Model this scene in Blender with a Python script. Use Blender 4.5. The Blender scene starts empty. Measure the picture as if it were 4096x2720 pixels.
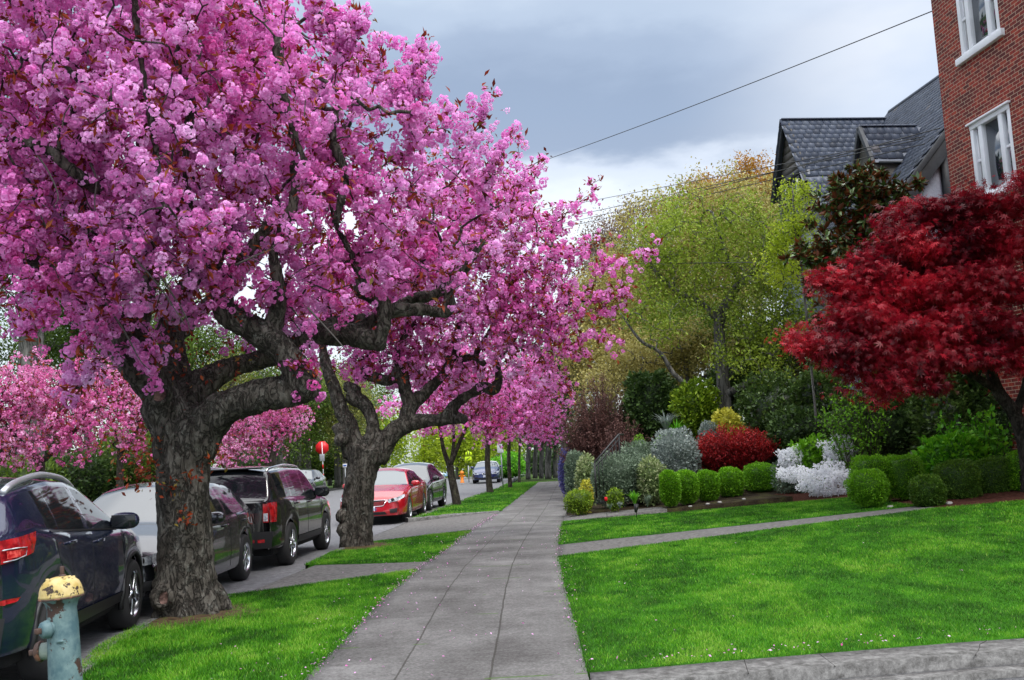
import bpy, math, random
import numpy as np
from mathutils import Matrix, Vector
from mathutils import noise as mnoise
R = np.random.default_rng(7); random.seed(7)
S = bpy.context.scene; C = S.collection
rad = math.radians
# ---------------------------------------------------------------- camera
FP, ROLL, HZ, EYE = 3900.0, .05, 1825.0, 1.6
PT = math.atan((HZ-1360)*math.cos(ROLL)/FP)
cr, sr = math.cos(ROLL), math.sin(ROLL); cp_, sp_ = math.cos(PT), math.sin(PT)
cam = bpy.data.cameras.new('camera'); co = bpy.data.objects.new('camera', cam); C.objects.link(co)
cam.sensor_width = 36; cam.lens = FP/4096*36; cam.clip_end = 3000; cam.clip_start = .05
m = Matrix(((cr, sr, 0, 0), (sr*sp_, -cr*sp_, -cp_, 0), (-sr*cp_, cr*cp_, -sp_, EYE), (0, 0, 0, 1)))
co.matrix_world = m; S.camera = co
# ---------------------------------------------------------------- world
SUN_EL, SUN_AZ = 50, 150          # azimuth measured from +Y towards +X
W = bpy.data.worlds.new('World'); S.world = W; W.use_nodes = True
nt = W.node_tree; N = nt.nodes; L = nt.links
bg = N['Background']
sky = N.new('ShaderNodeTexSky'); sky.sky_type = 'NISHITA'; sky.sun_disc = False
sky.sun_elevation = rad(SUN_EL); sky.sun_rotation = rad(SUN_AZ)
tc = N.new('ShaderNodeTexCoord')
def wmath(op, a, b=None, c=None):
    n = N.new('ShaderNodeMath'); n.operation = op
    for i, v in enumerate((a, b, c)):
        if v is None: continue
        if isinstance(v, (int, float)): n.inputs[i].default_value = v
        else: L.new(v, n.inputs[i])
    return n.outputs[0]
sep = N.new('ShaderNodeSeparateXYZ'); L.new(tc.outputs['Generated'], sep.inputs[0])
mp = N.new('ShaderNodeMapping'); mp.inputs['Scale'].default_value = (1, 1, 2.6); L.new(tc.outputs['Generated'], mp.inputs[0])
n1 = N.new('ShaderNodeTexNoise'); n1.inputs['Scale'].default_value = 2.2; n1.inputs['Detail'].default_value = 5; n1.inputs['Roughness'].default_value = .5; L.new(mp.outputs[0], n1.inputs[0])
n2 = N.new('ShaderNodeTexNoise'); n2.inputs['Scale'].default_value = 5.5; n2.inputs['Detail'].default_value = 6; n2.inputs['Roughness'].default_value = .55; L.new(mp.outputs[0], n2.inputs[0])
h = wmath('MULTIPLY_ADD', wmath('SUBTRACT', n1.outputs['Fac'], .5), .13, sep.outputs[2])
h = wmath('MULTIPLY_ADD', wmath('SUBTRACT', n2.outputs['Fac'], .5), .11, h)
azr = wmath('DIVIDE', sep.outputs[0], wmath('ABSOLUTE', wmath('MAXIMUM', wmath('ABSOLUTE', sep.outputs[1]), .05)))
h = wmath('MULTIPLY_ADD', azr, .04, h)
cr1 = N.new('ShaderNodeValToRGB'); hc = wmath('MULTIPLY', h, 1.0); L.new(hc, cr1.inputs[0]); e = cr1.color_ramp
def ramp(e, stops):
    while len(e.elements) > 1: e.elements.remove(e.elements[-1])
    e.elements[0].position = stops[0][0]; e.elements[0].color = (*stops[0][1], 1)
    for p, c in stops[1:]:
        x = e.elements.new(p); x.color = (*c, 1)
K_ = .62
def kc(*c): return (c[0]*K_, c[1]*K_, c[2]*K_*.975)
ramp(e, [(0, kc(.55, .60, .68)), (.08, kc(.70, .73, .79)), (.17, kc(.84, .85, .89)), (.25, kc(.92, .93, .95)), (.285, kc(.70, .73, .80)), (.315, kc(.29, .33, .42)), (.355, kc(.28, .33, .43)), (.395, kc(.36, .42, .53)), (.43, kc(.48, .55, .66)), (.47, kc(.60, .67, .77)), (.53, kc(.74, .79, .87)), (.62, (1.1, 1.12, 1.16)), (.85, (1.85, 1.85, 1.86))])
e.interpolation = 'EASE'
rt = N.new('ShaderNodeMapRange'); rt.interpolation_type = 'SMOOTHSTEP'; L.new(azr, rt.inputs[0]); rt.inputs[1].default_value = .16; rt.inputs[2].default_value = .46; rt.inputs[4].default_value = .9
mx = N.new('ShaderNodeMix'); mx.data_type = 'RGBA'; zf = N.new('ShaderNodeMapRange'); L.new(sep.outputs[2], zf.inputs[0]); zf.inputs[1].default_value = .44; zf.inputs[2].default_value = .6; zf.inputs[3].default_value = 1; zf.inputs[4].default_value = 0; L.new(wmath('MULTIPLY', rt.outputs[0], zf.outputs[0]), mx.inputs[0]); L.new(cr1.outputs[0], mx.inputs[6])
c2 = N.new('ShaderNodeValToRGB'); L.new(n1.outputs['Fac'], c2.inputs[0]); ramp(c2.color_ramp, [(.34, kc(.50, .59, .76)), (.46, kc(.64, .70, .82)), (.60, kc(.86, .87, .91))]); L.new(c2.outputs[0], mx.inputs[7])
mx2 = N.new('ShaderNodeMix'); mx2.data_type = 'RGBA'; mx2.inputs[0].default_value = .04
L.new(mx.outputs[2], mx2.inputs[6]); L.new(sky.outputs[0], mx2.inputs[7])
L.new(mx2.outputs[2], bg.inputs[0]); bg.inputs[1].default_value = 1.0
sl = bpy.data.lights.new('sun', 'SUN'); sl.energy = 1.2; sl.angle = rad(16); sl.color = (1, .96, .9)
so = bpy.data.objects.new('sun', sl); C.objects.link(so)
sd = Vector((math.sin(rad(SUN_AZ))*math.cos(rad(SUN_EL)), math.cos(rad(SUN_AZ))*math.cos(rad(SUN_EL)), math.sin(rad(SUN_EL))))
so.rotation_euler = sd.to_track_quat('Z', 'Y').to_euler(); so.location = (0, 0, 40)
S.view_settings.view_transform = 'Standard'; S.view_settings.look = 'None'; S.view_settings.exposure = .68; S.view_settings.gamma = 1
S.cycles.max_bounces = 6; S.cycles.diffuse_bounces = 3; S.cycles.transparent_max_bounces = 6; S.cycles.use_denoising = True
# ---------------------------------------------------------------- photo geometry
def ray(u, v):
    a = (u-2048)/FP; b = (1360-v)/FP
    a2 = a*cr+b*sr; b2 = -a*sr+b*cr
    return np.array([a2, cp_-b2*sp_, sp_+b2*cp_])
O3 = np.array([0, 0, EYE])
def at(u, v, D): d = ray(u, v); return O3+d*(D/d[1])
def gz(u, v, z=0.): d = ray(u, v); return O3+d*((z-EYE)/d[2])
def pl(u, v, n, c): d = ray(u, v); return O3+d*((c-n@O3)/(n@d))
def px2m(px, D): return px*D/FP
# ---------------------------------------------------------------- terrain
_y = lambda t: (lambda y: np.interp(y, t[0], t[1]))
XL = _y(([0, 6, 8.5, 11.4, 14, 16.8, 20.8, 26.9, 40.4, 55, 70], [-1.66, -1.62, -1.58, -1.57, -1.48, -1.27, -1.05, -.6, .2, 1.05, 2.0]))
XR = _y(([0, 6.7, 8.8, 12, 14.7, 17, 22, 29, 41, 53, 70], [.38, .40, .43, .47, .53, .62, .93, 1.4, 2.05, 2.7, 3.7]))
XK = _y(([0, 4, 7, 8, 9, 10.4, 12, 15.2, 19, 26.5, 31, 42, 47, 55, 62, 75, 190, 400], [-3.0, -3.2, -3.45, -3.6, -3.84, -3.93, -3.66, -3.38, -3.3, -2.85, -2.5, -1.6, -1.05, -.7, -.6, -.3, 2, 4]))
XF = lambda y: np.interp(y, [0, 12, 30, 50, 75, 190, 400], [-15.5, -15.2, -13.7, -12.2, -11.5, -9, -7])
BY = _y(([0, 64, 100, 188, 300, 700], [0, 0, -.45, -1.8, -3.5, -9]))
def sst(t): t = np.clip(t, 0, 1); return t*t*(3-2*t)
def zside(x, y):      # verge, pavement and gardens on the near side of the street
    xr = XR(y); d = np.maximum(x-xr, 0)
    z = .10+np.clip((y-7.5)*.009, 0, .062)*np.minimum(d, 12)
    z = z+1.25*sst((x-xr-.6)/5)*sst((y-22.3-.12*x)/6)*sst((62-y)/14)+.3*sst((x-8)/8)*sst((y-19)/10)
    return z+BY(y)
def zroad(x, y): return BY(y)-.0+0*x
def zfar(x, y): return BY(y)+.10+.16*sst((XF(y)-x)/3)
def zt(x, y):
    x = np.asarray(x, float); y = np.asarray(y, float)
    return np.where(x > XK(y), zside(x, y), np.where(x > XF(y), zroad(x, y), zfar(x, y)))
# ---------------------------------------------------------------- helpers
def link(o, parent=None):
    C.objects.link(o)
    if parent is not None: o.parent = parent
    return o
def tag(o, label=None, cat=None, group=None, kind=None):
    if label: o['label'] = label
    if cat: o['category'] = cat
    if group: o['group'] = group
    if kind: o['kind'] = kind
    return o
def empty(name, loc, rz=0, label=None, cat=None, group=None, parent=None):
    o = bpy.data.objects.new(name, None); o.location = [float(a) for a in loc]; o.rotation_euler = (0, 0, rz)
    o.empty_display_size = .2; link(o, parent); return tag(o, label, cat, group)
def mk(name, V, F, mat, parent=None, shade=None, smooth=False, mi=None):
    V = np.asarray(V, np.float32).reshape(-1, 3)
    if isinstance(F, np.ndarray): F = [F]
    F = [np.asarray(f, np.int32) for f in F if len(f)]
    me = bpy.data.meshes.new(name)
    me.vertices.add(len(V)); me.vertices.foreach_set('co', V.ravel())
    nl = sum(f.size for f in F); npol = sum(len(f) for f in F)
    me.loops.add(nl); me.polygons.add(npol)
    me.loops.foreach_set('vertex_index', np.concatenate([f.ravel() for f in F]))
    st = []; o = 0
    for f in F:
        st.append(o+np.arange(len(f))*f.shape[1]); o += f.size
    me.polygons.foreach_set('loop_start', np.concatenate(st).astype(np.int32))
    if smooth: me.polygons.foreach_set('use_smooth', np.ones(npol, bool))
    for mm in (mat if isinstance(mat, (list, tuple)) else [mat]): me.materials.append(mm)
    if mi is not None: me.polygons.foreach_set('material_index', np.asarray(mi, np.int32))
    if shade is not None:
        a = me.attributes.new('shade', 'FLOAT', 'POINT'); a.data.foreach_set('value', np.asarray(shade, np.float32).ravel())
    me.update(calc_edges=True)
    ob = bpy.data.objects.new(name, me); link(ob, parent); return ob
class MB:
    def __init__(s): s.V = []; s.F = []; s.n = 0; s.S = []
    def add(s, V, F, sh=None):
        V = np.asarray(V, float).reshape(-1, 3)
        for f in (F if isinstance(F, list) and len(F) and isinstance(F[0], np.ndarray) and F[0].ndim == 2 else [np.asarray(F)]):
            s.F.append(np.asarray(f)+s.n)
        s.V.append(V); s.n += len(V)
        s.S.append(np.full(len(V), .5) if sh is None else np.broadcast_to(np.asarray(sh, float), (len(V),)))
        return s
    def box(s, c, d, M=None, sh=None):
        c = np.asarray(c, float); d = np.asarray(d, float)/2
        v = np.array([[x, y, z] for x in (-1, 1) for y in (-1, 1) for z in (-1, 1)])*d
        if M is not None: v = v@np.asarray(M).T
        return s.add(v+c, np.array([[0, 1, 3, 2], [4, 6, 7, 5], [0, 4, 5, 1], [2, 3, 7, 6], [0, 2, 6, 4], [1, 5, 7, 3]]), sh)
    def bbox(s, c, d, b=.01, M=None, sh=None):      # bevelled box
        bm = bpy_bm(); r = bmesh.ops.create_cube(bm, size=1)
        for v in bm.verts: v.co = Vector((v.co.x*d[0], v.co.y*d[1], v.co.z*d[2]))
        bmesh.ops.bevel(bm, geom=list(bm.edges), offset=b, segments=2, profile=.5, affect='EDGES')
        V = np.array([v.co[:] for v in bm.verts]); bm.verts.index_update()
        q = [[v.index for v in f.verts] for f in bm.faces]; bm.free()
        if M is not None: V = V@np.asarray(M).T
        V = V+np.asarray(c)
        F = [np.array([f for f in q if len(f) == k]) for k in (3, 4) if any(len(f) == k for f in q)]
        return s.add(V, F, sh)
    def tube(s, P, r, n=8, cap=True, sh=None):
        V, F = tube(P, r, n, cap); return s.add(V, F, sh)
    def build(s, name, mat, parent=None, smooth=False, shade=True):
        q = [f for f in s.F if f.shape[1] == 4]; t = [f for f in s.F if f.shape[1] == 3]; o = [f for f in s.F if f.shape[1] > 4]
        F = ([np.concatenate(q)] if q else [])+([np.concatenate(t)] if t else [])+o
        return mk(name, np.concatenate(s.V), F, mat, parent, np.concatenate(s.S) if shade else None, smooth)
import bmesh
def bpy_bm(): return bmesh.new()
def frames(P):
    P = np.asarray(P, float); T = np.gradient(P, axis=0); T /= np.linalg.norm(T, axis=1)[:, None]+1e-9
    u = np.array([0, 0, 1.]) if abs(T[0][2]) < .9 else np.array([1., 0, 0]); U = []
    for t in T:
        u = u-t*(u@t); u /= np.linalg.norm(u)+1e-9; U.append(u)
    U = np.array(U); return T, U, np.cross(T, U)
def tube(P, r, n=8, cap=True):
    P = np.asarray(P, float); k = len(P); r = np.broadcast_to(np.asarray(r, float), (k,))
    T, U, W_ = frames(P); a = np.arange(n)*2*math.pi/n
    V = P[:, None]+r[:, None, None]*(U[:, None]*np.cos(a)[None, :, None]+W_[:, None]*np.sin(a)[None, :, None])
    V = V.reshape(-1, 3); i = np.arange(k-1)[:, None]*n; j = np.arange(n)[None]; j2 = (j+1) % n
    F = np.stack([i+j, i+j2, i+n+j2, i+n+j], -1).reshape(-1, 4)
    if not cap: return V, F
    V = np.concatenate([V, [P[0]], [P[-1]]]); j = np.arange(n)
    t1 = np.stack([np.full(n, k*n), (j+1) % n, j], 1); t2 = np.stack([np.full(n, k*n+1), (k-1)*n+j, (k-1)*n+(j+1) % n], 1)
    return V, [F, np.concatenate([t1, t2])]
def lathe(prof, n=32, M=None, c=(0, 0, 0)):   # prof [(r,z)] about Z
    a = np.arange(n)*2*math.pi/n; p = np.asarray(prof, float)
    V = np.stack([p[:, 0, None]*np.cos(a), p[:, 0, None]*np.sin(a), np.repeat(p[:, 1, None], n, 1)], -1).reshape(-1, 3)
    k = len(p); i = np.arange(k-1)[:, None]*n; j = np.arange(n)[None]; j2 = (j+1) % n
    F = np.stack([i+j, i+j2, i+n+j2, i+n+j], -1).reshape(-1, 4)
    if M is not None: V = V@np.asarray(M).T
    return V+np.asarray(c), F
def rotz(a): c, s = math.cos(a), math.sin(a); return np.array([[c, -s, 0], [s, c, 0], [0, 0, 1.]])
def roty(a): c, s = math.cos(a), math.sin(a); return np.array([[c, 0, s], [0, 1, 0], [-s, 0, c]])
def rotx(a): c, s = math.cos(a), math.sin(a); return np.array([[1, 0, 0], [0, c, -s], [0, s, c]])
def hsh(i, j, k):
    n = (i*374761393+j*668265263+k*2147483647*3+k*1274126177) & 0xffffffff
    n = ((n ^ (n >> 13))*1274126177) & 0xffffffff
    return ((n ^ (n >> 16)) & 0xffff)/65535.
def vnoise(P):          # smooth value noise, 0..1
    P = np.asarray(P, float); I = np.floor(P).astype(np.int64); f = P-I; f = f*f*(3-2*f); o = 0
    for a in (0, 1):
        for b in (0, 1):
            for c in (0, 1):
                w = (f[:, 0] if a else 1-f[:, 0])*(f[:, 1] if b else 1-f[:, 1])*(f[:, 2] if c else 1-f[:, 2])
                o = o+w*hsh(I[:, 0]+a+9000, I[:, 1]+b+9000, I[:, 2]+c+9000)
    return o
def smooth_path(P, n=6):          # Catmull-Rom; extra columns are carried along
    P = np.asarray(P, float); Q = np.concatenate([[2*P[0]-P[1]], P, [2*P[-1]-P[-2]]]); o = []
    for i in range(1, len(Q)-2):
        for t in np.arange(n)/n:
            a, b, c, d = Q[i-1:i+3]
            o.append(.5*((2*b)+(c-a)*t+(2*a-5*b+4*c-d)*t*t+(3*b-a-3*c+d)*t**3))
    o.append(P[-1]); return np.array(o)
def rand_rot(n):
    q = R.normal(size=(n, 4)); q /= np.linalg.norm(q, axis=1)[:, None]; w, x, y, z = q.T
    return np.stack([1-2*(y*y+z*z), 2*(x*y-w*z), 2*(x*z+w*y), 2*(x*y+w*z), 1-2*(x*x+z*z), 2*(y*z-w*x), 2*(x*z-w*y), 2*(y*z+w*x), 1-2*(x*x+y*y)], -1).reshape(-1, 3, 3)
def look_rot(D, roll=None):      # z axis -> D
    D = D/(np.linalg.norm(D, axis=1)[:, None]+1e-9); A = R.normal(size=D.shape)
    X = np.cross(A, D); X /= np.linalg.norm(X, axis=1)[:, None]+1e-9; Y = np.cross(D, X)
    return np.stack([X, Y, D], -1)
def scatter(tv, tf, P, Rm, s, tsh, sh):
    """instances of a template; returns V, F, shade"""
    n = len(P); k = len(tv); s = np.broadcast_to(s, (n,))
    V = np.einsum('nij,kj->nki', Rm, tv)*s[:, None, None]+P[:, None]
    F = [(np.arange(n)[:, None, None]*k+f[None]).reshape(-1, f.shape[1]) for f in tf]
    Sh = np.clip(tsh[None]+np.asarray(sh)[:, None], 0, 1)
    return V.reshape(-1, 3), F, Sh.ravel()
# ---------------------------------------------------------------- materials
MT = {}
def base(name):
    if name in MT: return MT[name], None, None, None
    mt = bpy.data.materials.new(name); mt.use_nodes = True; MT[name] = mt
    nd = mt.node_tree.nodes; return mt, nd, mt.node_tree.links, nd['Principled BSDF']
def pm(name, col, rough=.6, metal=0, spec=.5, coat=0, stops=None, scale=5, detail=5, nrough=.6, stretch=(1, 1, 1), bump=0, bscale=None, bdist=.01, ior=None, nr=None):
    mt, nd, lk, b = base(name)
    if nd is None: return mt
    b.inputs['Base Color'].default_value = (*col, 1); b.inputs['Roughness'].default_value = rough; b.inputs['Metallic'].default_value = metal
    b.inputs['Specular IOR Level'].default_value = spec; b.inputs['Coat Weight'].default_value = coat; b.inputs['Coat Roughness'].default_value = .03
    if ior: b.inputs['IOR'].default_value = ior
    if stops or bump:
        t = nd.new('ShaderNodeTexCoord'); mp = nd.new('ShaderNodeMapping'); mp.inputs['Scale'].default_value = stretch; lk.new(t.outputs['Object'], mp.inputs[0])
    if stops:
        n = nd.new('ShaderNodeTexNoise'); n.inputs['Scale'].default_value = scale; n.inputs['Detail'].default_value = detail; n.inputs['Roughness'].default_value = nrough
        lk.new(mp.outputs[0], n.inputs[0]); r = nd.new('ShaderNodeValToRGB'); ramp(r.color_ramp, stops); lk.new(n.outputs['Fac'], r.inputs[0]); lk.new(r.outputs[0], b.inputs['Base Color'])
    if bump:
        n = nd.new('ShaderNodeTexNoise'); n.inputs['Scale'].default_value = bscale or scale*3; n.inputs['Detail'].default_value = 6; lk.new(mp.outputs[0], n.inputs[0])
        bp = nd.new('ShaderNodeBump'); bp.inputs['Strength'].default_value = bump; bp.inputs['Distance'].default_value = bdist; lk.new(n.outputs['Fac'], bp.inputs['Height']); lk.new(bp.outputs[0], b.inputs['Normal'])
    return mt
def am(name, stops, rough=.6, spec=.3, trans=0., sub=None):       # colour from the 'shade' attribute of each leaf or petal
    mt, nd, lk, b = base(name)
    if nd is None: return mt
    a = nd.new('ShaderNodeAttribute'); a.attribute_name = 'shade'
    r = nd.new('ShaderNodeValToRGB'); ramp(r.color_ramp, stops); lk.new(a.outputs['Fac'], r.inputs[0]); lk.new(r.outputs[0], b.inputs['Base Color'])
    b.inputs['Roughness'].default_value = rough; b.inputs['Specular IOR Level'].default_value = spec
    if trans:
        t = nd.new('ShaderNodeBsdfTranslucent'); lk.new(r.outputs[0], t.inputs[0]); mx = nd.new('ShaderNodeMixShader'); mx.inputs[0].default_value = trans
        lk.new(b.outputs[0], mx.inputs[1]); lk.new(t.outputs[0], mx.inputs[2]); lk.new(mx.outputs[0], nd['Material Output'].inputs[0])
    return mt
def copy_tree(o, parent=None):
    c = o.copy(); C.objects.link(c); c.parent = parent
    for ch in list(o.children): copy_tree(ch, c)
    return c
def text(txt, size, mat, M, parent, name='lettering', ext=.001, align='CENTER'):
    cu = bpy.data.curves.new('t', 'FONT'); cu.body = txt; cu.size = size; cu.extrude = ext; cu.align_x = align; cu.align_y = 'CENTER'; cu.resolution_u = 3
    o = bpy.data.objects.new('t', cu); C.objects.link(o); dg = bpy.context.evaluated_depsgraph_get()
    me = bpy.data.meshes.new_from_object(o.evaluated_get(dg)); bpy.data.objects.remove(o)
    me.materials.clear(); me.materials.append(mat); me.transform(Matrix(M)); ob = bpy.data.objects.new(name, me); link(ob, parent); return ob
def hit(u, v, off=0.):
    d = ray(u, v); t = np.linspace(3, 260, 6000); P = O3+d*t[:, None]
    g = P[:, 2]-zt(P[:, 0], P[:, 1])-off; i = int(np.argmax(g < 0)); return P[i] if g[i] < 0 else P[-1]
# ---------------------------------------------------------------- ground materials
def sidewalk_mat():
    mt, nd, lk, b = base('pavement_concrete')
    t = nd.new('ShaderNodeTexCoord')
    def noise(sc, det=6, ro=.6):
        n = nd.new('ShaderNodeTexNoise'); n.inputs['Scale'].default_value = sc; n.inputs['Detail'].default_value = det; n.inputs['Roughness'].default_value = ro; lk.new(t.outputs['Object'], n.inputs[0]); return n.outputs['Fac']
    def mth(op, a, b_=None, c=None, clamp=False):
        n = nd.new('ShaderNodeMath'); n.operation = op; n.use_clamp = clamp
        for i, v in enumerate((a, b_, c)):
            if v is None: continue
            if isinstance(v, (int, float)): n.inputs[i].default_value = v
            else: lk.new(v, n.inputs[i])
        return n.outputs[0]
    def at_(nm): a = nd.new('ShaderNodeAttribute'); a.attribute_name = nm; return a.outputs['Fac']
    r = nd.new('ShaderNodeValToRGB'); ramp(r.color_ramp, [(.36, (.056, .053, .051)), (.5, (.122, .119, .116)), (.64, (.215, .212, .208))])
    f = mth('ADD', mth('MULTIPLY', noise(1.1, 8), .42), mth('ADD', mth('MULTIPLY', noise(38, 2, .8), .38), mth('MULTIPLY', noise(9, 4, .7), .20))); lk.new(f, r.inputs[0])
    su, sv = at_('su'), at_('sv')
    wn = nd.new('ShaderNodeTexWhiteNoise'); wn.noise_dimensions = '2D'; cv = nd.new('ShaderNodeCombineXYZ'); lk.new(mth('FLOOR', mth('MULTIPLY', su, 3)), cv.inputs[0]); lk.new(mth('FLOOR', mth('DIVIDE', sv, .69)), cv.inputs[1]); lk.new(cv.outputs[0], wn.inputs['Vector'])
    lk.new(mth('ADD', f, mth('MULTIPLY', mth('SUBTRACT', wn.outputs['Value'], .5), .055)), r.inputs[0])
    wob = mth('MULTIPLY', mth('SUBTRACT', noise(3), .5), .012); su = mth('ADD', su, wob)
    l1 = mth('MULTIPLY', mth('LESS_THAN', mth('ABSOLUTE', mth('SUBTRACT', su, .333)), .0038), .7); l2 = mth('MULTIPLY', mth('LESS_THAN', mth('ABSOLUTE', mth('SUBTRACT', su, .667)), .0042), .75)
    fr = mth('FRACT', mth('DIVIDE', mth('ADD', sv, wob), .69)); l3 = mth('MULTIPLY', mth('LESS_THAN', fr, .013), mth('MULTIPLY', mth('GREATER_THAN', noise(.5), .52), .5))
    ln = mth('MAXIMUM', mth('MAXIMUM', l1, l2), l3)
    mx = nd.new('ShaderNodeMix'); mx.data_type = 'RGBA'; lk.new(ln, mx.inputs[0]); lk.new(r.outputs[0], mx.inputs[6]); mx.inputs[7].default_value = (.035, .032, .026, 1)
    fm = mth('FRACT', mth('DIVIDE', mth('ADD', sv, wob), 1.38)); ms = mth('MULTIPLY', mth('LESS_THAN', fm, .022), mth('GREATER_THAN', noise(2.3), .56))
    m2 = nd.new('ShaderNodeMix'); m2.data_type = 'RGBA'; lk.new(mth('MULTIPLY', ms, .8), m2.inputs[0]); lk.new(mx.outputs[2], m2.inputs[6]); m2.inputs[7].default_value = (.06, .13, .015, 1)
    lk.new(m2.outputs[2], b.inputs['Base Color']); b.inputs['Roughness'].default_value = .85; b.inputs['Specular IOR Level'].default_value = .25
    bp = nd.new('ShaderNodeBump'); bp.inputs['Strength'].default_value = .5; bp.inputs['Distance'].default_value = .006
    lk.new(mth('SUBTRACT', noise(60, 4, .7), mth('MULTIPLY', ln, 2.)), bp.inputs['Height']); lk.new(bp.outputs[0], b.inputs['Normal']); return mt
M_side = sidewalk_mat()
M_conc = pm('path_concrete', (.2, .2, .2), .85, spec=.25, stops=[(.38, (.06, .057, .054)), (.5, (.125, .12, .115)), (.62, (.20, .195, .188))], scale=14, detail=12, nrough=.8, bump=.5, bscale=60, bdist=.006)
M_kerb = pm('kerb_concrete', (.3, .3, .3), .85, spec=.25, stops=[(.38, (.06, .058, .055)), (.5, (.135, .132, .128)), (.62, (.23, .227, .22))], scale=12, detail=12, nrough=.8, bump=.7, bscale=40, bdist=.01)
M_asph = pm('asphalt', (.1, .1, .1), .8, spec=.4, stops=[(.36, (.07, .07, .075)), (.5, (.15, .152, .16)), (.64, (.25, .252, .265))], scale=9, detail=14, nrough=.85, bump=.6, bscale=70, bdist=.008)
M_turf = pm('turf', (.03, .2, .01), .9, spec=.1, stops=[(.35, (.018, .06, .006)), (.5, (.028, .11, .007)), (.65, (.045, .17, .01))], scale=2.2, detail=6, nrough=.6, stretch=(1, .6, 1), bump=.8, bscale=60, bdist=.02)
M_soil = pm('soil', (.04, .03, .02), .95, spec=.1, stops=[(.35, (.015, .011, .008)), (.5, (.035, .026, .016)), (.65, (.05, .05, .018))], scale=3, detail=10, bump=1, bscale=25, bdist=.04)
M_mulch = pm('mulch', (.08, .03, .02), .95, spec=.1, stops=[(.35, (.03, .012, .009)), (.5, (.085, .032, .022)), (.65, (.15, .065, .045))], scale=22, detail=10, nrough=.75, bump=1, bscale=50, bdist=.03)
M_far = pm('rough_grass', (.05, .08, .02), .95, spec=.1, stops=[(.35, (.03, .03, .014)), (.5, (.045, .075, .016)), (.65, (.06, .14, .018))], scale=.4, detail=8, bump=1, bscale=6, bdist=.1)
M_grass = am('grass_blade', [(0, (.02, .075, .006)), (.3, (.045, .19, .008)), (.6, (.095, .33, .012)), (.85, (.20, .47, .022)), (1, (.42, .45, .14))], rough=.55, spec=.25, trans=.3)
M_earth = pm('bare_brown_earth', (.1, .06, .04), .95, spec=.1, stops=[(.38, (.045, .028, .018)), (.5, (.11, .07, .045)), (.62, (.09, .11, .03))], scale=9, detail=10, nrough=.7, bump=1, bscale=40, bdist=.02)
# ---------------------------------------------------------------- ground sheets
def sgrid(a, b, y0, y1, nx, ny, zf=zt, off=0.):
    s = np.linspace(0, 1, nx); t = np.linspace(0, 1, ny); Sg, Tg = np.meshgrid(s, t)
    y = (y0[0]+(y0[1]-y0[0])*Sg)*(1-Tg)+(y1[0]+(y1[1]-y1[0])*Sg)*Tg
    xa = a(y) if callable(a) else a+0*y; xb = b(y) if callable(b) else b+0*y
    x = xa+(xb-xa)*Sg; return Sg, Tg, x, y, zf(x, y)+off
def sheet(name, a, b, y0, y1, nx, ny, mat, off=0., zf=zt, kind='structure', skirt=.2, wob=0):
    Sg, Tg, x, y, z = sgrid(a, b, y0, y1, nx, ny, zf, off)
    if wob: z = z+wob*(vnoise(np.stack([x.ravel()*1.3, y.ravel()*1.3, x.ravel()*0], 1)).reshape(x.shape)-.5)
    V = np.stack([x, y, z], -1).reshape(-1, 3); i = np.arange(ny-1)[:, None]*nx; j = np.arange(nx-1)[None]
    F = [np.stack([i+j, i+j+1, i+nx+j+1, i+nx+j], -1).reshape(-1, 4)]
    su = Sg.ravel(); sv = y.ravel()
    if skirt:
        loop = np.concatenate([np.arange(nx), np.arange(1, ny)*nx+nx-1, (ny-1)*nx+np.arange(nx-2, -1, -1), np.arange(ny-2, 0, -1)*nx]); n0 = len(V); k = len(loop)
        V = np.concatenate([V, V[loop]-[0, 0, skirt]]); q = np.arange(k); q2 = (q+1) % k; F.append(np.stack([loop[q2], loop[q], n0+q, n0+q2], 1))
        su = np.concatenate([su, su[loop]]); sv = np.concatenate([sv, sv[loop]])
    o = mk(name, V, F, mat, smooth=False)
    for nm, vals in (('su', su), ('sv', sv)):
        at_ = o.data.attributes.new(nm, 'FLOAT', 'POINT'); at_.data.foreach_set('value', vals.astype(np.float32))
    tag(o, kind=kind); return o
gx = np.concatenate([np.linspace(-500, -40, 24), np.linspace(-38, 40, 118), np.linspace(45, 500, 24)])
gy = np.concatenate([np.linspace(-30, 80, 130), np.linspace(84, 320, 60), np.linspace(340, 900, 20)])
X, Y = np.meshgrid(gx, gy); Zg = np.where((X > XK(Y)), zside(X, Y), BY(Y))-.18+np.where(X < XF(Y)-1, .2, 0)
nx, ny = len(gx), len(gy); i = np.arange(ny-1)[:, None]*nx; j = np.arange(nx-1)[None]
tag(mk('ground', np.stack([X, Y, Zg], -1).reshape(-1, 3), np.stack([i+j, i+j+1, i+nx+j+1, i+nx+j], -1).reshape(-1, 4), M_far, smooth=True), kind='structure')
sheet('road', lambda y: XF(y)-.05, lambda y: XK(y)+.02, (-10, -10), (320, 320), 26, 400, M_asph, zf=zroad, off=-.0)
sheet('side_road', -70, lambda y: XF(y)+.3, (39, 39), (47.5, 47.5), 20, 8, M_asph, zf=zroad, off=.006)
sheet('pavement', XL, XR, (3.5, 3.5), (55, 55), 14, 260, M_side, off=.0, wob=.012)
sheet('verge', XK, XL, (3, 3), (12.1, 13.9), 24, 60, M_turf, off=-.005)
sheet('garden_path', XK, lambda y: XL(y)+.0, (12.1, 13.9), (15.3, 15.0), 12, 12, M_conc, off=-.012, wob=.01)
sheet('verge', XK, XL, (15.3, 15.0), (18.8, 20.8), 20, 30, M_turf, off=.0)
sheet('driveway', lambda y: XK(y)-.1, XL, (18.8, 20.8), (25.8, 27.2), 16, 24, M_conc, zf=lambda x, y: .10-.075*sst((XL(y)-x)/2.2-.1), wob=.01)
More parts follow.
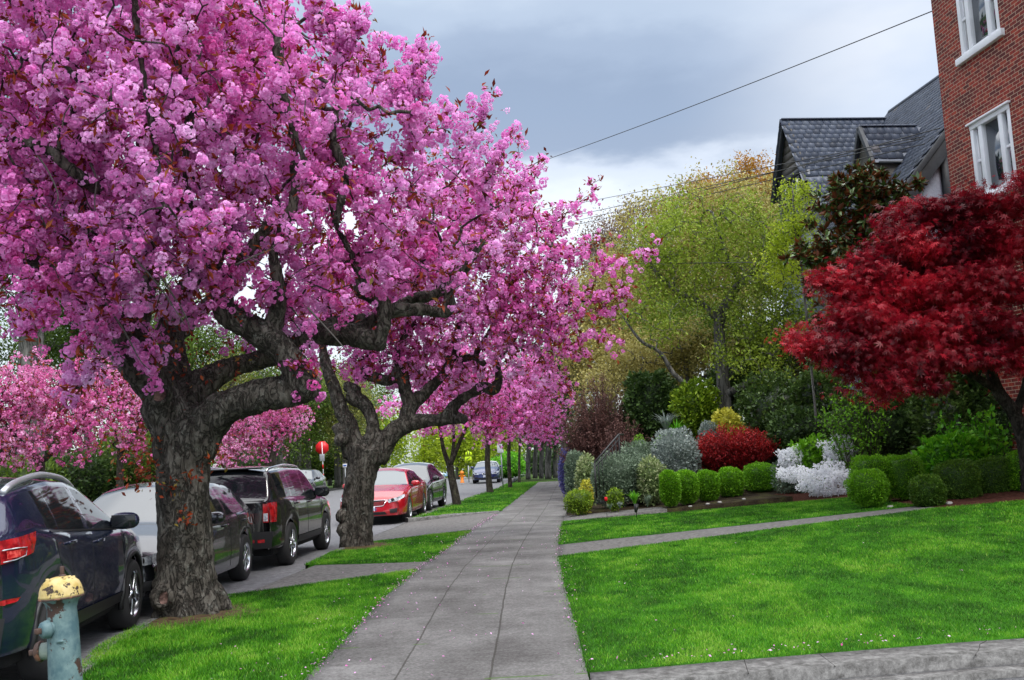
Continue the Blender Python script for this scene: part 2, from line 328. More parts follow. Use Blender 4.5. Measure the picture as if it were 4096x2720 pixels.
sheet('verge', XK, XL, (26.0, 27.4), (54.5, 55), 20, 120, M_turf, off=.02)
LR = 12.5
y_top = hit(3690, 2052)[1]; PA = [hit(*p)[:2] for p in ((2235, 2225), (3690, 2040), (2238, 2178), (3420, 2050))]
def lin(p, q, x): return float(p[1]+(q[1]-p[1])*(x-p[0])/(q[0]-p[0]))
pl0 = lin(PA[0], PA[1], .5); pl1 = lin(PA[0], PA[1], LR); pu0 = lin(PA[2], PA[3], .55); px_end = float(PA[1][0])
pu1 = lin(PA[2], PA[3], px_end+.3); pl2 = lin(PA[0], PA[1], px_end+.3)
lawn_back = hit(4090, 2055)[1]
sheet('lawn', XR, px_end+.2, (6.95, 7.75), (pl0, pl2), 50, 60, M_turf, off=.0)
sheet('lawn', px_end+.2, LR, (7.75, 8.51), (pl2-.02, lawn_back), 30, 40, M_turf, off=.0)
sheet('path', XR, px_end+.3, (pl0, pl2), (pu0, pu1), 40, 8, M_conc, off=-.005, wob=.01)
LB = [hit(*p)[:2] for p in ((2252, 2086), (2640, 2030), (3100, 2003), (3400, 1992), (3420, 2005), (3380, 2045))]
l2y0 = float(LB[0][1]); l2x1 = float(LB[3][0]); l2y1 = float(LB[3][1])
sheet('lawn', XR, l2x1, (pu0, lin(PA[2], PA[3], l2x1)), (l2y0, l2y1), 50, 40, M_turf, off=.0)
sheet('mulch_bed', l2x1-.5, 16, (lin(PA[2], PA[3], l2x1-.5), lawn_back+.3), (24, 26), 60, 40, M_mulch, off=-.01, wob=.06)
sheet('mulch_bed', px_end+.32, 16, (pl2, lawn_back), (pl2+.9, lawn_back+.9), 30, 6, M_mulch, off=-.004, wob=.02)
sheet('garden_bed', lambda y: XR(y)+.05, 40, (l2y0+1.8, 24.2), (62, 62), 90, 110, M_soil, off=-.005, wob=.12)
sheet('garden_bed', 1.6, 16, (l2y0+.7, l2y1+.02), (26, 26), 40, 12, M_soil, off=-.012, wob=.04)
sheet('path', XR, 3.3, (l2y0, l2y0+.2), (l2y0+1.9, l2y0+1.1), 14, 6, M_conc, off=.0, wob=.01)
# kerbs
sheet('kerb', .42, LR, (6.55, 8.11), (6.95, 8.51), 60, 3, M_kerb, off=-.004, skirt=.2, wob=.012)
sheet('kerb', .8, LR, (6.28, 7.80), (6.42, 7.94), 60, 3, M_kerb, zf=lambda x, y: .05+0*x, skirt=.2, wob=.012)
sheet('gutter', .42, LR, (6.43, 7.97), (6.56, 8.12), 40, 3, M_asph, zf=lambda x, y: .015+0*x, skirt=.1)
sheet('cross_road', .42, 30, (-8, -8), (6.29, 10.1), 30, 20, M_asph, zf=lambda x, y: .01+0*x, skirt=.1)
def kerb_line(name, f, y0, y1, w, z0, n=80, zf=zt, dx=0):
    y = np.linspace(y0, y1, n); b = MB(); x = f(y)+dx; z = BY(y)
    prof = [(-.02, -.1), (-.02, z0-.02), (.02, z0), (w, z0), (w+.01, z0-.1)]
    V = np.stack([np.stack([x+p+.012*(vnoise(np.stack([y*2, y*0+q, y*0], 1))-.5), y, z+h_+.02*(vnoise(np.stack([y*3, y*0, y*0+q], 1))-.5)], -1) for q, (p, h_) in enumerate(prof)], 1).reshape(-1, 3)
    i = np.arange(n-1)[:, None]*5; j = np.arange(4)[None]
    return tag(mk(name, V, np.stack([i+j, i+j+1, i+6+j, i+5+j], -1).reshape(-1, 4), M_kerb), kind='structure')
kerb_line('kerb', XK, 3, 12.0, .13, .105); kerb_line('kerb', XK, 15.5, 18.8, .13, .105, 30); kerb_line('kerb', XK, 26.1, 54.5, .14, .125, 160)
kerb_line('kerb', XF, 0, 38.8, -.14, .12, 100); kerb_line('kerb', XF, 47.6, 200, -.14, .12, 160); kerb_line('kerb', XK, 62, 200, .14, .12, 160)
# stone kerb along the driveway edge
t = np.linspace(0, 1, 40); kx = -2.95+(XL(27.3)+2.95)*t; ky = 25.85+1.45*t
b = MB()
for q, (p, h_) in enumerate([(0, -.1), (0, .10), (.03, .135), (.17, .135), (.18, 0)]):
    V_ = np.stack([kx-.5*p, ky+p+.03*(vnoise(np.stack([t*9, t*0+q, t*0], 1))-.5), .0+h_+.1*0*t+.03*(vnoise(np.stack([t*12, t*0, t*0+q], 1))-.5)], -1); b.V.append(V_); b.S.append(np.full(40, .5))
j = np.arange(39)[None]; i = np.arange(4)[:, None]*40
b.F.append(np.stack([i+j, i+j+1, i+41+j, i+40+j], -1).reshape(-1, 4)); tag(b.build('kerb', M_kerb), kind='structure')
# ---------------------------------------------------------------- grass blades
def blades(specs, name='grass'):
    VV = []; FF = []; SS = []; n0 = 0
    for a, b_, y0, y1, den, hgt, wid in specs:
        n = 400; Sg, Tg, x, y, z = sgrid(a, b_, y0, y1, 12, 12); area = float(np.mean(x[:, -1]-x[:, 0])*np.mean(y[-1]-y[0])); n = int(area*den)
        s, t = R.random(n), R.random(n)
        y = (y0[0]+(y0[1]-y0[0])*s)*(1-t)+(y1[0]+(y1[1]-y1[0])*s)*t; xa = a(y) if callable(a) else a; xb = b_(y) if callable(b_) else b_
        x = xa+(xb-xa)*s; ed = .03*R.normal(size=n)*((s < .02)|(s > .98)); x = x+ed; z = zt(x, y)-.01
        pn = vnoise(np.stack([x*1.6, y*1.1, x*0], 1)); pn2 = vnoise(np.stack([x*5, y*3.5, x*0+7], 1)); h_ = hgt*(.5+.6*R.random(n)+.35*pn)
        # bare scuffed earth round the tree bases thins the grass
        keep = np.ones(n, bool)
        for (tx, ty, tr) in BARE: dd = np.hypot(x-tx, (y-ty)*.9); keep &= R.random(n) < np.clip((dd-tr)/.5, .03, 1)
        x, y, z, h_, pn, pn2 = [q[keep] for q in (x, y, z, h_, pn, pn2)]; n = len(x)
        an = R.random(n)*math.pi; w = wid*(.6+.8*R.random(n)); dx, dy = np.cos(an)*w/2, np.sin(an)*w/2; ln = h_*(.25+.7*R.random(n)); la = R.random(n)*2*math.pi+.8*(pn-.5)
        A = np.stack([x-dx, y-dy, z], 1); B_ = np.stack([x+dx, y+dy, z], 1); T = np.stack([x+np.cos(la)*ln, y+np.sin(la)*ln, z+h_], 1)
        VV.append(np.stack([A, B_, T], 1).reshape(-1, 3)); FF.append(np.arange(n*3).reshape(-1, 3)+n0); n0 += n*3
        s_ = np.clip(.45+.66*(pn-.5)+.52*(pn2-.5)+.34*(vnoise(np.stack([x*11, y*6, x*0+3], 1))-.5)+.20*R.normal(size=n), 0, .9); s_[R.random(n) < .02] = 1
        SS.append(np.repeat(s_, 3).reshape(-1, 3)*[.8, .8, 1.1])
    return tag(mk(name, np.concatenate(VV), np.concatenate(FF), M_grass, shade=np.clip(np.concatenate([q.ravel() for q in SS]), 0, 1)), 'short bright green mown grass', 'grass', kind='stuff')
BARE = [(-3.62, 10.6, .42), (-3.03, 18.2, .45), (-2.09, 32.6, .2), (-1.2, 42.3, .2)]
blades([(XK, XL, (5.2, 5.2), (12.1, 13.9), 7500, .034, .0075), (XK, XL, (15.3, 15.0), (18.8, 20.8), 3800, .036, .012), (XK, XL, (26.0, 27.4), (54.5, 55), 600, .06, .03),
        (XR, px_end+.2, (6.95, 7.75), (10, 10.8), 7000, .030, .0075), (XR, px_end+.2, (10, 10.8), (pl0, pl2), 4200, .032, .011), (px_end+.2, LR, (9, 9), (pl2, lawn_back), 2600, .036, .013),
        (XR, l2x1, (pu0, lin(PA[2], PA[3], l2x1)), (l2y0, l2y1), 2600, .036, .015)])
# cracks and joints across the kerb band
M_crack = pm('crack', (.02, .018, .015), .95)
for q, (xa, xb) in enumerate([(1.45, 1.52), (2.05, 2.07), (3.05, 3.32), (4.6, 4.62)]):
    t = np.linspace(0, 1, 9); x = xa+(xb-xa)*t+.02*R.normal(size=9)*(q == 2); y = 6.53+.129*(x-.4)+.42*t; b = MB(); b.tube(np.stack([x, y, zside(x, y)-.001], 1), .0035, 4); tag(b.build('kerb_joint', M_crack, shade=False), kind='structure')
# bare earth round the two old trunks
for (tx, ty, tr) in BARE[:2]:
    a = np.linspace(0, 2*math.pi, 40, endpoint=False); V = []
    for f in np.linspace(.15, 1, 7):
        rr = f*tr*(1.9+.7*vnoise(np.stack([np.cos(a)*2+tx, np.sin(a)*2, a*0], 1))); x = tx+rr*np.cos(a); y = ty+rr*np.sin(a); x = np.maximum(x, XK(y)+.1); V.append(np.stack([x, y, zside(x, y)+.022-.03*f], 1))
    i = np.arange(6)[:, None]*40; j = np.arange(40)[None]; tag(mk('bare_earth', np.concatenate(V), np.stack([i+j, i+(j+1) % 40, i+40+(j+1) % 40, i+40+j], -1).reshape(-1, 4), M_earth), kind='structure')
# ---------------------------------------------------------------- houses (local frame: x = away from the street, y = along it)
TH = rad(-7.0); E1 = np.array([math.sin(TH), math.cos(TH), 0]); E2 = np.array([math.cos(TH), -math.sin(TH), 0])
def loc(p): return np.array([E2@p, E1@p, p[2]])
def lpl(u, v, n, c): return loc(pl(u, v, n, c))
def brick_mat(name, ax, scale=1., c1=(.26, .020, .014), c2=(.065, .009, .010), mort=(.46, .34, .25)):
    mt, nd, lk, b = base(name)
    t = nd.new('ShaderNodeTexCoord'); sp = nd.new('ShaderNodeSeparateXYZ'); cb = nd.new('ShaderNodeCombineXYZ'); lk.new(t.outputs['Object'], sp.inputs[0])
    lk.new(sp.outputs[ax], cb.inputs[0]); lk.new(sp.outputs[2], cb.inputs[1])
    br = nd.new('ShaderNodeTexBrick'); lk.new(cb.outputs[0], br.inputs[0]); br.inputs['Scale'].default_value = 1
    br.inputs['Brick Width'].default_value = .215*scale; br.inputs['Row Height'].default_value = .078*scale; br.inputs['Mortar Size'].default_value = .0065*scale; br.inputs['Mortar Smooth'].default_value = .2; br.inputs['Bias'].default_value = -.1
    n = nd.new('ShaderNodeTexNoise'); n.inputs['Scale'].default_value = 7; n.inputs['Detail'].default_value = 6; n.inputs['Roughness'].default_value = .75; lk.new(cb.outputs[0], n.inputs[0])
    r = nd.new('ShaderNodeValToRGB'); ramp(r.color_ramp, [(.34, tuple(q*.35 for q in c1)), (.48, c1), (.62, (c1[0]*1.5, c1[1]*2.8, c1[2]*1.6))]); lk.new(n.outputs['Fac'], r.inputs[0]); lk.new(r.outputs[0], br.inputs['Color1'])
    br.inputs['Color2'].default_value = (*c2, 1); br.inputs['Mortar'].default_value = (*mort, 1)
    lk.new(br.outputs['Color'], b.inputs['Base Color']); b.inputs['Roughness'].default_value = .85
    bp = nd.new('ShaderNodeBump'); bp.inputs['Strength'].default_value = .7; bp.inputs['Distance'].default_value = .01; bp.invert = True; lk.new(br.outputs['Fac'], bp.inputs['Height']); lk.new(bp.outputs[0], b.inputs['Normal']); return mt
M_brY = brick_mat('red_brick_street_face', 1); M_brX = brick_mat('red_brick_end_face', 0)
M_white = pm('white_window_paint', (.80, .82, .86), .4, stops=[(.3, (.70, .72, .76)), (.6, (.82, .84, .88))], scale=2)
M_glassd = pm('window_glass', (.02, .03, .045), .03, spec=1, ior=1.9)
M_slate = am('roof_slate', [(0, (.035, .042, .060)), (.5, (.075, .092, .135)), (.9, (.12, .14, .185)), (1, (.15, .13, .13))], rough=.5, spec=.5)
M_trim = pm('dark_grey_timber', (.02, .024, .03), .6, stops=[(.3, (.018, .021, .027)), (.7, (.036, .042, .052))], scale=4, bump=.3)
M_clap = pm('taupe_clapboard', (.085, .078, .072), .7, stops=[(.3, (.06, .055, .05)), (.7, (.10, .092, .085))], scale=3)
M_stuc = pm('grey_stucco', (.20, .22, .28), .9, stops=[(.3, (.26, .29, .37)), (.7, (.34, .37, .46))], scale=3, bump=.8, bscale=18, bdist=.02)
M_grey = pm('grey_render', (.20, .21, .23), .8, stops=[(.3, (.15, .155, .17)), (.7, (.25, .255, .27))], scale=2, bump=.3)
def put(b, name, mat, parent, **k):      # parts built in the house frame
    o = b.build(name, mat, parent, **k); return o
def wallquad(b, pts):                    # planar polygon fan, points in order
    n = len(pts); b.add(pts, np.array([list(range(n))])); return b
# --- brick house
kB = 21./18.
brick = empty('brick_house', (0, 0, 0), -TH*1.0 if False else 0, 'red brick apartment house with white trimmed triple windows behind the red maple', 'house')
brick.matrix_world = Matrix(((E2[0], E1[0], 0, 0), (E2[1], E1[1], 0, 0), (0, 0, 1, 0), (0, 0, 0, 1)))
pc = loc(at(3755, 300, 21.)); cx, cy = pc[0], pc[1]
wl = [lpl(3822, 0, E2, cx)[1], lpl(4003, 126, E2, cx)[1]]; yA, yB = max(wl), min(wl)      # window jambs along the facade
zs1 = lpl(3808, 265, E2, cx)[2]; zl0 = lpl(3848, 520, E2, cx)[2]; zs0 = lpl(3973, 775, E2, cx)[2]; zl1 = zs1+(zl0-zs0)
yn, yf = 6.5, cy; ztop = 13.2
ops = [(yB, yA, zs0, zl0), (yB, yA, zs1, zl1), (yB-5.2, yB-3.7, zs0, zl0), (yB-5.2, yB-3.7, zs1, zl1)]
ys = sorted({yn, yf, *[o[0] for o in ops], *[o[1] for o in ops]}); zs = sorted({-.5, ztop, *[o[2] for o in ops], *[o[3] for o in ops]})
b = MB()
for y0, y1 in zip(ys, ys[1:]):
    for z0, z1 in zip(zs, zs[1:]):
        ym, zm = (y0+y1)/2, (z0+z1)/2
        if any(o[0] < ym < o[1] and o[2] < zm < o[3] for o in ops): continue
        b.add([(cx, y0, z0), (cx, y1, z0), (cx, y1, z1), (cx, y0, z1)], np.array([[0, 3, 2, 1]]))
for o in ops:                    # brick reveals
    d = .12
    b.add([(cx, o[0], o[2]), (cx+d, o[0], o[2]), (cx+d, o[0], o[3]), (cx, o[0], o[3])], np.array([[0, 1, 2, 3]])); b.add([(cx, o[1], o[2]), (cx+d, o[1], o[2]), (cx+d, o[1], o[3]), (cx, o[1], o[3])], np.array([[3, 2, 1, 0]]))
    b.add([(cx, o[0], o[2]), (cx+d, o[0], o[2]), (cx+d, o[1], o[2]), (cx, o[1], o[2])], np.array([[0, 3, 2, 1]])); b.add([(cx, o[0], o[3]), (cx+d, o[0], o[3]), (cx+d, o[1], o[3]), (cx, o[1], o[3])], np.array([[0, 1, 2, 3]]))
put(b, 'wall', M_brY, brick)
b = MB(); b.add([(cx, yf, -.5), (cx+9, yf, -.5), (cx+9, yf, ztop), (cx, yf, ztop)], np.array([[0, 1, 2, 3]])); put(b, 'wall', M_brX, brick); b = MB(); b.add([(cx+9, yn, -.5), (cx, yn, -.5), (cx, yn, ztop), (cx+9, yn, ztop)], np.array([[0, 1, 2, 3]])); put(b, 'wall', M_brX, brick)
b = MB(); b.box((cx+4.5-.15, (yn+yf)/2, ztop+.12), (9.5, yf-yn+.5, .24)); put(b, 'roof', M_trim, brick)
b = MB(); b.box((cx+9.0-.1, (yn+yf)/2, ztop/2), (.18, yf-yn-.1, ztop)); put(b, 'wall', M_brY, brick)
M_curt = pm('net_curtain', (.5, .5, .48), .9)
def triple_window(o):
    y0, y1, z0, z1 = o; w = y1-y0; X = cx+.05
    wn = bpy.data.objects.new('window', None); link(wn, brick)
    f = MB()
    f.bbox((cx+.02, (y0+y1)/2, z0-.05), (.22, w+.24, .15), .012)                     # sill
    f.bbox((X+.0, (y0+y1)/2, z1-.06), (.13, w-.004, .12), .01)
    f.bbox((cx-.02, (y0+y1)/2, z1+.005), (.10, w+.10, .05), .012)
    for yy, ww in ((y0+.055, .105), (y1-.055, .105), (y0+w*.25, .13), (y1-w*.25, .13)): f.bbox((X+.002, yy, (z0+z1)/2-.03), (.11, ww, z1-z0-.08), .012)
    f.bbox((X+.0, (y0+y1)/2, z0+.06), (.10, w-.01, .09), .01)
    for yy in (y0+w*.15, y1-w*.15): f.bbox((X+.02, yy, z0+(z1-z0)*.5), (.07, w*.17, .06), .008)
    for yy in (y0+w*.15, y1-w*.15):
        for s in (-1, 1): f.box((X+.035, yy+s*w*.065, (z0+z1)/2), (.04, .03, z1-z0-.2))
    put(f, 'frame', M_white, wn)
    g = MB(); g.box((X+.055, (y0+y1)/2, (z0+z1)/2), (.02, w-.16, z1-z0-.12)); put(g, 'pane', M_glassd, wn)
    for yy in (y0+w*.31, y1-w*.115): c = MB(); c.box((X+.0445, yy, (z0+z1)/2), (.002, .05, z1-z0-.25)); put(c, 'curtain', M_curt, wn)
for o in ops: triple_window(o)
# pale blind visible behind the top of the upper pane
# --- slate roofed house behind
DH = 27.
p = at(3770, 500, DH); c1_ = E1@p; q1 = lpl(3770, 500, E1, c1_); q2 = lpl(3550, 800, E1, c1_); sN = q1[1]
ms = (q1[2]-q2[2])/(q1[0]-q2[0])
nW = np.array([0, 0, 1.])-ms*E2; cW = nW@pl(3770, 500, E1, c1_)
wr = lpl(3545, 472, nW, cW); sW = wr[1]; wL = lpl(3145, 485, E1, sW); xw = wL[0]; zW = (wL[2]+wr[2])/2
mr = lpl(3700, 350, nW, cW); xM, zM = mr[0], mr[2]
dr = lpl(3688, 508, nW, cW); sD = dr[1]; dl = lpl(3448, 505, E1, sD); xd, zD = dl[0], (dl[2]+dr[2])/2
wf = lpl(3230, 700, E2, xw); ws = (zW-wf[2])/(sW-wf[1])
df = lpl(3500, 640, E2, xd); ds = (zD-df[2])/(sD-df[1])
house = empty('slate_roof_house', (0, 0, 0), 0, 'grey half-timbered house with steep blue slate roof and small dormer', 'house'); house.matrix_world = brick.matrix_world.copy()
def slates(b, O, eu, ev, nu, nv, su, sv, clip=None, tk=.008):
    """courses of slates; eu along the eaves, ev down the slope"""
    eu = np.asarray(eu, float); ev = np.asarray(ev, float); n = np.cross(eu, ev); n = n/np.linalg.norm(n); n = n if n[2] > 0 else -n
    vs = []; sh = []
    for j in range(nv):
        for i in range(0, nu+1):
            u0 = (i+(.5 if j % 2 else 0))*su+R.normal()*.006; v0 = j*sv; w = su*.988
            P = O+eu*(u0+su/2)+ev*(v0+sv*.5)
            if clip and not clip(P): continue
            l = sv+.05+R.random()*.02
            a = [O+eu*(u0)+ev*(v0-.02)+n*.004, O+eu*(u0+w)+ev*(v0-.02)+n*.004, O+eu*(u0+w-R.random()*.012)+ev*(v0+l)+n*(.008+tk), O+eu*(u0+R.random()*.012)+ev*(v0+l+R.normal()*.008)+n*(.008+tk)]
            c = [q-n*tk for q in a]; vs.append(np.array(a+c)); sh.append(np.clip(.45+R.normal()*.16+(.5 if R.random() < .012 else 0), 0, 1))
    k = len(vs); f = np.array([[0, 1, 2, 3], [3, 2, 6, 7], [0, 3, 7, 4], [1, 5, 6, 2]]); V = np.concatenate(vs)
    b.add(V, (np.arange(k)[:, None, None]*8+f[None]).reshape(-1, 4), np.repeat(sh, 8))
A3 = lambda *a: np.array(a, float)
zroofm = lambda x: zM-ms*(xM-x)
xe = xw-1.0; zE = zroofm(xe)
# main roof plane facing the street
b = MB(); Lm = (sW+.6)-sN; dv = A3(-1, 0, -ms); dv /= np.linalg.norm(dv); hip0 = sW
rl = (xM-xe)*math.hypot(1, ms)
wallquad(b, [A3(xM, sN-.35, zM-.03), A3(xM, sW+.1, zM-.03), A3(wr[0], sW+.55, zroofm(wr[0])-.03), A3(xe, sW+.55, zE-.03), A3(xe, sN-.35, zE-.03)])
inwing = lambda P: P[1] > sW-(zW-P[2])/ws and P[2] < zW-.05
indorm = lambda P: abs(P[1]-sD) < (zD-P[2])/ds and P[2] < zD and P[2] > zD-1.35 and P[0] < dr[0]
slates(b, A3(xM, sN-.4, zM+.01), A3(0, 1, 0), dv, int(Lm/.25)+2, int(rl/.215), .25, .215, clip=lambda P: P[1] < sW+.5-max(0, (P[2]-zroofm(wr[0])))*.12 and not inwing(P) and not indorm(P))
put(b, 'roof', M_slate, house)
b = MB(); b.tube([A3(xM, sN-.4, zM+.03), A3(xM, sW+.1, zM+.03)], .07, 8); b.tube([A3(xM, sW+.1, zM+.03), A3(wr[0]+.1, sW+.35, wr[2]+.0)], .06, 8); put(b, 'roof_ridge', M_slate, house)
# far slope of the main roof
b = MB(); wallquad(b, [A3(xM, sN-.35, zM-.03), A3(xM+5, sN-.35, zM-.03-5*ms), A3(xM+5, sW+4, zM-.03-5*ms), A3(xM, sW+.1, zM-.03)]); put(b, 'roof', M_slate, house)
# wing: ridge towards the street
for sg in (-1, 1):
    b = MB(); dvw = A3(0, sg, -ws); dvw /= np.linalg.norm(dvw); hz = zW-wf[2]; kk = 1.0
    e0 = A3(xw-.25, sW, zW-.03); ln = hz*1.08*math.hypot(1, 1/ws)
    wallquad(b, [e0, A3(wr[0]+.3, sW, zW-.03), A3(wr[0]+.3, sW, zW-.03)+dvw*ln, e0+dvw*ln])
    if sg < 0: slates(b, A3(xw-.25, sW, zW+.01), A3(1, 0, 0), dvw, int((wr[0]-xw+.3)/.27)+2, int(ln/.235), .27, .235, clip=lambda P: P[0] < xM-(zM-P[2])/ms+.05)
    else: slates(b, A3(xw-.25, sW, zW+.01), A3(1, 0, 0), dvw, 10, 10, .27, .235)
    if sg < 0:   # kicked lower slope
        d2 = A3(0, -1, -1.5); d2 /= np.linalg.norm(d2); o2 = A3(xw-.1, sW, zW)+dvw*ln+A3(0, -.02, .02)
        wallquad(b, [o2, o2+A3(wr[0]-xw, 0, 0), o2+A3(wr[0]-xw, 0, 0)+d2*2.6, o2+d2*2.6]); slates(b, o2+A3(0, 0, .02), A3(1, 0, 0), d2, int((wr[0]-xw)/.27), 11, .27, .235, clip=lambda P: P[0] < xM-(zM-P[2])/ms+.05)
    put(b, 'roof', M_slate, house)
b = MB()
for k in range(int((wr[0]-xw+.2)/.26)+1): b.bbox((xw-.2+k*.26+.12, sW, zW+.025), (.25, .22, .05), .012, sh=.35+.2*R.random())
put(b, 'roof_ridge', M_slate, house)
# wing gable end facing the street with sloping clapboards and verge boards
b = MB(); zc = wf[2]; nb = 9
hw = (zW-(-.2))/ws
for k in range(26):
    z0 = zW-.3-k*.26; y_n = sW-min((zW-z0)/ws, (zW-wf[2])/ws*.96); y_f = 2*sW-y_n
    if z0 < .5: break
    b.box((xw+.03, (y_n+y_f)/2, z0), (.05, y_f-y_n, .252), M=None)
put(b, 'clapboards', M_clap, house)
b = MB()
for sg in (-1, 1):
    p0 = A3(xw-.14, sW, zW+.0); p1 = A3(xw-.14, sW+sg*(zW-wf[2])*1.06/ws, zW-(zW-wf[2])*1.06); d = p1-p0; l = np.linalg.norm(d); an = math.atan2(d[2], d[1])
    Mx = np.array([[1, 0, 0], [0, math.cos(an), -math.sin(an)], [0, math.sin(an), math.cos(an)]]); b.bbox((p0+p1)/2+A3(0, 0, -.13), (.10, l, .13), .015, M=Mx)
put(b, 'verge_board', M_trim, house)
b = MB(); yn_, yf_ = sW-(zW-wf[2])/ws, sW+(zW-wf[2])/ws
for yy, ww in ((yn_+.1, .2), (yn_+.95, .16), (sW+.1, .16), (sW+1., .16)): b.box((xw-.03, yy, wf[2]/2-.3), (.09, ww, wf[2]-.9))
b.box((xw-.035, sW, wf[2]+.3), (.09, (yf_-yn_)*.9, .22)); b.box((xw-.035, sW, 4.6), (.09, yf_-yn_, .2)); put(b, 'timber_framing', M_trim, house)
b = MB(); b.box((xw+.06, sW, wf[2]/2+.2), (.08, yf_-yn_, wf[2])); put(b, 'wall', M_grey, house)
b = MB(); b.box((xw+1.5, yn_+.05, wf[2]/2-.3), (3.2, .08, wf[2]-.5)); put(b, 'wall', M_grey, house)
for yy in (sW-.55, sW+.45):
    f = MB(); f.bbox((xw-.05, yy, wf[2]-.35), (.08, .6, 1.0), .01); wn = put(f, 'window', M_trim, house); g = MB(); g.box((xw-.085, yy, wf[2]-.35), (.03, .44, .8)); put(g, 'pane', M_glassd, wn)
b = MB(); b.box((xw+.0, sW-.2, 3.2), (.05, 1.5, 2.2)); put(b, 'wall', M_brY, house)
# body of the main block and its near gable end
b = MB(); wallquad(b, [A3(xe+.3, sN, -.5), A3(xM+5, sN, -.5), A3(xM+5, sN, zM-5*ms), A3(xM, sN, zM-.15), A3(xe+.3, sN, zroofm(xe+.3)-.15)])
wallquad(b, [A3(xe+.3, sN, -.5), A3(xe+.3, sW, -.5), A3(xe+.3, sW, zroofm(xe+.3)-.15), A3(xe+.3, sN, zroofm(xe+.3)-.15)][::-1]); put(b, 'wall', M_stuc, house)
b = MB(); d = A3(xM-xe, 0, ms*(xM-xe)); l = np.linalg.norm(d); an = math.atan(ms); Mx = np.array([[math.cos(an), 0, -math.sin(an)], [0, 1, 0], [math.sin(an), 0, math.cos(an)]])
mid = A3((xM+xe)/2, sN-.2, zroofm((xM+xe)/2)-.06)
b.bbox(mid+A3(.17, -.12, -.24), (l, .10, .42), .02, M=Mx); b.bbox(mid+A3(.03, -.20, -.06), (l, .10, .16), .02, M=Mx)
put(b, 'verge_board', M_trim, house)
tv = lpl(3776, 690, E1, sN); bt = lpl(3600, 775, E1, sN)
b = MB(); b.box((tv[0]+.02, sN-.05, tv[2]-.4), (.26, .12, 3.2)); b.bbox((tv[0]-.3, sN-.1, bt[2]-.28), (3.6, .3, .16), .02); b.bbox((tv[0]-.3, sN-.06, bt[2]-.5), (3.4, .2, .3), .02); put(b, 'timber_framing', M_trim, house)
# dormer
dor = bpy.data.objects.new('dormer', None); link(dor, house); hw = (zD-df[2])/ds*1.05
b = MB()
for sg in (-1, 1):
    dvd = A3(0, sg, -ds); dvd /= np.linalg.norm(dvd); ln = hw*math.hypot(1, ds)
    wallquad(b, [A3(xd-.12, sD, zD-.02), A3(dr[0], sD, zD-.02), A3(dr[0], sD, zD-.02)+dvd*ln, A3(xd-.12, sD, zD-.02)+dvd*ln])
    slates(b, A3(xd-.12, sD, zD+.01), A3(1, 0, 0), dvd, int((dr[0]-xd)/.27)+1, int(ln/.25), .27, .25, clip=lambda P: P[0] < xM-(zM-P[2])/ms+.0)
for k in range(int((dr[0]-xd+.1)/.26)): b.bbox((xd-.05+k*.26+.1, sD, zD+.025), (.25, .16, .045), .01)
put(b, 'roof', M_slate, dor)
b = MB(); zb = zD-hw*ds; wallquad(b, [A3(xd, sD-hw*.92, zb-1.2), A3(xd, sD-hw*.92, zb), A3(xd, sD, zD-.1), A3(xd, sD+hw*.92, zb), A3(xd, sD+hw*.92, zb-1.2)]); wallquad(b, [A3(xd, sD-hw*.9, zb-1.2), A3(xd+1.6, sD-hw*.9, zb-1.2), A3(xd+1.6, sD-hw*.9, zb+.1), A3(xd, sD-hw*.9, zb+.1)]); put(b, 'wall', M_clap, dor)
b = MB()
for sg in (-1, 1):
    p0 = A3(xd-.1, sD, zD+.02); p1 = A3(xd-.1, sD+sg*hw*1.04, zb-.02); d = p1-p0; l = np.linalg.norm(d); an = math.atan2(d[2], d[1]); Mx = np.array([[1, 0, 0], [0, math.cos(an), -math.sin(an)], [0, math.sin(an), math.cos(an)]]); b.bbox((p0+p1)/2+A3(0, 0, -.05), (.12, l, .13), .01, M=Mx)
b.box((xd+.9, sD-hw*1.02, zb-.03), (1.6, .1, .07)); put(b, 'verge_board', M_trim, dor)
f = MB(); f.bbox((xd-.02, sD, zb-.35), (.06, hw*1.3, .8), .01); wn = put(f, 'window_frame', M_white if False else M_grey, dor)
g = MB(); g.box((xd-.06, sD, zb-.35), (.02, hw*1.05, .62)); put(g, 'pane', M_glassd, dor)
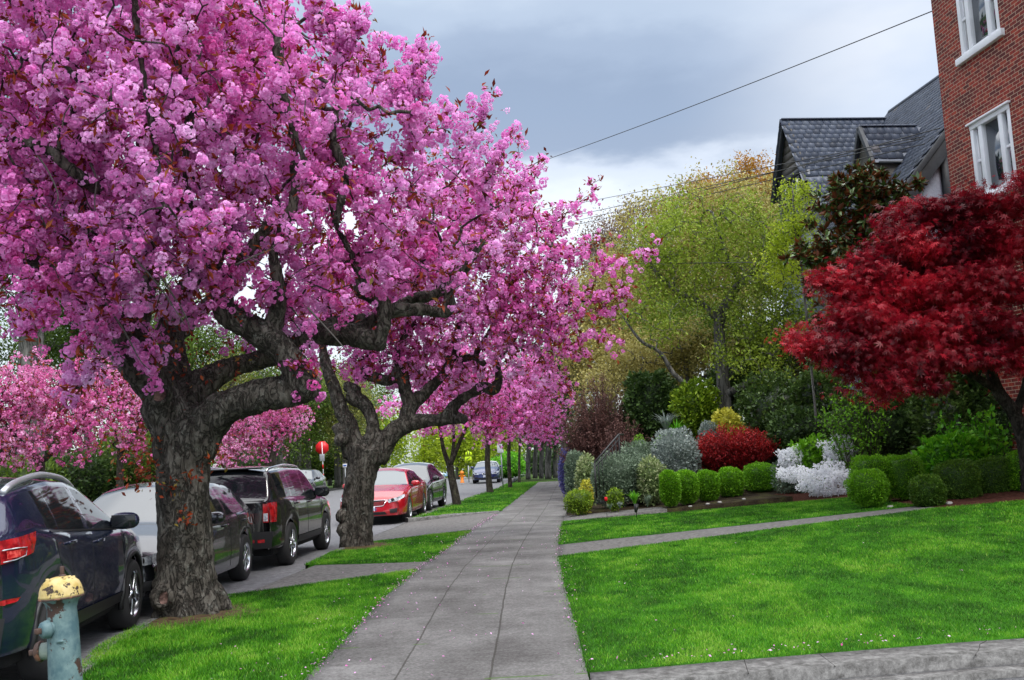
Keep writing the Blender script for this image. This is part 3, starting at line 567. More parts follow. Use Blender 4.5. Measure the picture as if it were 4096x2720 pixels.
# ---------------------------------------------------------------- bark, blossom and leaf materials
def bark_mat(name, c0, c1, c2, sc=9, lich=None, bump=1, stretch=(1, 1, .45), bd=.03):
    mt, nd, lk, b = base(name)
    t = nd.new('ShaderNodeTexCoord'); mp = nd.new('ShaderNodeMapping'); mp.inputs['Scale'].default_value = stretch; lk.new(t.outputs['Object'], mp.inputs[0])
    n = nd.new('ShaderNodeTexNoise'); n.inputs['Scale'].default_value = sc; n.inputs['Detail'].default_value = 10; n.inputs['Roughness'].default_value = .72; n.inputs['Distortion'].default_value = .6; lk.new(mp.outputs[0], n.inputs[0])
    r = nd.new('ShaderNodeValToRGB'); ramp(r.color_ramp, [(.34, c0), (.5, c1), (.66, c2)]); lk.new(n.outputs['Fac'], r.inputs[0]); out = r.outputs[0]
    v = nd.new('ShaderNodeTexNoise'); v.inputs['Scale'].default_value = sc*1.5; v.inputs['Detail'].default_value = 5; v.inputs['Roughness'].default_value = .6; v.inputs['Distortion'].default_value = 1.2; lk.new(mp.outputs[0], v.inputs[0])
    sb = nd.new('ShaderNodeMath'); sb.operation = 'SUBTRACT'; lk.new(v.outputs['Fac'], sb.inputs[0]); sb.inputs[1].default_value = .5; ab = nd.new('ShaderNodeMath'); ab.operation = 'ABSOLUTE'; lk.new(sb.outputs[0], ab.inputs[0])
    rv = nd.new('ShaderNodeMapRange'); rv.inputs[1].default_value = 0; rv.inputs[2].default_value = .055; rv.inputs[3].default_value = .25; lk.new(ab.outputs[0], rv.inputs[0])
    mm = nd.new('ShaderNodeMix'); mm.data_type = 'RGBA'; mm.blend_type = 'MULTIPLY'; mm.inputs[0].default_value = .7; lk.new(out, mm.inputs[6]); lk.new(rv.outputs[0], mm.inputs[7]); out = mm.outputs[2]
    if lich:
        n3 = nd.new('ShaderNodeTexNoise'); n3.inputs['Scale'].default_value = 9.0; n3.inputs['Detail'].default_value = 9; n3.inputs['Roughness'].default_value = .8; lk.new(t.outputs['Object'], n3.inputs[0])
        r3 = nd.new('ShaderNodeValToRGB'); ramp(r3.color_ramp, [(.57, (0, 0, 0)), (.66, (.75, .75, .75))]); lk.new(n3.outputs['Fac'], r3.inputs[0])
        m3 = nd.new('ShaderNodeMix'); m3.data_type = 'RGBA'; lk.new(r3.outputs[0], m3.inputs[0]); lk.new(out, m3.inputs[6]); m3.inputs[7].default_value = (*lich, 1); out = m3.outputs[2]
    lk.new(out, b.inputs['Base Color']); b.inputs['Roughness'].default_value = .9; b.inputs['Specular IOR Level'].default_value = .2
    bp = nd.new('ShaderNodeBump'); bp.inputs['Strength'].default_value = bump; bp.inputs['Distance'].default_value = bd
    ad = nd.new('ShaderNodeMath'); ad.operation = 'ADD'; lk.new(n.outputs['Fac'], ad.inputs[0]); lk.new(rv.outputs[0], ad.inputs[1]); lk.new(ad.outputs[0], bp.inputs['Height']); lk.new(bp.outputs[0], b.inputs['Normal']); return mt
M_bark = bark_mat('cherry_bark', (.035, .030, .025), (.085, .076, .064), (.17, .16, .14), 7, lich=(.27, .28, .25), bd=.035)
M_bark2 = bark_mat('young_cherry_bark', (.03, .025, .02), (.07, .06, .048), (.13, .12, .09), 12, lich=(.13, .14, .06))
M_barkg = bark_mat('grey_bark', (.07, .065, .06), (.15, .145, .135), (.26, .25, .235), 3, stretch=(1, 1, .15))
M_twig = pm('grey_twig', (.09, .08, .075), .85)
M_bloom = am('pink_blossom', [(0, (.48, .02, .19)), (.22, (.78, .10, .44)), (.5, (.92, .30, .74)), (.75, (.97, .46, .88)), (1, (1, .68, .98))], rough=.65, spec=.15, trans=.4)
M_bloomf = am('far_pink_blossom', [(0, (.30, .018, .10)), (.3, (.60, .075, .30)), (.6, (.80, .22, .52)), (1, (.95, .58, .84))], rough=.65, spec=.15, trans=.3)
M_bronze = am('bronze_leaf', [(0, (.08, .015, .008)), (.5, (.25, .036, .014)), (.85, (.42, .075, .02)), (1, (.22, .17, .03))], rough=.5, spec=.35, trans=.3)
# ---------------------------------------------------------------- templates
def flower_t(k=8, r=.024):
    a = np.arange(k)*2*math.pi/k; rr = r*(1+.16*np.cos(a*k/2+.4)); z = .010+.006*np.where(np.arange(k) % 2, 1, -1)
    v = [[0, 0, 0]]+[[rr[i]*math.cos(a[i]), rr[i]*math.sin(a[i]), z[i]] for i in range(k)]; f = [[0, 1+i, 1+(i+1) % k] for i in range(k)]; sh = [-.22]+[.10]*k
    if k > 5:
        n0 = len(v); v += [[0, 0, .004]]+[[r*.55*math.cos(q), r*.55*math.sin(q), .020+.004*((i % 2))] for i, q in enumerate(np.arange(5)*1.2566)]; f += [[n0, n0+1+i, n0+1+(i+1) % 5] for i in range(5)]; sh += [-.25]+[.16]*5
    return np.array(v), np.array(f), np.array(sh)
def cluster_t(nf, rc, k, fr, seed):
    g = np.random.default_rng(seed); tv, tf, ts = flower_t(k, fr); D = g.normal(size=(nf, 3)); D /= np.linalg.norm(D, axis=1)[:, None]
    for _ in range(30):      # spread over the ball
        d = D[:, None]-D[None]; q = np.linalg.norm(d, axis=2)+1e-3; D = D+.02*(d/q[..., None]**3).sum(1); D /= np.linalg.norm(D, axis=1)[:, None]
    global R; keep = R; R = g; Rm = look_rot(D+.25*g.normal(size=D.shape)); V, F, Sh = scatter(tv, [tf], D*rc*(.45+.85*g.random((nf, 1)))*(.75+.6*g.random(3)), Rm, .8+.4*g.random(nf), ts, g.normal(size=nf)*.13); R = keep
    # buds
    return V, F[0], Sh
def sc_no_clip(ts): return ts
CL = {0: [cluster_t(13, .052, 8, .026, i) for i in range(6)], 1: [cluster_t(11, .055, 5, .029, 20+i) for i in range(5)], 2: [cluster_t(8, .06, 4, .042, 40+i) for i in range(4)]}
def put_clusters(P, lod, size, shade, name, mat, parent):
    T = CL[lod]; k = R.integers(0, len(T), len(P)); VV = []; FF = []; SS = []; n0 = 0
    for q, (tv, tf, ts) in enumerate(T):
        s = k == q
        if not s.any(): continue
        V, F, Sh = scatter(tv, [tf], P[s], rand_rot(int(s.sum())), size[s], ts-.5*0, shade[s]-.0); VV.append(V); FF.append(F[0]+n0); SS.append(Sh); n0 += len(V)
    return mk(name, np.concatenate(VV), np.concatenate(FF), mat, parent, np.concatenate(SS), smooth=False)
LEAF = (np.array([[0, 0, 0], [.30, .22, .03], [.28, .0, -.03], [1, 0, -.05], [.62, .19, .01], [.62, -.19, .01], [.30, -.22, .03]]), np.array([[0, 2, 1], [0, 6, 2]]), np.array([[2, 3, 4, 1], [2, 6, 5, 3]]))
LV = np.array([[0, 0, 0], [.45, .26, .04], [1, 0, -.06], [.45, -.26, .04], [.45, 0, -.03]])       # folded leaf, four triangles
LF = np.array([[0, 4, 1], [1, 4, 2], [0, 3, 4], [4, 3, 2]])
LQ = np.array([[0, 0, 0], [.5, .28, .05], [1, 0, -.05], [.5, -.28, .05]]); LQF = np.array([[0, 3, 2, 1]])
def dir_rot(D):      # x axis -> D
    D = D/(np.linalg.norm(D, axis=1)[:, None]+1e-9); Z = R.normal(size=D.shape)*.6+[0, 0, 1]; Y = np.cross(Z, D); Y /= np.linalg.norm(Y, axis=1)[:, None]+1e-9; return np.stack([D, Y, np.cross(D, Y)], -1)
def leaves(P, D, size, shade, name, mat, parent, quad=True, tmpl=None):
    tv, tf = (LQ, LQF) if quad else (LV, LF)
    if tmpl: tv, tf = tmpl
    V, F, Sh = scatter(tv, [tf], P, dir_rot(D), size, np.zeros(len(tv)), shade); return mk(name, V, F[0], mat, parent, Sh)
# ---------------------------------------------------------------- branching
def grow(sk, T, step=.22, rtip=.005, expn=2.3, up=.12, jit=.05, maxlen=3.):
    """sk: list of polylines (n,4: x y z r). T: target points. Returns chains [(indices)], P, radii"""
    P = []; Rr = []; par = []; 
    for pth in sk:
        for q in pth: P.append(q[:3]); Rr.append(q[3]); par.append(-1)
    n0 = len(P); cap = n0+len(T)*16; A = np.zeros((cap, 3)); A[:n0] = P; n = n0; parent = -np.ones(cap, int); chains = []; rfix = np.zeros(cap); rfix[:n0] = Rr
    d0 = np.array([np.min(np.linalg.norm(A[:n0]-t, axis=1)) for t in T]); 
    for t in T[np.argsort(d0)]:
        d = np.linalg.norm(A[:n]-t, axis=1); d[:n0] += .15; i = int(np.argmin(d)); s = A[i]; L_ = float(np.linalg.norm(t-s))
        if L_ > maxlen: continue
        k = int(min(max(2, math.ceil(L_/step)), 15)); prev = i; ch = [i]; bend = R.normal(size=3)*jit*L_+np.array([0, 0, up*L_])
        for q in range(1, k+1):
            f = q/k; p = s+(t-s)*f+bend*math.sin(f*math.pi)+R.normal(size=3)*jit*.25*min(L_, 1)*(q < k); A[n] = p; parent[n] = prev; prev = n; ch.append(n); n += 1
        chains.append(ch)
    w = np.zeros(n)
    for i in range(n-1, n0-1, -1):
        w[i] = max(w[i], 0)
        if w[i] == 0: w[i] = rtip**expn
        if parent[i] >= 0: w[parent[i]] += w[i]
    r = w**(1/expn); r[:n0] = rfix[:n0]
    return chains, A[:n], r
def branch_mesh(b, chains, A, r, nmin=4, rmax=.08):
    for ch in chains:
        P = A[ch]; rr = np.minimum(r[ch], rmax); rr[0] = min(rr[0], rr[1]*1.25); k = 6 if rr.max() > .03 else (5 if rr.max() > .012 else nmin-1 if nmin > 3 else 3)
        b.tube(P, rr, k, cap=False)
def blobs_pts(blobs, n, shell=.35):
    w = np.array([b[1][0]*b[1][1]*b[1][2] for b in blobs]); k = R.choice(len(blobs), n, p=w/w.sum()); D = R.normal(size=(n, 3)); D /= np.linalg.norm(D, axis=1)[:, None]
    rr = R.random(n)**shell; c = np.array([b[0] for b in blobs])[k]; rad_ = np.array([b[1] for b in blobs])[k]; return c+D*rr[:, None]*rad_
def fuse(b, name, mat, parent, voxel=.03, amp=.03, fine=.012, sc=2.2):
    """weld overlapping limb tubes into one gnarled skin"""
    o = b.build('tmp', mat, None); m_ = o.modifiers.new('r', 'REMESH'); m_.mode = 'VOXEL'; m_.voxel_size = voxel; m_.use_smooth_shade = True
    s_ = o.modifiers.new('s', 'SMOOTH'); s_.iterations = 3; s_.factor = .6
    dg = bpy.context.evaluated_depsgraph_get(); dg.update(); me = bpy.data.meshes.new_from_object(o.evaluated_get(dg)); bpy.data.objects.remove(o)
    n = len(me.vertices); V = np.zeros(n*3, np.float32); me.vertices.foreach_get('co', V); V = V.reshape(-1, 3).astype(float); Nn = np.zeros(n*3, np.float32); me.vertices.foreach_get('normal', Nn); Nn = Nn.reshape(-1, 3)
    d = amp*(vnoise(V*[sc, sc, sc*.6])-.5)*2+amp*.7*(vnoise(V*[sc*2.6, sc*2.6, sc*1.4]+50)-.5)*2+fine*(np.abs(vnoise(V*[16, 16, 5]+9)-.5)*-4+1)+fine*.7*(vnoise(V*26)-.5)*2
    me.vertices.foreach_set('co', (V+Nn*d[:, None]).astype(np.float32).ravel()); me.polygons.foreach_set('use_smooth', np.ones(len(me.polygons), bool)); me.materials.clear(); me.materials.append(mat); me.update()
    me.name = name; ob = bpy.data.objects.new(name, me); link(ob, parent); return ob
def limb(pts, n=5):   # pts: (u, v, D, r) in photo pixels and metres -> smooth world polyline with radius
    P = np.array([[*at(u, v, D), r] for u, v, D, r in pts]); return smooth_path(P, n)
def blossom_tree(root, sk, blobs, nT, lod, cper, size, leaf_n, leaf_s, spread=.09, shell=.35, step=.22, jit=.05, bloom=None, dens_dir=None, extra=None, bark=None, thick=None, rtip=.005, up=.12, sh0=.5, nmin=4, pclip=None, tuft=6, maxlen=3., clen=3):
    T = blobs_pts(blobs, nT, shell)
    if extra is not None: T = np.concatenate([T, extra])
    if pclip is not None: T = T[pclip(T)]
    chains, A, r = grow(sk, T, step, rtip, jit=jit, up=up, maxlen=maxlen)
    b = MB(); branch_mesh(b, chains, A, r, nmin)
    if thick: 
        fuse(thick, 'trunk', bark or M_bark, root, voxel=.028); b.build('branches', bark or M_bark, root, shade=False)
    else:
        for s in sk: b.tube(s[:, :3], s[:, 3], 10, cap=True)
        b.build('trunk', bark or M_bark2, root, smooth=True, shade=False)
    P = []; Dl = []; Tp = []
    for ch in chains:
        pts = A[ch]; m_ = len(pts); 
        for q in range(max(1, m_-clen), m_):
            for _ in range(cper if isinstance(cper, int) else R.poisson(cper)):
                f = R.random(); p = pts[q-1]*(1-f)+pts[q]*f; P.append(p)
        Tp.append((pts[-1], pts[-1]-pts[-2]))
    P = np.array(P); P = P+R.normal(size=P.shape)*spread; n = len(P)
    big = vnoise(P*1.1); sh = sh0+.55*(big-.5)+R.normal(size=n)*.11
    put_clusters(P, lod, size*(.55+.95*R.random(n)**1.6), sh, 'crown', bloom or M_bloom, root)
    # bronze leaves: tufts at shoot tips and among the blossom
    tp = np.array([t[0] for t in Tp]); td = np.array([t[1] for t in Tp]); td = td/(np.linalg.norm(td, axis=1)[:, None]+1e-6); k = R.integers(0, len(P), leaf_n)
    a = np.repeat(tp, tuft, 0); ad = np.repeat(td, tuft, 0)*.7+R.normal(size=(len(a), 3))*.6+[0, 0, .25]; 
    LP = np.concatenate([a+R.normal(size=a.shape)*.03, P[k]+R.normal(size=(leaf_n, 3))*spread*.7]); LD = np.concatenate([ad, R.normal(size=(leaf_n, 3))*.8+[0, 0, .2]])
    leaves(LP, LD, leaf_s*(.5+.8*R.random(len(LP))), np.clip(.5+.25*R.normal(size=len(LP)), 0, 1), 'leaves', M_bronze, root, tmpl=(LV*[1, .68, 1.6], LF) if lod == 0 else (LQ*[1, .75, 1.5], LQF))
    return chains, A, r, P
def bl(u, v, D, r, sq=(1, 1, 1)): return (at(u, v, D), np.array([r*sq[0], r*sq[1], r*sq[2]]))
# ---------------------------------------------------------------- the big near cherry
t1 = empty('cherry_tree', (-3.62, 10.75, .08), 0, 'huge old flowering cherry nearest the hydrant, thick gnarled trunk and arching limbs', 'tree', 'flowering cherry trees along the kerb')
def world_parts(root): # parts are modelled in world coordinates
    for ch in root.children: ch.matrix_parent_inverse = root.matrix_basis.inverted()
D0 = 10.75
L1 = [limb([(742, 2520, D0, .37), (742, 2440, D0, .335), (745, 2300, D0, .30), (742, 2120, D0, .29), (735, 1950, D0, .285), (728, 1800, D0, .30), (730, 1690, D0, .32)], 4),
      limb([(780, 1800, D0, .23), (830, 1690, D0-.1, .205), (900, 1630, D0-.2, .18), (1040, 1585, D0-.3, .16), (1170, 1560, D0-.35, .165), (1262, 1535, D0-.4, .13)]),                       # low right limb
      limb([(1205, 1530, D0-.35, .17), (1160, 1440, D0-.4, .15), (1085, 1365, D0-.45, .14), (980, 1300, D0-.5, .135), (905, 1240, D0-.5, .125), (890, 1150, D0-.5, .115), (915, 1085, D0-.45, .07), (985, 1010, D0-.4, .055), (1060, 920, D0-.3, .05), (1110, 840, D0-.2, .045), (1100, 740, D0-.2, .035)]),
      limb([(735, 1640, D0+.15, .24), (800, 1545, D0+.3, .175), (910, 1475, D0+.5, .145), (1010, 1445, D0+.6, .13), (1127, 1400, D0+.7, .125), (1245, 1345, D0+.7, .13), (1400, 1340, D0+.6, .135), (1540, 1378, D0+.5, .11)]),   # second limb
      limb([(1520, 1370, D0+.5, .10), (1532, 1300, D0+.45, .085), (1530, 1215, D0+.4, .085), (1455, 1165, D0+.35, .085), (1440, 1110, D0+.3, .055), (1410, 1020, D0+.25, .05), (1345, 900, D0+.2, .045), (1320, 790, D0+.1, .04), (1280, 690, D0, .03)]),
      limb([(1400, 1335, D0+.6, .09), (1560, 1248, D0+.7, .075), (1690, 1240, D0+.8, .07), (1785, 1248, D0+.85, .07), (1795, 1190, D0+.85, .06), (1770, 1135, D0+.8, .045), (1800, 1050, D0+.8, .035)]),
      limb([(1245, 1340, D0+.9, .10), (1330, 1290, D0+1.2, .09), (1500, 1270, D0+1.3, .08), (1640, 1200, D0+1.3, .07), (1760, 1170, D0+1.3, .055), (1850, 1090, D0+1.2, .045), (1930, 960, D0+1.1, .035)]),
      limb([(690, 1700, D0, .25), (640, 1580, D0-.1, .185), (563, 1463, D0-.25, .165), (500, 1320, D0-.4, .15), (435, 1240, D0-.5, .13), (365, 1130, D0-.6, .115), (240, 1085, D0-.8, .09), (90, 1010, D0-1.1, .075), (-60, 960, D0-1.4, .06)]),     # left limb
      limb([(720, 1660, D0+.2, .22), (700, 1500, D0+.4, .17), (690, 1360, D0+.6, .14), (684, 1260, D0+.7, .13), (760, 1130, D0+.9, .10), (900, 1000, D0+1.0, .08), (960, 880, D0+1.0, .06)]),
      limb([(650, 1580, D0+.3, .15), (560, 1330, D0+.8, .12), (600, 1100, D0+1., .09), (640, 850, D0+1., .07), (625, 611, D0+.8, .055), (575, 330, D0+.5, .05), (557, 178, D0+.3, .045), (534, -40, D0, .04), (520, -300, D0, .03)]),
      limb([(1060, 1400, D0-.3, .09), (1120, 1200, D0-.5, .075), (1100, 1000, D0-.6, .06), (1180, 780, D0-.6, .05), (1160, 520, D0-.6, .04), (1130, 300, D0-.6, .035), (1090, 80, D0-.5, .03)]),
      limb([(430, 1240, D0-.5, .10), (380, 1000, D0-.6, .08), (330, 760, D0-.7, .06), (250, 520, D0-.8, .05), (200, 250, D0-.9, .045), (180, -60, D0-1, .03)]),
      limb([(900, 1140, D0-.5, .09), (800, 930, D0-.9, .07), (740, 700, D0-1.3, .055), (770, 430, D0-1.5, .045), (800, 150, D0-1.6, .035)]),
      limb([(640, 1600, D0+.4, .13), (420, 1350, D0+1.6, .1), (260, 1000, D0+2.2, .08), (120, 700, D0+2.4, .06), (60, 300, D0+2.4, .05)]),
      limb([(700, 1350, D0+.8, .10), (1000, 1050, D0+2, .08), (1250, 760, D0+2.4, .06), (1400, 480, D0+2.3, .05), (1450, 250, D0+2.2, .03)])]
L1 += [limb(q, 4) for q in ([(640, 760, 9.0, .045), (623, 611, 8.8, .042), (590, 400, 8.7, .036), (557, 178, 8.7, .03), (534, -40, 8.7, .024)], [(1240, 720, 9.4, .04), (1170, 500, 9.2, .034), (1120, 330, 9.1, .028), (1110, 160, 9.1, .02)],
      [(60, 560, 8.8, .05), (190, 600, 8.8, .045), (300, 690, 8.9, .05), (400, 760, 9.2, .06)], [(900, 560, 8.9, .032), (820, 470, 8.8, .028), (830, 380, 8.8, .02), (720, 300, 8.8, .014)], [(1340, 900, 9.8, .05), (1380, 700, 9.8, .04), (1330, 560, 9.8, .03), (1350, 430, 9.8, .022)], [(330, 320, 8.8, .03), (210, 250, 8.8, .026), (90, 230, 8.8, .02)])]
th_ = MB()
for s in L1:
    k = 20 if s[0][3] > .2 else 12; th_.tube(s[:, :3], s[:, 3], k)
# root flare, burl, knots and the healed branch collar
for a_ in np.arange(7)*.9+.3: th_.tube([np.array([-3.62, 10.75, .55]), np.array([-3.62+.25*math.cos(a_), 10.75+.25*math.sin(a_), .26]), np.array([-3.62+.40*math.cos(a_), 10.75+.40*math.sin(a_), .02])], [.13, .11, .06], 10)
def ball(b, c, r, n=10): V, F = lathe([(1e-3, -r)]+[(r*math.cos(t), r*math.sin(t)) for t in np.linspace(-1.4, 1.4, n)]+[(1e-3, r)], 14, c=c); b.add(V, F)
ball(th_, at(650, 2390, D0-.26), .14); ball(th_, at(885, 1150, D0-.5), .145); ball(th_, at(1230, 1545, D0-.42), .145); ball(th_, at(635, 2340, D0-.1), .09); ball(th_, at(870, 1700, D0-.1), .13); ball(th_, at(560, 1420, D0-.3), .19)
ball(th_, at(660, 1640, D0-.1), .24); ball(th_, at(790, 1720, D0-.05), .27)
cB = [bl(330, 250, 9.6, 2.0), bl(900, 240, 9.8, 1.6), bl(640, 650, 9.4, 1.5, (1.3, 1, 1)), bl(150, 800, 9.8, 1.3), bl(1250, 700, 10.2, 1.35), bl(1500, 850, 10.6, 1.15), bl(1700, 900, 11.2, .9),
      bl(1500, 1060, 10.9, .8), bl(900, 1000, 10.2, 1.1, (1.3, 1, .8)), bl(400, 1000, 9.6, 1.1, (1.3, 1, .75)), bl(1420, 480, 10.6, .85), bl(1600, 600, 10.8, .66), bl(1520, 330, 10.5, .45), bl(1330, 260, 10.3, .5), bl(700, 350, 12.3, 2.1), bl(1180, 360, 12.2, 1.15), bl(300, 900, 12.0, 1.5), bl(1150, 1130, 11.6, 1.0),
      bl(100, -300, 9.5, 2.2), bl(800, -300, 9.7, 1.6), bl(150, 1290, 9.2, .42), bl(200, 1180, 9.2, .45, (1.2, 1, .8)), bl(560, 1010, 9.0, .6, (1.2, 1, .6)), bl(80, 1080, 9.2, .5), bl(840, 900, 8.9, .6), bl(1900, 700, 11.4, .45), bl(1240, 1420, 10.3, .22), bl(280, 1560, 10.6, .35),
      bl(600, 1190, 10.2, .8, (1.7, 1, .6)), bl(1250, 1180, 10.3, .6, (1.5, 1, .5)), bl(1100, 1260, 10.8, .5), bl(430, 1180, 9.8, .5), bl(1700, 1080, 11.3, .6), bl(950, 1230, 11., .45), bl(150, 560, 9.2, 1.1)]
shoots = []
for (u0, v0, u1, v1, D_) in [(1440, 300, 1410, 20, 10.2), (1400, 330, 1345, 60, 10.3), (1560, 420, 1510, 150, 10.4), (1640, 420, 1700, 150, 10.5), (1660, 520, 1690, 260, 10.5), (1780, 760, 1960, 370, 11), (1750, 700, 1940, 480, 11), (1880, 850, 2055, 520, 11.4), (1850, 800, 2010, 640, 11.4), (1960, 900, 2160, 640, 11.6), (1600, 500, 1600, 300, 10.3), (1700, 620, 1830, 440, 10.8),
                             (1230, 120, 1290, -30, 10), (1300, 200, 1440, 60, 10.1), (1000, 1180, 590, 1490, 10.1), (1100, 1400, 1245, 1500, 10.2), (1350, 1100, 1390, 1400, 10.2), (400, 1200, 330, 1400, 9.4), (200, 1200, 90, 1330, 9.3), (500, 1300, 390, 1300, 9.6), (620, 1300, 610, 1480, 10.1), (500, 1330, 280, 1590, 10.0)]:
    for q in np.linspace(.35, 1, 6): shoots.append(at(u0+(u1-u0)*q, v0+(v1-v0)*q, D_)+R.normal(size=3)*.035*(1.4-q))
def keep1(T):      # no blossom inside the open space under the crown and none hanging over the trunk
    u, v = proj_np(T); k = ~((v > 1300) & (u > 640) & (u < 1150) & (T[:, 1] < 11.4)); k &= ~((v > 1260) & (u > 1290) & (u < 2100)); k &= ~((v < .52*(u-1260)) & (R.random(len(u)) < .9)) | (np.arange(len(u)) >= 2350); return k
def proj_np(P):
    z = P[:, 2]-EYE; dep = P[:, 1]*cp_+z*sp_; b2 = (-P[:, 1]*sp_+z*cp_)/dep; a2 = P[:, 0]/dep; return 2048+FP*(a2*cr-b2*sr), 1360-FP*(a2*sr+b2*cr)
res1 = blossom_tree(t1, L1, cB, 2350, 0, 2.3, .80, 7500, .10, spread=.10, extra=np.array(shoots), thick=th_, step=.16, jit=.09, pclip=keep1, tuft=6, clen=4, sh0=.57, rtip=.0065, shell=.42)
# epicormic sprays of bronze and green leaves on the trunk
P = []; D_ = []
for (u, v, k, s) in [(560, 1850, 60, .10), (600, 1780, 40, .10), (690, 1960, 25, .06), (740, 2070, 30, .06), (770, 1900, 20, .05), (870, 1830, 30, .08), (545, 1890, 40, .1), (600, 1920, 30, .07), (610, 1600, 120, .25), (520, 1500, 120, .25), (700, 1330, 200, .35), (950, 1380, 150, .3)]:
    c = at(u, v, D0-.42 if v > 1700 else D0+.1); P.append(c+R.normal(size=(k, 3))*s); D_.append(R.normal(size=(k, 3))+[0, -.5, -.4])
P = np.concatenate(P); leaves(P, np.concatenate(D_),   .065*(.6+.7*R.random(len(P))), np.clip(.62+.34*R.normal(size=len(P)), 0, 1), 'trunk_shoots', M_bronze, t1, quad=False)
# healed branch collar and the wound on the burl
def knot(c, r, tilt, mat2):
    d = -(c-O3); d /= np.linalg.norm(d); d = d+np.array([tilt, 0, 0]); d /= np.linalg.norm(d); Mq = look_rot(d[None])[0]; a = np.linspace(0, 2*math.pi, 22); P_ = np.array([c+Mq@np.array([r*math.cos(t)*.85, r*math.sin(t), .02*math.sin(3*t)]) for t in a]); b = MB(); b.tube(P_, r*(.30+.06*np.sin(a*2)), 8, cap=False); k = b.build('branch_collar', M_bark, t1, smooth=True, shade=False)
    V, F = lathe([(.001, -.02), (r*.5, -.012), (r*.85, .0)], 16, Mq, c-d*.0); b = MB(); b.add(V, F); b.build('heartwood', mat2, k, shade=False)
M_heart = pm('weathered_heartwood', (.12, .06, .05), .9, stops=[(.4, (.05, .025, .02)), (.6, (.22, .13, .11))], scale=18, bump=1, bscale=40)
knot(at(640, 1580, D0-.42), .10, -.15, M_heart); knot(at(655, 2392, D0-.42), .085, -.2, M_heart)
# long drooping bare twigs in front of the lower crown
b = MB()
for (pts) in [[(0, 500, 8.8), (120, 590, 8.8), (190, 680, 8.7), (232, 780, 8.7), (215, 830, 8.7)], [(40, 640, 9), (110, 700, 8.9), (125, 760, 8.9), (180, 830, 8.8)], [(360, 650, 9), (385, 720, 9), (380, 830, 9), (420, 930, 9)], [(420, 1210, 9.6), (500, 1330, 9.6), (560, 1440, 9.7), (600, 1480, 9.8)], [(640, 1100, 9.5), (740, 1260, 9.5), (760, 1330, 9.5)], [(860, 940, 9.6), (960, 1010, 9.6), (1060, 1060, 9.6)], [(1230, 1230, 9.8), (1340, 1350, 9.9), (1400, 1420, 9.9)], [(940, 1060, 9.4), (1080, 1000, 9.4), (1200, 980, 9.4)], [(520, 1010, 9.2), (640, 1150, 9.2), (740, 1300, 9.3)]]:
    s = smooth_path(np.array([at(*q) for q in pts]), 5); b = MB(); b.tube(s, np.linspace(.012, .004, len(s)), 5); b.build('twig', M_twig, t1, shade=False)
pass; world_parts(t1)
# ---------------------------------------------------------------- second cherry
t2 = empty('cherry_tree', (-3.03, 18.3, .08), 0, 'old flowering cherry with warty trunk beside the driveway and the red sedan', 'tree', 'flowering cherry trees along the kerb')
D0 = 18.3
L2 = [limb([(1428, 2225, D0, .34), (1425, 2150, D0, .30), (1432, 2000, D0, .285), (1450, 1880, D0, .30), (1470, 1790, D0, .32)], 4),
      limb([(1500, 1840, D0, .21), (1560, 1740, D0, .17), (1640, 1695, D0, .15), (1760, 1680, D0, .13), (1850, 1672, D0, .11)]),
      limb([(1770, 1680, D0, .13), (1820, 1620, D0, .12), (1870, 1580, D0, .11), (1930, 1550, D0, .10), (1975, 1560, D0, .10), (1995, 1520, D0, .085), (1990, 1450, D0, .06), (2010, 1410, D0, .045)]),
      limb([(1630, 1690, D0, .15), (1640, 1630, D0, .13), (1700, 1570, D0, .12), (1780, 1490, D0, .10), (1810, 1410, D0, .09), (1830, 1330, D0, .07), (1835, 1240, D0, .05)]),
      limb([(1650, 1640, D0, .12), (1620, 1560, D0, .11), (1600, 1480, D0, .11), (1560, 1520, D0, .10), (1480, 1500, D0, .10), (1460, 1470, D0, .09)]),
      limb([(1480, 1800, D0, .17), (1490, 1700, D0, .13), (1460, 1620, D0, .12), (1410, 1590, D0, .12), (1420, 1560, D0, .10), (1380, 1545, D0, .08)]),
      limb([(1440, 1820, D0, .16), (1400, 1700, D0, .13), (1370, 1650, D0, .12), (1340, 1560, D0, .10), (1310, 1480, D0, .09), (1290, 1380, D0+.2, .07)]),
      limb([(1400, 1830, D0, .14), (1380, 1760, D0, .12), (1350, 1700, D0, .10)]),
      limb([(1830, 1440, D0, .07), (1900, 1430, D0, .075), (1940, 1460, D0, .06)]), limb([(1600, 1490, D0, .09), (1590, 1400, D0, .07), (1640, 1300, D0, .05), (1700, 1180, D0, .045), (1760, 1050, D0, .04), (1850, 920, D0, .035)]),
      limb([(1835, 1300, D0-.2, .05), (1920, 1250, D0-.4, .045), (2030, 1150, D0-.6, .04), (2150, 1040, D0-.8, .03), (2280, 960, D0-1, .025)]),
      limb([(2000, 1440, D0-.2, .04), (2100, 1300, D0-.4, .035), (2250, 1220, D0-.6, .03), (2400, 1200, D0-.7, .02)]), limb([(1900, 1420, D0+.4, .05), (2000, 1250, D0+.8, .04), (2100, 1050, D0+1, .035), (2200, 850, D0+1, .025)])]
th_ = MB()
for s in L2: th_.tube(s[:, :3], s[:, 3], 18 if s[0][3] > .2 else 10)
for (u, v, r_) in [(1365, 2120, .14), (1380, 2170, .15), (1370, 2065, .17), (1385, 2010, .13), (1400, 1930, .13), (1385, 2215, .18), (1460, 1900, .14), (1420, 2080, .17), (1360, 1760, .14), (1845, 1675, .13)]:
    ball(th_, at(u+6, v, D0-.12-.08*R.random()), r_*.86)
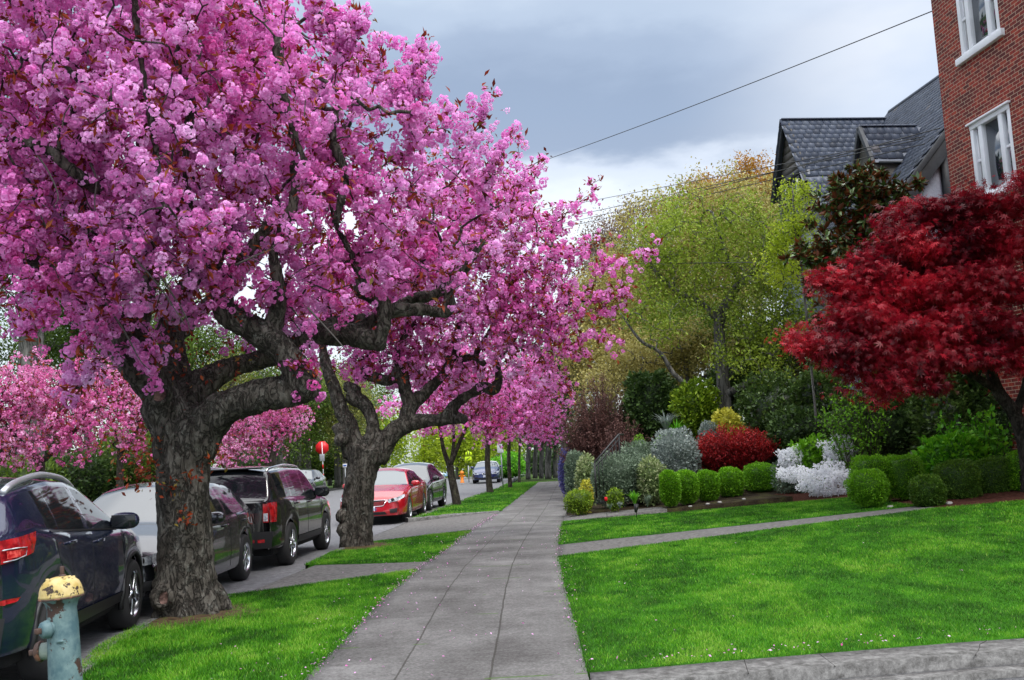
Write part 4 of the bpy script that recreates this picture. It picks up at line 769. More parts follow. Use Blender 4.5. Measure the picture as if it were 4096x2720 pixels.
c2B = [bl(1560, 1150, 18.2, 1.6), bl(1850, 1000, 17.8, 1.5, (1.3, 1, 1)), bl(2050, 1150, 17.4, 1.25), bl(2230, 1260, 17.2, .8), bl(1950, 1350, 17.6, 1.0), bl(2150, 1350, 17.2, .7, (1.3, 1, .6)), bl(1650, 1400, 18.9, 1.3), bl(1800, 780, 18, 1.0), bl(2000, 850, 17.8, .9), bl(2200, 880, 17.6, .4),
       bl(1350, 1200, 18.7, 1.4), bl(2290, 1060, 17.2, .45), bl(1700, 1480, 19, .8), bl(1450, 1400, 19.2, .9), bl(2060, 1420, 17.4, .35), bl(1900, 1560, 19.6, .8)]
sh2 = []
for (u0, v0, u1, v1, D_) in [(2080, 800, 2170, 650, 17.6), (2150, 880, 2400, 720, 17.4), (2200, 900, 2380, 760, 17.3), (2200, 1080, 2440, 940, 17.2), (2300, 1100, 2480, 1030, 17.1), (2280, 1180, 2520, 1200, 17), (2280, 1250, 2450, 1230, 17), (2300, 1350, 2480, 1370, 17), (2200, 1380, 2360, 1430, 17), (2150, 1400, 2200, 1500, 17.2), (2450, 1100, 2635, 975, 16.8), (2050, 760, 2080, 560, 17.8), (1400, 1650, 1340, 1700, 17.9), (2230, 1500, 2280, 1570, 17.2), (2350, 1180, 2490, 1180, 16.9)]:
    for q in np.linspace(.3, 1, 6): sh2.append(at(u0+(u1-u0)*q, v0+(v1-v0)*q, D_)+R.normal(size=3)*.05*(1.4-q))
def keep2(T): u, v = proj_np(T); return ~((v > 1530) & (u < 1800) & (u > 1400)) & (v < 1640)
blossom_tree(t2, L2, c2B, 1750, 1, 1.9, .82, 6500, .105, spread=.11, extra=np.array(sh2), thick=th_, step=.22, jit=.09, pclip=keep2, tuft=6, clen=4, sh0=.54, shell=.42)
world_parts(t2)
# ---------------------------------------------------------------- vehicles
def paint(name, c, metal=.3): return pm(name, c, .22, metal=metal, spec=.6, coat=1.0)
M_tyre = pm('tyre_rubber', (.018, .018, .019), .8); M_rim = pm('alloy_rim', (.55, .57, .6), .25, metal=1); M_dark = pm('black_plastic', (.014, .014, .016), .45)
M_chrome = pm('chrome', (.75, .77, .8), .12, metal=1); M_cglass = pm('tinted_car_glass', (.010, .012, .015), .05, spec=.6, ior=1.48)
M_wind = pm('windscreen_glass', (.035, .055, .065), .05, spec=1, ior=1.75)
M_red = pm('red_tail_lamp', (.34, .008, .012), .12, coat=1, stops=[(.4, (.20, .004, .008)), (.62, (.50, .015, .02))], scale=14); M_lens = pm('clear_lamp', (.55, .6, .66), .1, coat=1, stops=[(.4, (.25, .28, .32)), (.6, (.75, .8, .86))], scale=18)
M_plate = pm('plate_white', (.72, .76, .82), .4); M_blue = pm('plate_blue', (.03, .07, .25), .5); M_amber = pm('amber_lamp', (.8, .25, .02), .2, coat=1); M_under = pm('underbody', (.006, .006, .007), .9)
M_railm = pm('satin_rail', (.62, .64, .68), .38, metal=.7)
def sm(a, k=3):
    w = np.array([1, 2, 3, 2, 1.]); w /= w.sum(); 
    for _ in range(k): a = np.convolve(np.pad(a, 2, mode='edge'), w, 'valid')
    return a
class Car:
    """x runs from the nose (0) to the tail (L); the finished car points along its own +Y"""
    def __init__(s, L, W, top, belt, wheels, wr, sill=.28, roofw=.70, plan=None, paint_=None, archf=1.14, nose=.10, tail=.08, side=None, tumble=.5):
        s.L, s.W = L, W; x = s.x = np.linspace(0, L, int(L/.03)); f = lambda p, k=2: sm(np.interp(x, *zip(*p)), k)
        s.top = f(top); s.belt = np.minimum(f(belt), s.top-.012); pl_ = plan or [(0, .80), (.12, .90), (.35, .965), (.8, 1), (L-.8, 1), (L-.3, .965), (L-.1, .92), (L, .84)]
        s.w = W/2*f(pl_); zb = np.full(len(x), sill)+.08*np.clip(1-x/.5, 0, 1)*0; ar = wr*archf
        for wx in wheels: d = np.abs(x-wx); zb = np.where(d < ar, np.maximum(zb, wr+np.sqrt(np.maximum(ar*ar-d*d, 0))-.01), zb)
        zb = np.minimum(zb, s.belt-.12); s.zb = zb; s.wheels, s.wr = wheels, wr; s.paint = paint_
        fs = np.array([0, .06, .2, .4, .6, .78, .9, .97, 1.0]); pr = np.array([.955, .975, .99, 1, .995, .985, .975, .955, .93]) if side is None else np.array(side)
        g = np.maximum(s.top-s.belt, 0); c = np.minimum(.6*g, .07); ze = s.top-c; t = np.clip((g-.06)/tumble, 0, 1); we = s.w*(.92-(.92-roofw)*t)
        rows = []
        for a, p in zip(fs, pr): rows.append(np.stack([x, s.w*p, zb+(s.belt-zb)*a], 1))
        for a in (.04, .3, .6, .9, 1.0): rows.append(np.stack([x, s.w*.93+(we-s.w*.93)*(a**1.25), s.belt+(ze-s.belt)*a], 1))
        for fr in (.95, .85, .65, .4, 0.0): rows.append(np.stack([x, we*fr, ze+c*(1-fr*fr)], 1))
        s.G = np.array(rows); s.ns = 9; s.gw = we      # rows 0-8 side, 9-13 greenhouse side, 14-18 top
        s.nose, s.tail = nose, tail
        s.cap = {}
        for e, i in ((0, 0), (1, -1)):
            z = s.G[:9, i, 2]; yw = s.G[:9, i, 1]; s.cap[e] = (z, yw)
    def xc(s, e, y, z, b=None):      # surface of the nose or tail cap
        zz, yw = s.cap[e]; Y = np.interp(z, zz, yw); f = np.clip(1-(np.abs(y)/np.maximum(Y, .01))**2.4, 0, 1); q = (z-zz[0])/(zz[-1]-zz[0]); vb = (.9+.35*np.exp(-((q-.28)/.22)**2)-.55*np.clip(q-.6, 0, 1))
        d = (s.nose if e == 0 else s.tail)*f*vb; return -d if e == 0 else s.L+d
    def T(s, P): P = np.asarray(P, float); return np.stack([P[..., 1], s.L/2-P[..., 0], P[..., 2]], -1)      # to local, nose towards +Y
    def body(s, root, glass_x, wind, rear, pillars=(), side_rows=(9, 12), windm=None, rearm=None):
        G = s.G; nr, nx = G.shape[:2]; x = s.x; V = []; idx = {}
        full = np.concatenate([G, (G[-2::-1]*[1, -1, 1])]); nr2 = len(full); V = s.T(full.reshape(-1, 3)); r = np.arange(nr2-1)[:, None]; i = np.arange(nx-1)[None]
        F = np.stack([r*nx+i, r*nx+i+1, (r+1)*nx+i+1, (r+1)*nx+i], -1); xm = (x[:-1]+x[1:])/2; rr = np.arange(nr2-1); rr = np.minimum(rr, nr2-2-rr); g = (s.top-s.belt)[:-1]
        RR, XM = np.meshgrid(rr, xm, indexing='ij'); GG = np.broadcast_to(g, RR.shape); kind = np.zeros(RR.shape, int)
        sidew = (RR >= side_rows[0]) & (RR < side_rows[1]) & (XM > glass_x[0]) & (XM < glass_x[1]) & (GG > .09)
        for a, b in pillars: sidew &= ~((XM > a) & (XM < b))
        kind[sidew] = 1; wn = (RR >= 14) & (XM > wind[0]) & (XM < wind[1]); kind[wn] = 2
        if rear: rn = (RR >= 14) & (XM > rear[0]) & (XM < rear[1]); kind[rn] = 3
        # caps
        caps = []
        for e, ii in ((0, 0), (1, nx-1)):
            zz, yw = s.cap[e]; m_ = 15; t = np.linspace(1, -1, m_); P = np.array([[[0, yw[k]*q, zz[k]] for q in t] for k in range(9)]); P[..., 0] = s.xc(e, P[..., 1], P[..., 2]); caps.append((P, e))
        b = MB()
        def sub(mask, name, mat, par, off=0.):
            f = F[mask]; u, inv = np.unique(f, return_inverse=True); return V[u], inv.reshape(-1, 4)
        v, f = sub(kind == 0, '', None, None); b.add(v, f)
        for P, e in caps:
            k, m_ = P.shape[:2]; r_ = np.arange(k-1)[:, None]; c_ = np.arange(m_-1)[None]; f = np.stack([r_*m_+c_, r_*m_+c_+1, (r_+1)*m_+c_+1, (r_+1)*m_+c_], -1).reshape(-1, 4); b.add(s.T(P.reshape(-1, 3)), f if e == 0 else f[:, ::-1])
            # lid between cap top and the last station (rows 8..18)
        o = b.build('body', s.paint, root, smooth=True, shade=False)
        md = o.modifiers.new('w', 'WELD'); md.merge_threshold = .002
        for e, ii in ((0, 0), (1, nx-1)):
            lid = MB(); k = full[8:nr2-8, ii]; zz, yw = s.cap[e]; m_ = len(k); t = k[:, 1]; low = np.stack([s.xc(e, t, np.full(m_, zz[-1])), t, np.full(m_, zz[-1]-.001)], 1); up = k.copy(); P = np.concatenate([low, up]); j = np.arange(m_-1); f = np.stack([j, j+1, j+1+m_, j+m_], 1); lid.add(s.T(P), f); lid.build('body_edge', s.paint, root, smooth=True, shade=False)
        for kk, nm, mt in ((1, 'side_window', M_cglass), (2, 'windscreen', windm or M_wind), (3, 'rear_window', rearm or M_cglass)):
            if (kind == kk).any():
                if kk == 1:
                    half = np.zeros_like(kind, bool); half[:nr-1] = True
                    for hm in (half, ~half):
                        v, f = sub((kind == 1) & hm, '', None, None); bb = MB(); bb.add(v, f); bb.build(nm, mt, root, smooth=True, shade=False)
                else: v, f = sub(kind == kk, '', None, None); bb = MB(); bb.add(v, f); bb.build(nm, mt, root, smooth=True, shade=False)
        # dark undertray and wheel wells
        b = MB(); L, wr = s.L, s.wr; b.bbox((0, 0, .30), (s.W*.86-.06, L-.5, .16), .03); b.bbox((0, L/2-(s.wheels[0]+s.wheels[1])/2, .42), (s.W*.9, s.wheels[1]-s.wheels[0]-2*wr*1.1, .3), .03)
        for wx in s.wheels: b.bbox((0, L/2-wx, .58), (s.W*.88-.04, wr*2.25, .3), .05); b.bbox((0, L/2-wx, .4), (s.W*.42, wr*2.1, .4), .05)
        b.build('underbody', M_under, root, shade=False)
    def ys(s, x, z):      # half width of the side at (x,z)
        i = int(np.clip(round(float(x)/s.L*(len(s.x)-1)), 0, len(s.x)-1)); return float(np.interp(z, s.G[:14, i, 2], s.G[:14, i, 1]))
    def side_patch(s, b, q, sd=-1, off=.006, n=6, sh=None):      # q: 4 corners (x,z)
        q = np.array(q, float); t = np.linspace(0, 1, n); P = []
        for a in t:
            for c in t: p = (q[0]*(1-c)+q[1]*c)*(1-a)+(q[3]*(1-c)+q[2]*c)*a; P.append([p[0], sd*(s.ys(*p)+off), p[1]])
        r = np.arange(n-1)[:, None]; c = np.arange(n-1)[None]; f = np.stack([r*n+c, r*n+c+1, (r+1)*n+c+1, (r+1)*n+c], -1).reshape(-1, 4); b.add(s.T(np.array(P)), f, sh)
    def cap_patch(s, b, e, q, off=.008, n=7):      # q: 4 corners (y,z)
        q = np.array(q, float); t = np.linspace(0, 1, n); P = []; sg = -1 if e == 0 else 1
        for a in t:
            for c in t: p = (q[0]*(1-c)+q[1]*c)*(1-a)+(q[3]*(1-c)+q[2]*c)*a; P.append([float(s.xc(e, p[0], p[1]))+sg*off, p[0], p[1]])
        r = np.arange(n-1)[:, None]; c = np.arange(n-1)[None]; f = np.stack([r*n+c, r*n+c+1, (r+1)*n+c+1, (r+1)*n+c], -1).reshape(-1, 4); b.add(s.T(np.array(P)), f)
    def capf(s, e, y, z): return float(s.xc(e, y, z))
    def wheels_(s, root, spokes=5, rimr=.66, steer=0):
        for wx in s.wheels:
            for sd in (-1, 1):
                y = sd*(float(np.interp(wx, s.x, s.w))-.115); w = bpy.data.objects.new('wheel', None); w.location = (y, s.L/2-wx, s.wr); link(w, root); wr = s.wr; hw = .11
                M = rotz(0)@roty(math.pi/2*sd)
                b = MB(); V, F = lathe([(wr*rimr, -hw), (wr*.86, -hw-.004), (wr*.96, -hw+.012), (wr, -hw+.04), (wr, hw-.04), (wr*.96, hw-.012), (wr*.86, hw+.006), (wr*rimr, hw)], 40, M); b.add(V, F); b.build('tyre', M_tyre, w, smooth=True, shade=False)
                b = MB(); V, F = lathe([(wr*rimr, hw), (wr*rimr*.95, hw-.006), (wr*rimr*.92, hw-.05), (wr*rimr*.9, -hw)], 36, M); b.add(V, F)
                for k in range(spokes):
                    a = k*2*math.pi/spokes
                    for da in (-.13, .13):
                        A = MB(); d = np.array([math.cos(a+da), math.sin(a+da), 0]); R_ = np.array([[math.cos(a+da*.3), -math.sin(a+da*.3), 0], [math.sin(a+da*.3), math.cos(a+da*.3), 0], [0, 0, 1]])
                        A.bbox((wr*rimr*.5, 0, 0), (wr*rimr*.92, wr*.10, .03), .006); v = A.V[0]@R_.T+[0, 0, hw-.03]; v = v+np.array([-math.sin(a), math.cos(a), 0])*da*wr*.35*(np.linalg.norm(v[:, :2], axis=1)/wr)[:, None]; b.add(v@M.T, [f for f in A.F])
                V, F = lathe([(wr*.17, hw-.03), (wr*.16, hw-.008), (wr*.05, hw-.002), (.001, hw)], 20, M); b.add(V, F); b.build('rim', M_rim, w, smooth=False, shade=False)
                b = MB(); V, F = lathe([(.001, hw-.075), (wr*rimr*.9, hw-.075), (wr*rimr*.9, -hw), (.001, -hw)], 24, M); b.add(V, F); b.build('brake', M_under, w, shade=False)
    def seam(s, b, pts, sd, w=.007, off=.0035):
        pts = np.array(pts, float)
        P = np.array([[p[0], sd*(s.ys(*p)+off-.004), p[1]] for p in smooth_path(pts, 5)]); b.tube(s.T(P), w*.6, 4)
    def mirror(s, root, x, z, sd, mat, sz=(.10, .16, .17), lens=True):
        y = sd*(s.ys(x, z)+.13); m_ = bpy.data.objects.new('wing_mirror', None); m_.location = (y, s.L/2-x, z+.03); link(m_, root)
        b = MB(); t = np.linspace(-1.5, 1.5, 9); V, F = lathe([(1e-3, -1)]+[(math.cos(a)**.6, math.sin(a)) for a in t]+[(1e-3, 1)], 18); V = V*[sz[2]*.72, sz[1]*.45, sz[0]*.85]; V[:, 1] = np.maximum(V[:, 1], -.055); b.add(V, F); b.build('shell', mat, m_, smooth=True, shade=False)
        b = MB(); b.bbox((0, -.058, 0), (sz[2]*1.15, .012, sz[0]*1.25), .005); b.build('mirror_glass', M_cglass, m_, shade=False)
        b = MB(); b.bbox((-sd*.11, .02, -.05), (.12, .06, .035), .012); b.build('arm', M_dark, m_, shade=False)
    def handle(s, root, x, z, sd, mat):
        b = MB(); y = sd*(s.ys(x, z)+.022); b.bbox((y, s.L/2-x, z), (.022, .19, .030), .008); b.bbox((y-sd*.015, s.L/2-x+.08, z), (.03, .02, .02), .005); b.bbox((y-sd*.015, s.L/2-x-.08, z), (.03, .02, .02), .005); b.build('door_handle', mat, root, smooth=False, shade=False)
    def plate(s, root, e, z, txt, y0=0., tc=None, w=.305):
        sg = -1 if e == 0 else 1; x = s.capf(e, y0, z)+sg*.012; o = bpy.data.objects.new('number_plate', None); link(o, root)
        b = MB(); b.bbox(tuple(s.T(np.array([x, y0, z]))), (w, .012, .152), .004); b.build('plate', M_plate, o, shade=False)
        c = s.T(np.array([x, y0, z])); d = 1 if e == 0 else -1      # nose faces +Y
        Mx = [[-d, 0, 0, c[0]], [0, 0, d, c[1]+d*.0075], [0, 1, 0, c[2]-.01], [0, 0, 0, 1]]
        text(txt, .105, tc or M_blue, Mx, o, 'lettering')
        return o
def place(root, x, y, head, z=0.): root.location = (x, y, z); root.rotation_euler = (0, 0, -head)      # heading measured from +Y to +X
def rail(s, root, x0, x1, mat, lift=.055, rr=.016):
    for sd in (-1, 1):
        xs = np.linspace(x0, x1, 14); P = []
        for k, xx in enumerate(xs):
            i = int(np.clip(xx/s.L*(len(s.x)-1), 0, len(s.x)-1)); up = lift*math.sin(math.pi*k/13)**.35 if 0 < k < 13 else 0; P.append([xx, sd*s.gw[i]*.93, s.G[14, i, 2]+up+.005])
        b = MB(); b.tube(s.T(np.array(P)), rr, 8); b.build('roof_rail', mat, root, smooth=True, shade=False)
# --- dark blue SUV nearest the camera, seen from behind
M_navy = paint('navy_paint', (.010, .016, .05)); M_blk = paint('black_paint', (.008, .008, .010)); M_redp = paint('red_paint', (.42, .006, .014), .15); M_gun = paint('dark_grey_paint', (.045, .047, .055), .6); M_bluep = paint('deep_blue_paint', (.008, .02, .10))
def suv_a(root):
    s = Car(4.2, 1.86, [(0, .78), (.12, .94), (.5, 1.05), (.95, 1.13), (1.15, 1.16), (2.0, 1.58), (2.3, 1.635), (2.8, 1.655), (3.4, 1.62), (3.82, 1.57), (3.92, 1.53), (4.12, 1.22), (4.2, 1.17)], [(0, .74), (.5, .96), (1.1, 1.06), (2, 1.09), (3.0, 1.15), (3.7, 1.23), (4.06, 1.20), (4.2, 1.16)], (.86, 3.34), .36, sill=.34, roofw=.70, paint_=M_navy, tail=.10, tumble=.46)
    s.body(root, (1.28, 3.42), (1.18, 2.02), (3.89, 4.13), pillars=((2.28, 2.38), (3.10, 3.14))); s.wheels_(root, 5, .68)
    for sd in (-1, 1):
        b = MB(); s.side_patch(b, [(3.72, 1.205), (4.19, 1.165), (4.19, 1.0), (3.82, 1.05)], sd, .012); s.cap_patch(b, 1, [(sd*.62, 1.15), (sd*.80, 1.155), (sd*.80, 1.0), (sd*.62, .99)], .014); lt = b.build('tail_light', M_red, root, smooth=True, shade=False)
        b = MB(); pp = [[4.19, sd*(s.ys(4.17, 1.10)+.018), 1.10], [4.05, sd*(s.ys(4.05, 1.105)+.018), 1.105], [3.93, sd*(s.ys(3.93, 1.10)+.018), 1.10], [3.95, sd*(s.ys(3.95, 1.04)+.018), 1.04], [4.08, sd*(s.ys(4.08, 1.02)+.018), 1.02], [4.19, sd*(s.ys(4.17, 1.015)+.018), 1.015]]; b.tube(s.T(np.array(pp)), .005, 4); b.build('lamp_outline', M_lens, lt, shade=False)
        b = MB(); s.side_patch(b, [(4.0, 1.09), (4.15, 1.09), (4.15, 1.035), (4.02, 1.04)], sd, .016, 4); b.build('lamp_core', pm('bright_red_lamp', (.75, .05, .05), .15, coat=1, stops=[(.42, (.45, .01, .015)), (.6, (.85, .12, .10))], scale=24), lt, shade=False)
        b = MB(); s.cap_patch(b, 1, [(sd*.30, 1.09), (sd*.605, 1.115), (sd*.605, .985), (sd*.40, 1.02)], .014); b.build('tail_light', M_red, root, smooth=True, shade=False)
        b = MB(); s.cap_patch(b, 1, [(sd*.34, 1.07), (sd*.595, 1.085), (sd*.595, 1.03), (sd*.42, 1.045)], .019, 4); b.build('reversing_light', M_lens, root, shade=False)
        b = MB(); s.cap_patch(b, 1, [(sd*.35, .735), (sd*.84, .745), (sd*.84, .71), (sd*.35, .70)], .016); s.side_patch(b, [(4.03, .745), (4.19, .745), (4.19, .71), (4.08, .715)], sd, .012, 4); b.build('bumper_reflector', M_red, root, smooth=True, shade=False)
        for pts in ([(1.32, .40), (1.26, .60), (1.30, 1.02)], [(2.33, .36), (2.33, .70), (2.32, 1.09)], [(2.86, .42), (2.96, .70), (3.26, .92), (3.36, 1.13)], [(1.32, .40), (2.33, .37), (2.86, .42)]): b = MB(); s.seam(b, pts, sd); b.build('door_seam', M_under, root, shade=False)
        pass
        b = MB(); s.side_patch(b, [(1.28, .44), (2.9, .46), (2.9, .34), (1.28, .34)], sd, .012, 8); b.build('sill_cladding', M_dark, root, smooth=True, shade=False)
        b = MB(); s.side_patch(b, [(1.35, 1.078), (3.42, 1.195), (3.42, 1.178), (1.35, 1.062)], sd, .010, 10); b.build('window_trim', M_chrome if False else M_dark, root, shade=False)
        s.handle(root, 2.12, 1.01, sd, M_navy); s.handle(root, 2.98, 1.06, sd, M_navy)
        s.mirror(root, 1.46, 1.12, sd, M_navy, (.10, .17, .20))
        b = MB()
        for wx in s.wheels:
            t = np.linspace(-.25, math.pi+.25, 22); P = [[wx-.43*math.cos(a), sd*(s.ys(wx-.43*math.cos(a), .36+.43*math.sin(a))+.002), .36+.43*math.sin(a)] for a in t]; b = MB(); b.tube(s.T(np.array(P)), .028, 6); b.build('wheel_arch_trim', M_dark, root, smooth=True, shade=False)
    b = MB(); s.cap_patch(b, 1, [(-.84, .62), (.84, .62), (.80, .35), (-.80, .35)], .022, 9); b.build('bumper', M_dark, root, smooth=True, shade=False)
    b = MB(); s.cap_patch(b, 1, [(-.62, .775), (.62, .775), (.62, .765), (-.62, .765)], .006, 9); b.build('tailgate_seam', M_under, root, smooth=True, shade=False)
    for sd in (-1, 1): b = MB(); s.cap_patch(b, 1, [(sd*.608, 1.13), (sd*.617, 1.13), (sd*.617, .77), (sd*.608, .77)], .0152, 6); b.build('tailgate_seam', M_under, root, smooth=True, shade=False)
    b = MB(); b.bbox(tuple(s.T(np.array([3.88, 0, 1.57]))), (1.16, .22, .03), .012); b.build('spoiler', M_navy, root, shade=False)
    b = MB(); t = np.arange(24)*math.pi/12; c = s.T(np.array([s.capf(1, .52, .90)+.02, .52, .90])); V = [c+[.085*math.cos(a), 0, .062*math.sin(a)] for a in t]+[c-[0, .003, 0]]; b.add(V, np.array([[k, (k+1) % 24, 24] for k in range(24)])); st = b.build('sticker', M_plate, root, shade=False)
    text('1', .085, M_under, [[1, 0, 0, c[0]+.045], [0, 0, -1, c[1]-.004], [0, 1, 0, c[2]], [0, 0, 0, 1]], st)
    rail(s, root, 2.0, 3.8, M_railm, .05, .027); return s
k1 = empty('parked_suv', (0, 0, 0), 0, 'dark navy SUV with silver roof rails parked behind the fire hydrant, seen from behind', 'car', 'cars parked along the street')
sA = suv_a(k1); hA = -.135; fw = np.array([-4.12, 10.55]); dA = np.array([math.sin(hA), math.cos(hA)]); nA = np.array([math.cos(hA), -math.sin(hA)]); ctr = fw-nA*.93-dA*(4.2/2-.86); place(k1, ctr[0], ctr[1], hA)
# --- black SUV further on
def suv_b(root):
    s = Car(4.45, 1.81, [(0, .80), (.10, .96), (.5, 1.04), (1.1, 1.10), (1.25, 1.13), (1.85, 1.56), (2.1, 1.64), (3.0, 1.66), (4.1, 1.62), (4.22, 1.58), (4.38, 1.14), (4.45, 1.08)], [(0, .76), (.5, .96), (1.2, 1.05), (4.1, 1.12), (4.36, 1.10), (4.45, 1.06)], (.86, 3.50), .35, sill=.34, roofw=.76, paint_=M_blk, tail=.07, tumble=.5)
    s.body(root, (1.38, 4.02), (1.27, 1.87), (4.19, 4.39), pillars=((2.34, 2.42), (3.28, 3.36))); s.wheels_(root, 5, .66)
    for sd in (-1, 1):
        b = MB(); s.side_patch(b, [(4.24, 1.07), (4.44, 1.06), (4.44, .76), (4.30, .76)], sd, .012); s.cap_patch(b, 1, [(sd*.68, 1.05), (sd*.77, 1.05), (sd*.77, .76), (sd*.68, .76)], .014); lt = b.build('tail_light', M_red, root, smooth=True, shade=False)
        b = MB(); s.cap_patch(b, 1, [(sd*.69, .90), (sd*.755, .90), (sd*.755, .78), (sd*.69, .78)], .020, 4); b.build('lamp_lens', M_lens, lt, shade=False)
        b = MB(); s.cap_patch(b, 1, [(sd*.60, .50), (sd*.78, .50), (sd*.78, .45), (sd*.60, .45)], .032, 4); b.build('bumper_reflector', M_red, root, shade=False)
        for pts in ([(1.34, .40), (1.30, .60), (1.36, 1.03)], [(2.38, .36), (2.38, .70), (2.38, 1.07)], [(3.05, .42), (3.14, .66), (3.34, .84), (3.36, 1.08)]): b = MB(); s.seam(b, pts, sd); b.build('door_seam', M_under, root, shade=False)
        pass; b = MB(); s.side_patch(b, [(1.3, .44), (3.1, .44), (3.1, .33), (1.3, .33)], sd, .014, 8); b.build('sill_cladding', M_dark, root, smooth=True, shade=False)
        s.handle(root, 2.2, .98, sd, M_blk); s.handle(root, 3.15, 1.0, sd, M_blk); s.mirror(root, 1.5, 1.10, sd, M_dark, (.12, .15, .20))
    b = MB(); s.cap_patch(b, 1, [(-.84, .62), (.84, .62), (.80, .36), (-.80, .36)], .028, 9); b.build('bumper', M_dark, root, smooth=True, shade=False)
    b = MB(); s.cap_patch(b, 1, [(-.56, .70), (.56, .70), (.56, .685), (-.56, .685)], .012, 9); b.build('tailgate_seam', M_under, root, shade=False); b = MB(); s.cap_patch(b, 1, [(-.25, .885), (.25, .885), (.25, .855), (-.25, .855)], .018, 7); b.build('chrome_strip', M_chrome, root, shade=False)
    b = MB(); b.bbox(tuple(s.T(np.array([4.16, 0, 1.615]))), (1.22, .2, .03), .012); b.build('spoiler', M_blk, root, shade=False); s.plate(root, 1, .78, '817 YNX')
    rail(s, root, 1.95, 4.1, M_chrome, .05, .018); return s
k3 = empty('parked_suv', (0, 0, 0), 0, 'black SUV with chrome roof rails facing away, parked between the two big cherry trunks', 'car', 'cars parked along the street')
sB = suv_b(k3); hB = .02; place(k3, -3.78-.90, 15.55+4.45/2, hB)
# --- saloons
def sedan(root, mat, L=4.8, W=1.82, H=1.46, face=None, roofmat=None, plate=None, lens=True, coupe=0, taill=True):
    k = H/1.46; top = [(0, .60), (.10, .72), (.5, .86), (1.1, .96), (1.28, .985), (2.05, 1.38*k), (2.45, 1.45*k), (2.9, 1.46*k), (3.4, 1.41*k), (4.05, 1.10), (4.2, 1.07), (L-.12, 1.04), (L, .96)]
    if L < 4.5: top = [(0, .62), (.10, .74), (.5, .90), (.95, 1.0), (1.1, 1.02), (1.85, 1.40*k), (2.25, 1.46*k), (2.8, 1.46*k), (3.4, 1.40*k), (L-.45, 1.24), (L-.1, 1.0), (L, .92)]
    s = Car(L, W, top, [(0, .58), (.5, .80), (1.25, .93), (L-.7, 1.00), (L-.1, .98), (L, .92)], (.94, .94+2.76*L/4.8), .33, sill=.24, roofw=.66, paint_=mat, nose=.14, tail=.10, tumble=.42)
    r0 = (3.42, 4.06) if L >= 4.5 else (3.42, L-.14)
    s.body(root, (1.4, r0[0]+.1), (1.30, 2.07) if L >= 4.5 else (1.13, 1.87), r0, pillars=((2.5, 2.58),)); s.wheels_(root, 6, .64)
    for sd in (-1, 1):
        b = MB(); s.cap_patch(b, 0, [(sd*.46, .645), (sd*.71, .70), (sd*.71, .60), (sd*.50, .565)] if not coupe else [(sd*.44, .64), (sd*.70, .66), (sd*.70, .57), (sd*.42, .57)], .014)
        s.side_patch(b, [(.02, .70), (.42, .76), (.34, .69), (.02, .60)], sd, .010, 5); hl = b.build('headlight', M_lens, root, smooth=True, shade=False)
        c = s.T(np.array([s.capf(0, sd*.60, .64)-.02, sd*.60, .64])); b = MB(); V, F = lathe([(.001, .012), (.038, .012), (.044, 0)], 14, rotx(-math.pi/2), c); b.add(V, F); b.build('projector', M_dark, hl, shade=False)
        b = MB(); s.cap_patch(b, 0, [(sd*.52, .40), (sd*.72, .42), (sd*.70, .31), (sd*.54, .30)], .012, 5); b.build('fog_lamp_recess', M_dark, root, shade=False)
        b = MB(); s.side_patch(b, [(L-.4, .93), (L-.02, .91), (L-.02, .74), (L-.3, .80)], sd, .01, 5); s.cap_patch(b, 1, [(sd*.5, .90), (sd*.76, .89), (sd*.76, .74), (sd*.52, .74)], .012, 5); b.build('tail_light', M_red, root, smooth=True, shade=False)
        for pts in ([(1.36, .34), (1.32, .6), (1.4, .93)], [(2.54, .30), (2.54, .7), (2.54, .96)], [(3.3, .36), (3.38, .6), (3.6, .80), (3.62, .97)]): b = MB(); s.seam(b, pts, sd); b.build('door_seam', M_under, root, shade=False)
        pass; s.handle(root, 2.3, .86, sd, mat); 
        if not coupe: s.handle(root, 3.3, .88, sd, mat)
        s.mirror(root, 1.62, .97, sd, mat, (.09, .14, .17))
    if plate: s.plate(root, 0, .42, plate)
    return s
def dial(s, root, z, r, mats):
    c = s.T(np.array([s.capf(0, 0, z)-.02, 0, z])); b = MB()
    for (cx_, cz, rx, rz) in [(0, 0, r, r*.66), (0, 0, r*.42, r*.62), (0, r*.30, r*.70, r*.30)]:
        t = np.linspace(0, 2*math.pi, 28); P = [c+[cx_+rx*math.cos(a), .006, cz+rz*math.sin(a)] for a in t]; b.tube(P, r*.085, 6, cap=False)
    b.build('badge', mats, root, smooth=True, shade=False)
k4 = empty('parked_sedan', (0, 0, 0), 0, 'bright red sedan facing the camera beside the warty cherry trunk', 'car', 'cars parked along the street'); s4 = sedan(k4, M_redp, plate='BBZ8798')
b = MB(); s4.cap_patch(b, 0, [(-.42, .63), (.42, .63), (.34, .50), (-.34, .50)], .012, 9); g = b.build('grille', M_dark, k4, shade=False)
b = MB()
for z in (.60, .57, .54, .51): b.tube(s4.T(np.array([[s4.capf(0, y, z)-.018, y, z-.02*math.cos(y*4)] for y in np.linspace(-.38, .38, 13)])), .0075, 5)
b.build('slats', M_redp, g, smooth=True, shade=False)
b = MB(); P = [(y, .495-.015*math.cos(y*3.5)) for y in np.linspace(-.36, .36, 13)]+[(.46, .64)]; P = [(-.46, .64)]+P; b.tube(s4.T(np.array([[s4.capf(0, y, z)-.016, y, z] for y, z in P])), .011, 6); b.tube(s4.T(np.array([[s4.capf(0, y, .64)-.016, y, .64-.0*abs(y)] for y in np.linspace(-.46, .46, 13)])), .009, 6); b.build('surround', M_chrome, g, smooth=True, shade=False)
dial(s4, k4, .595, .085, M_chrome)
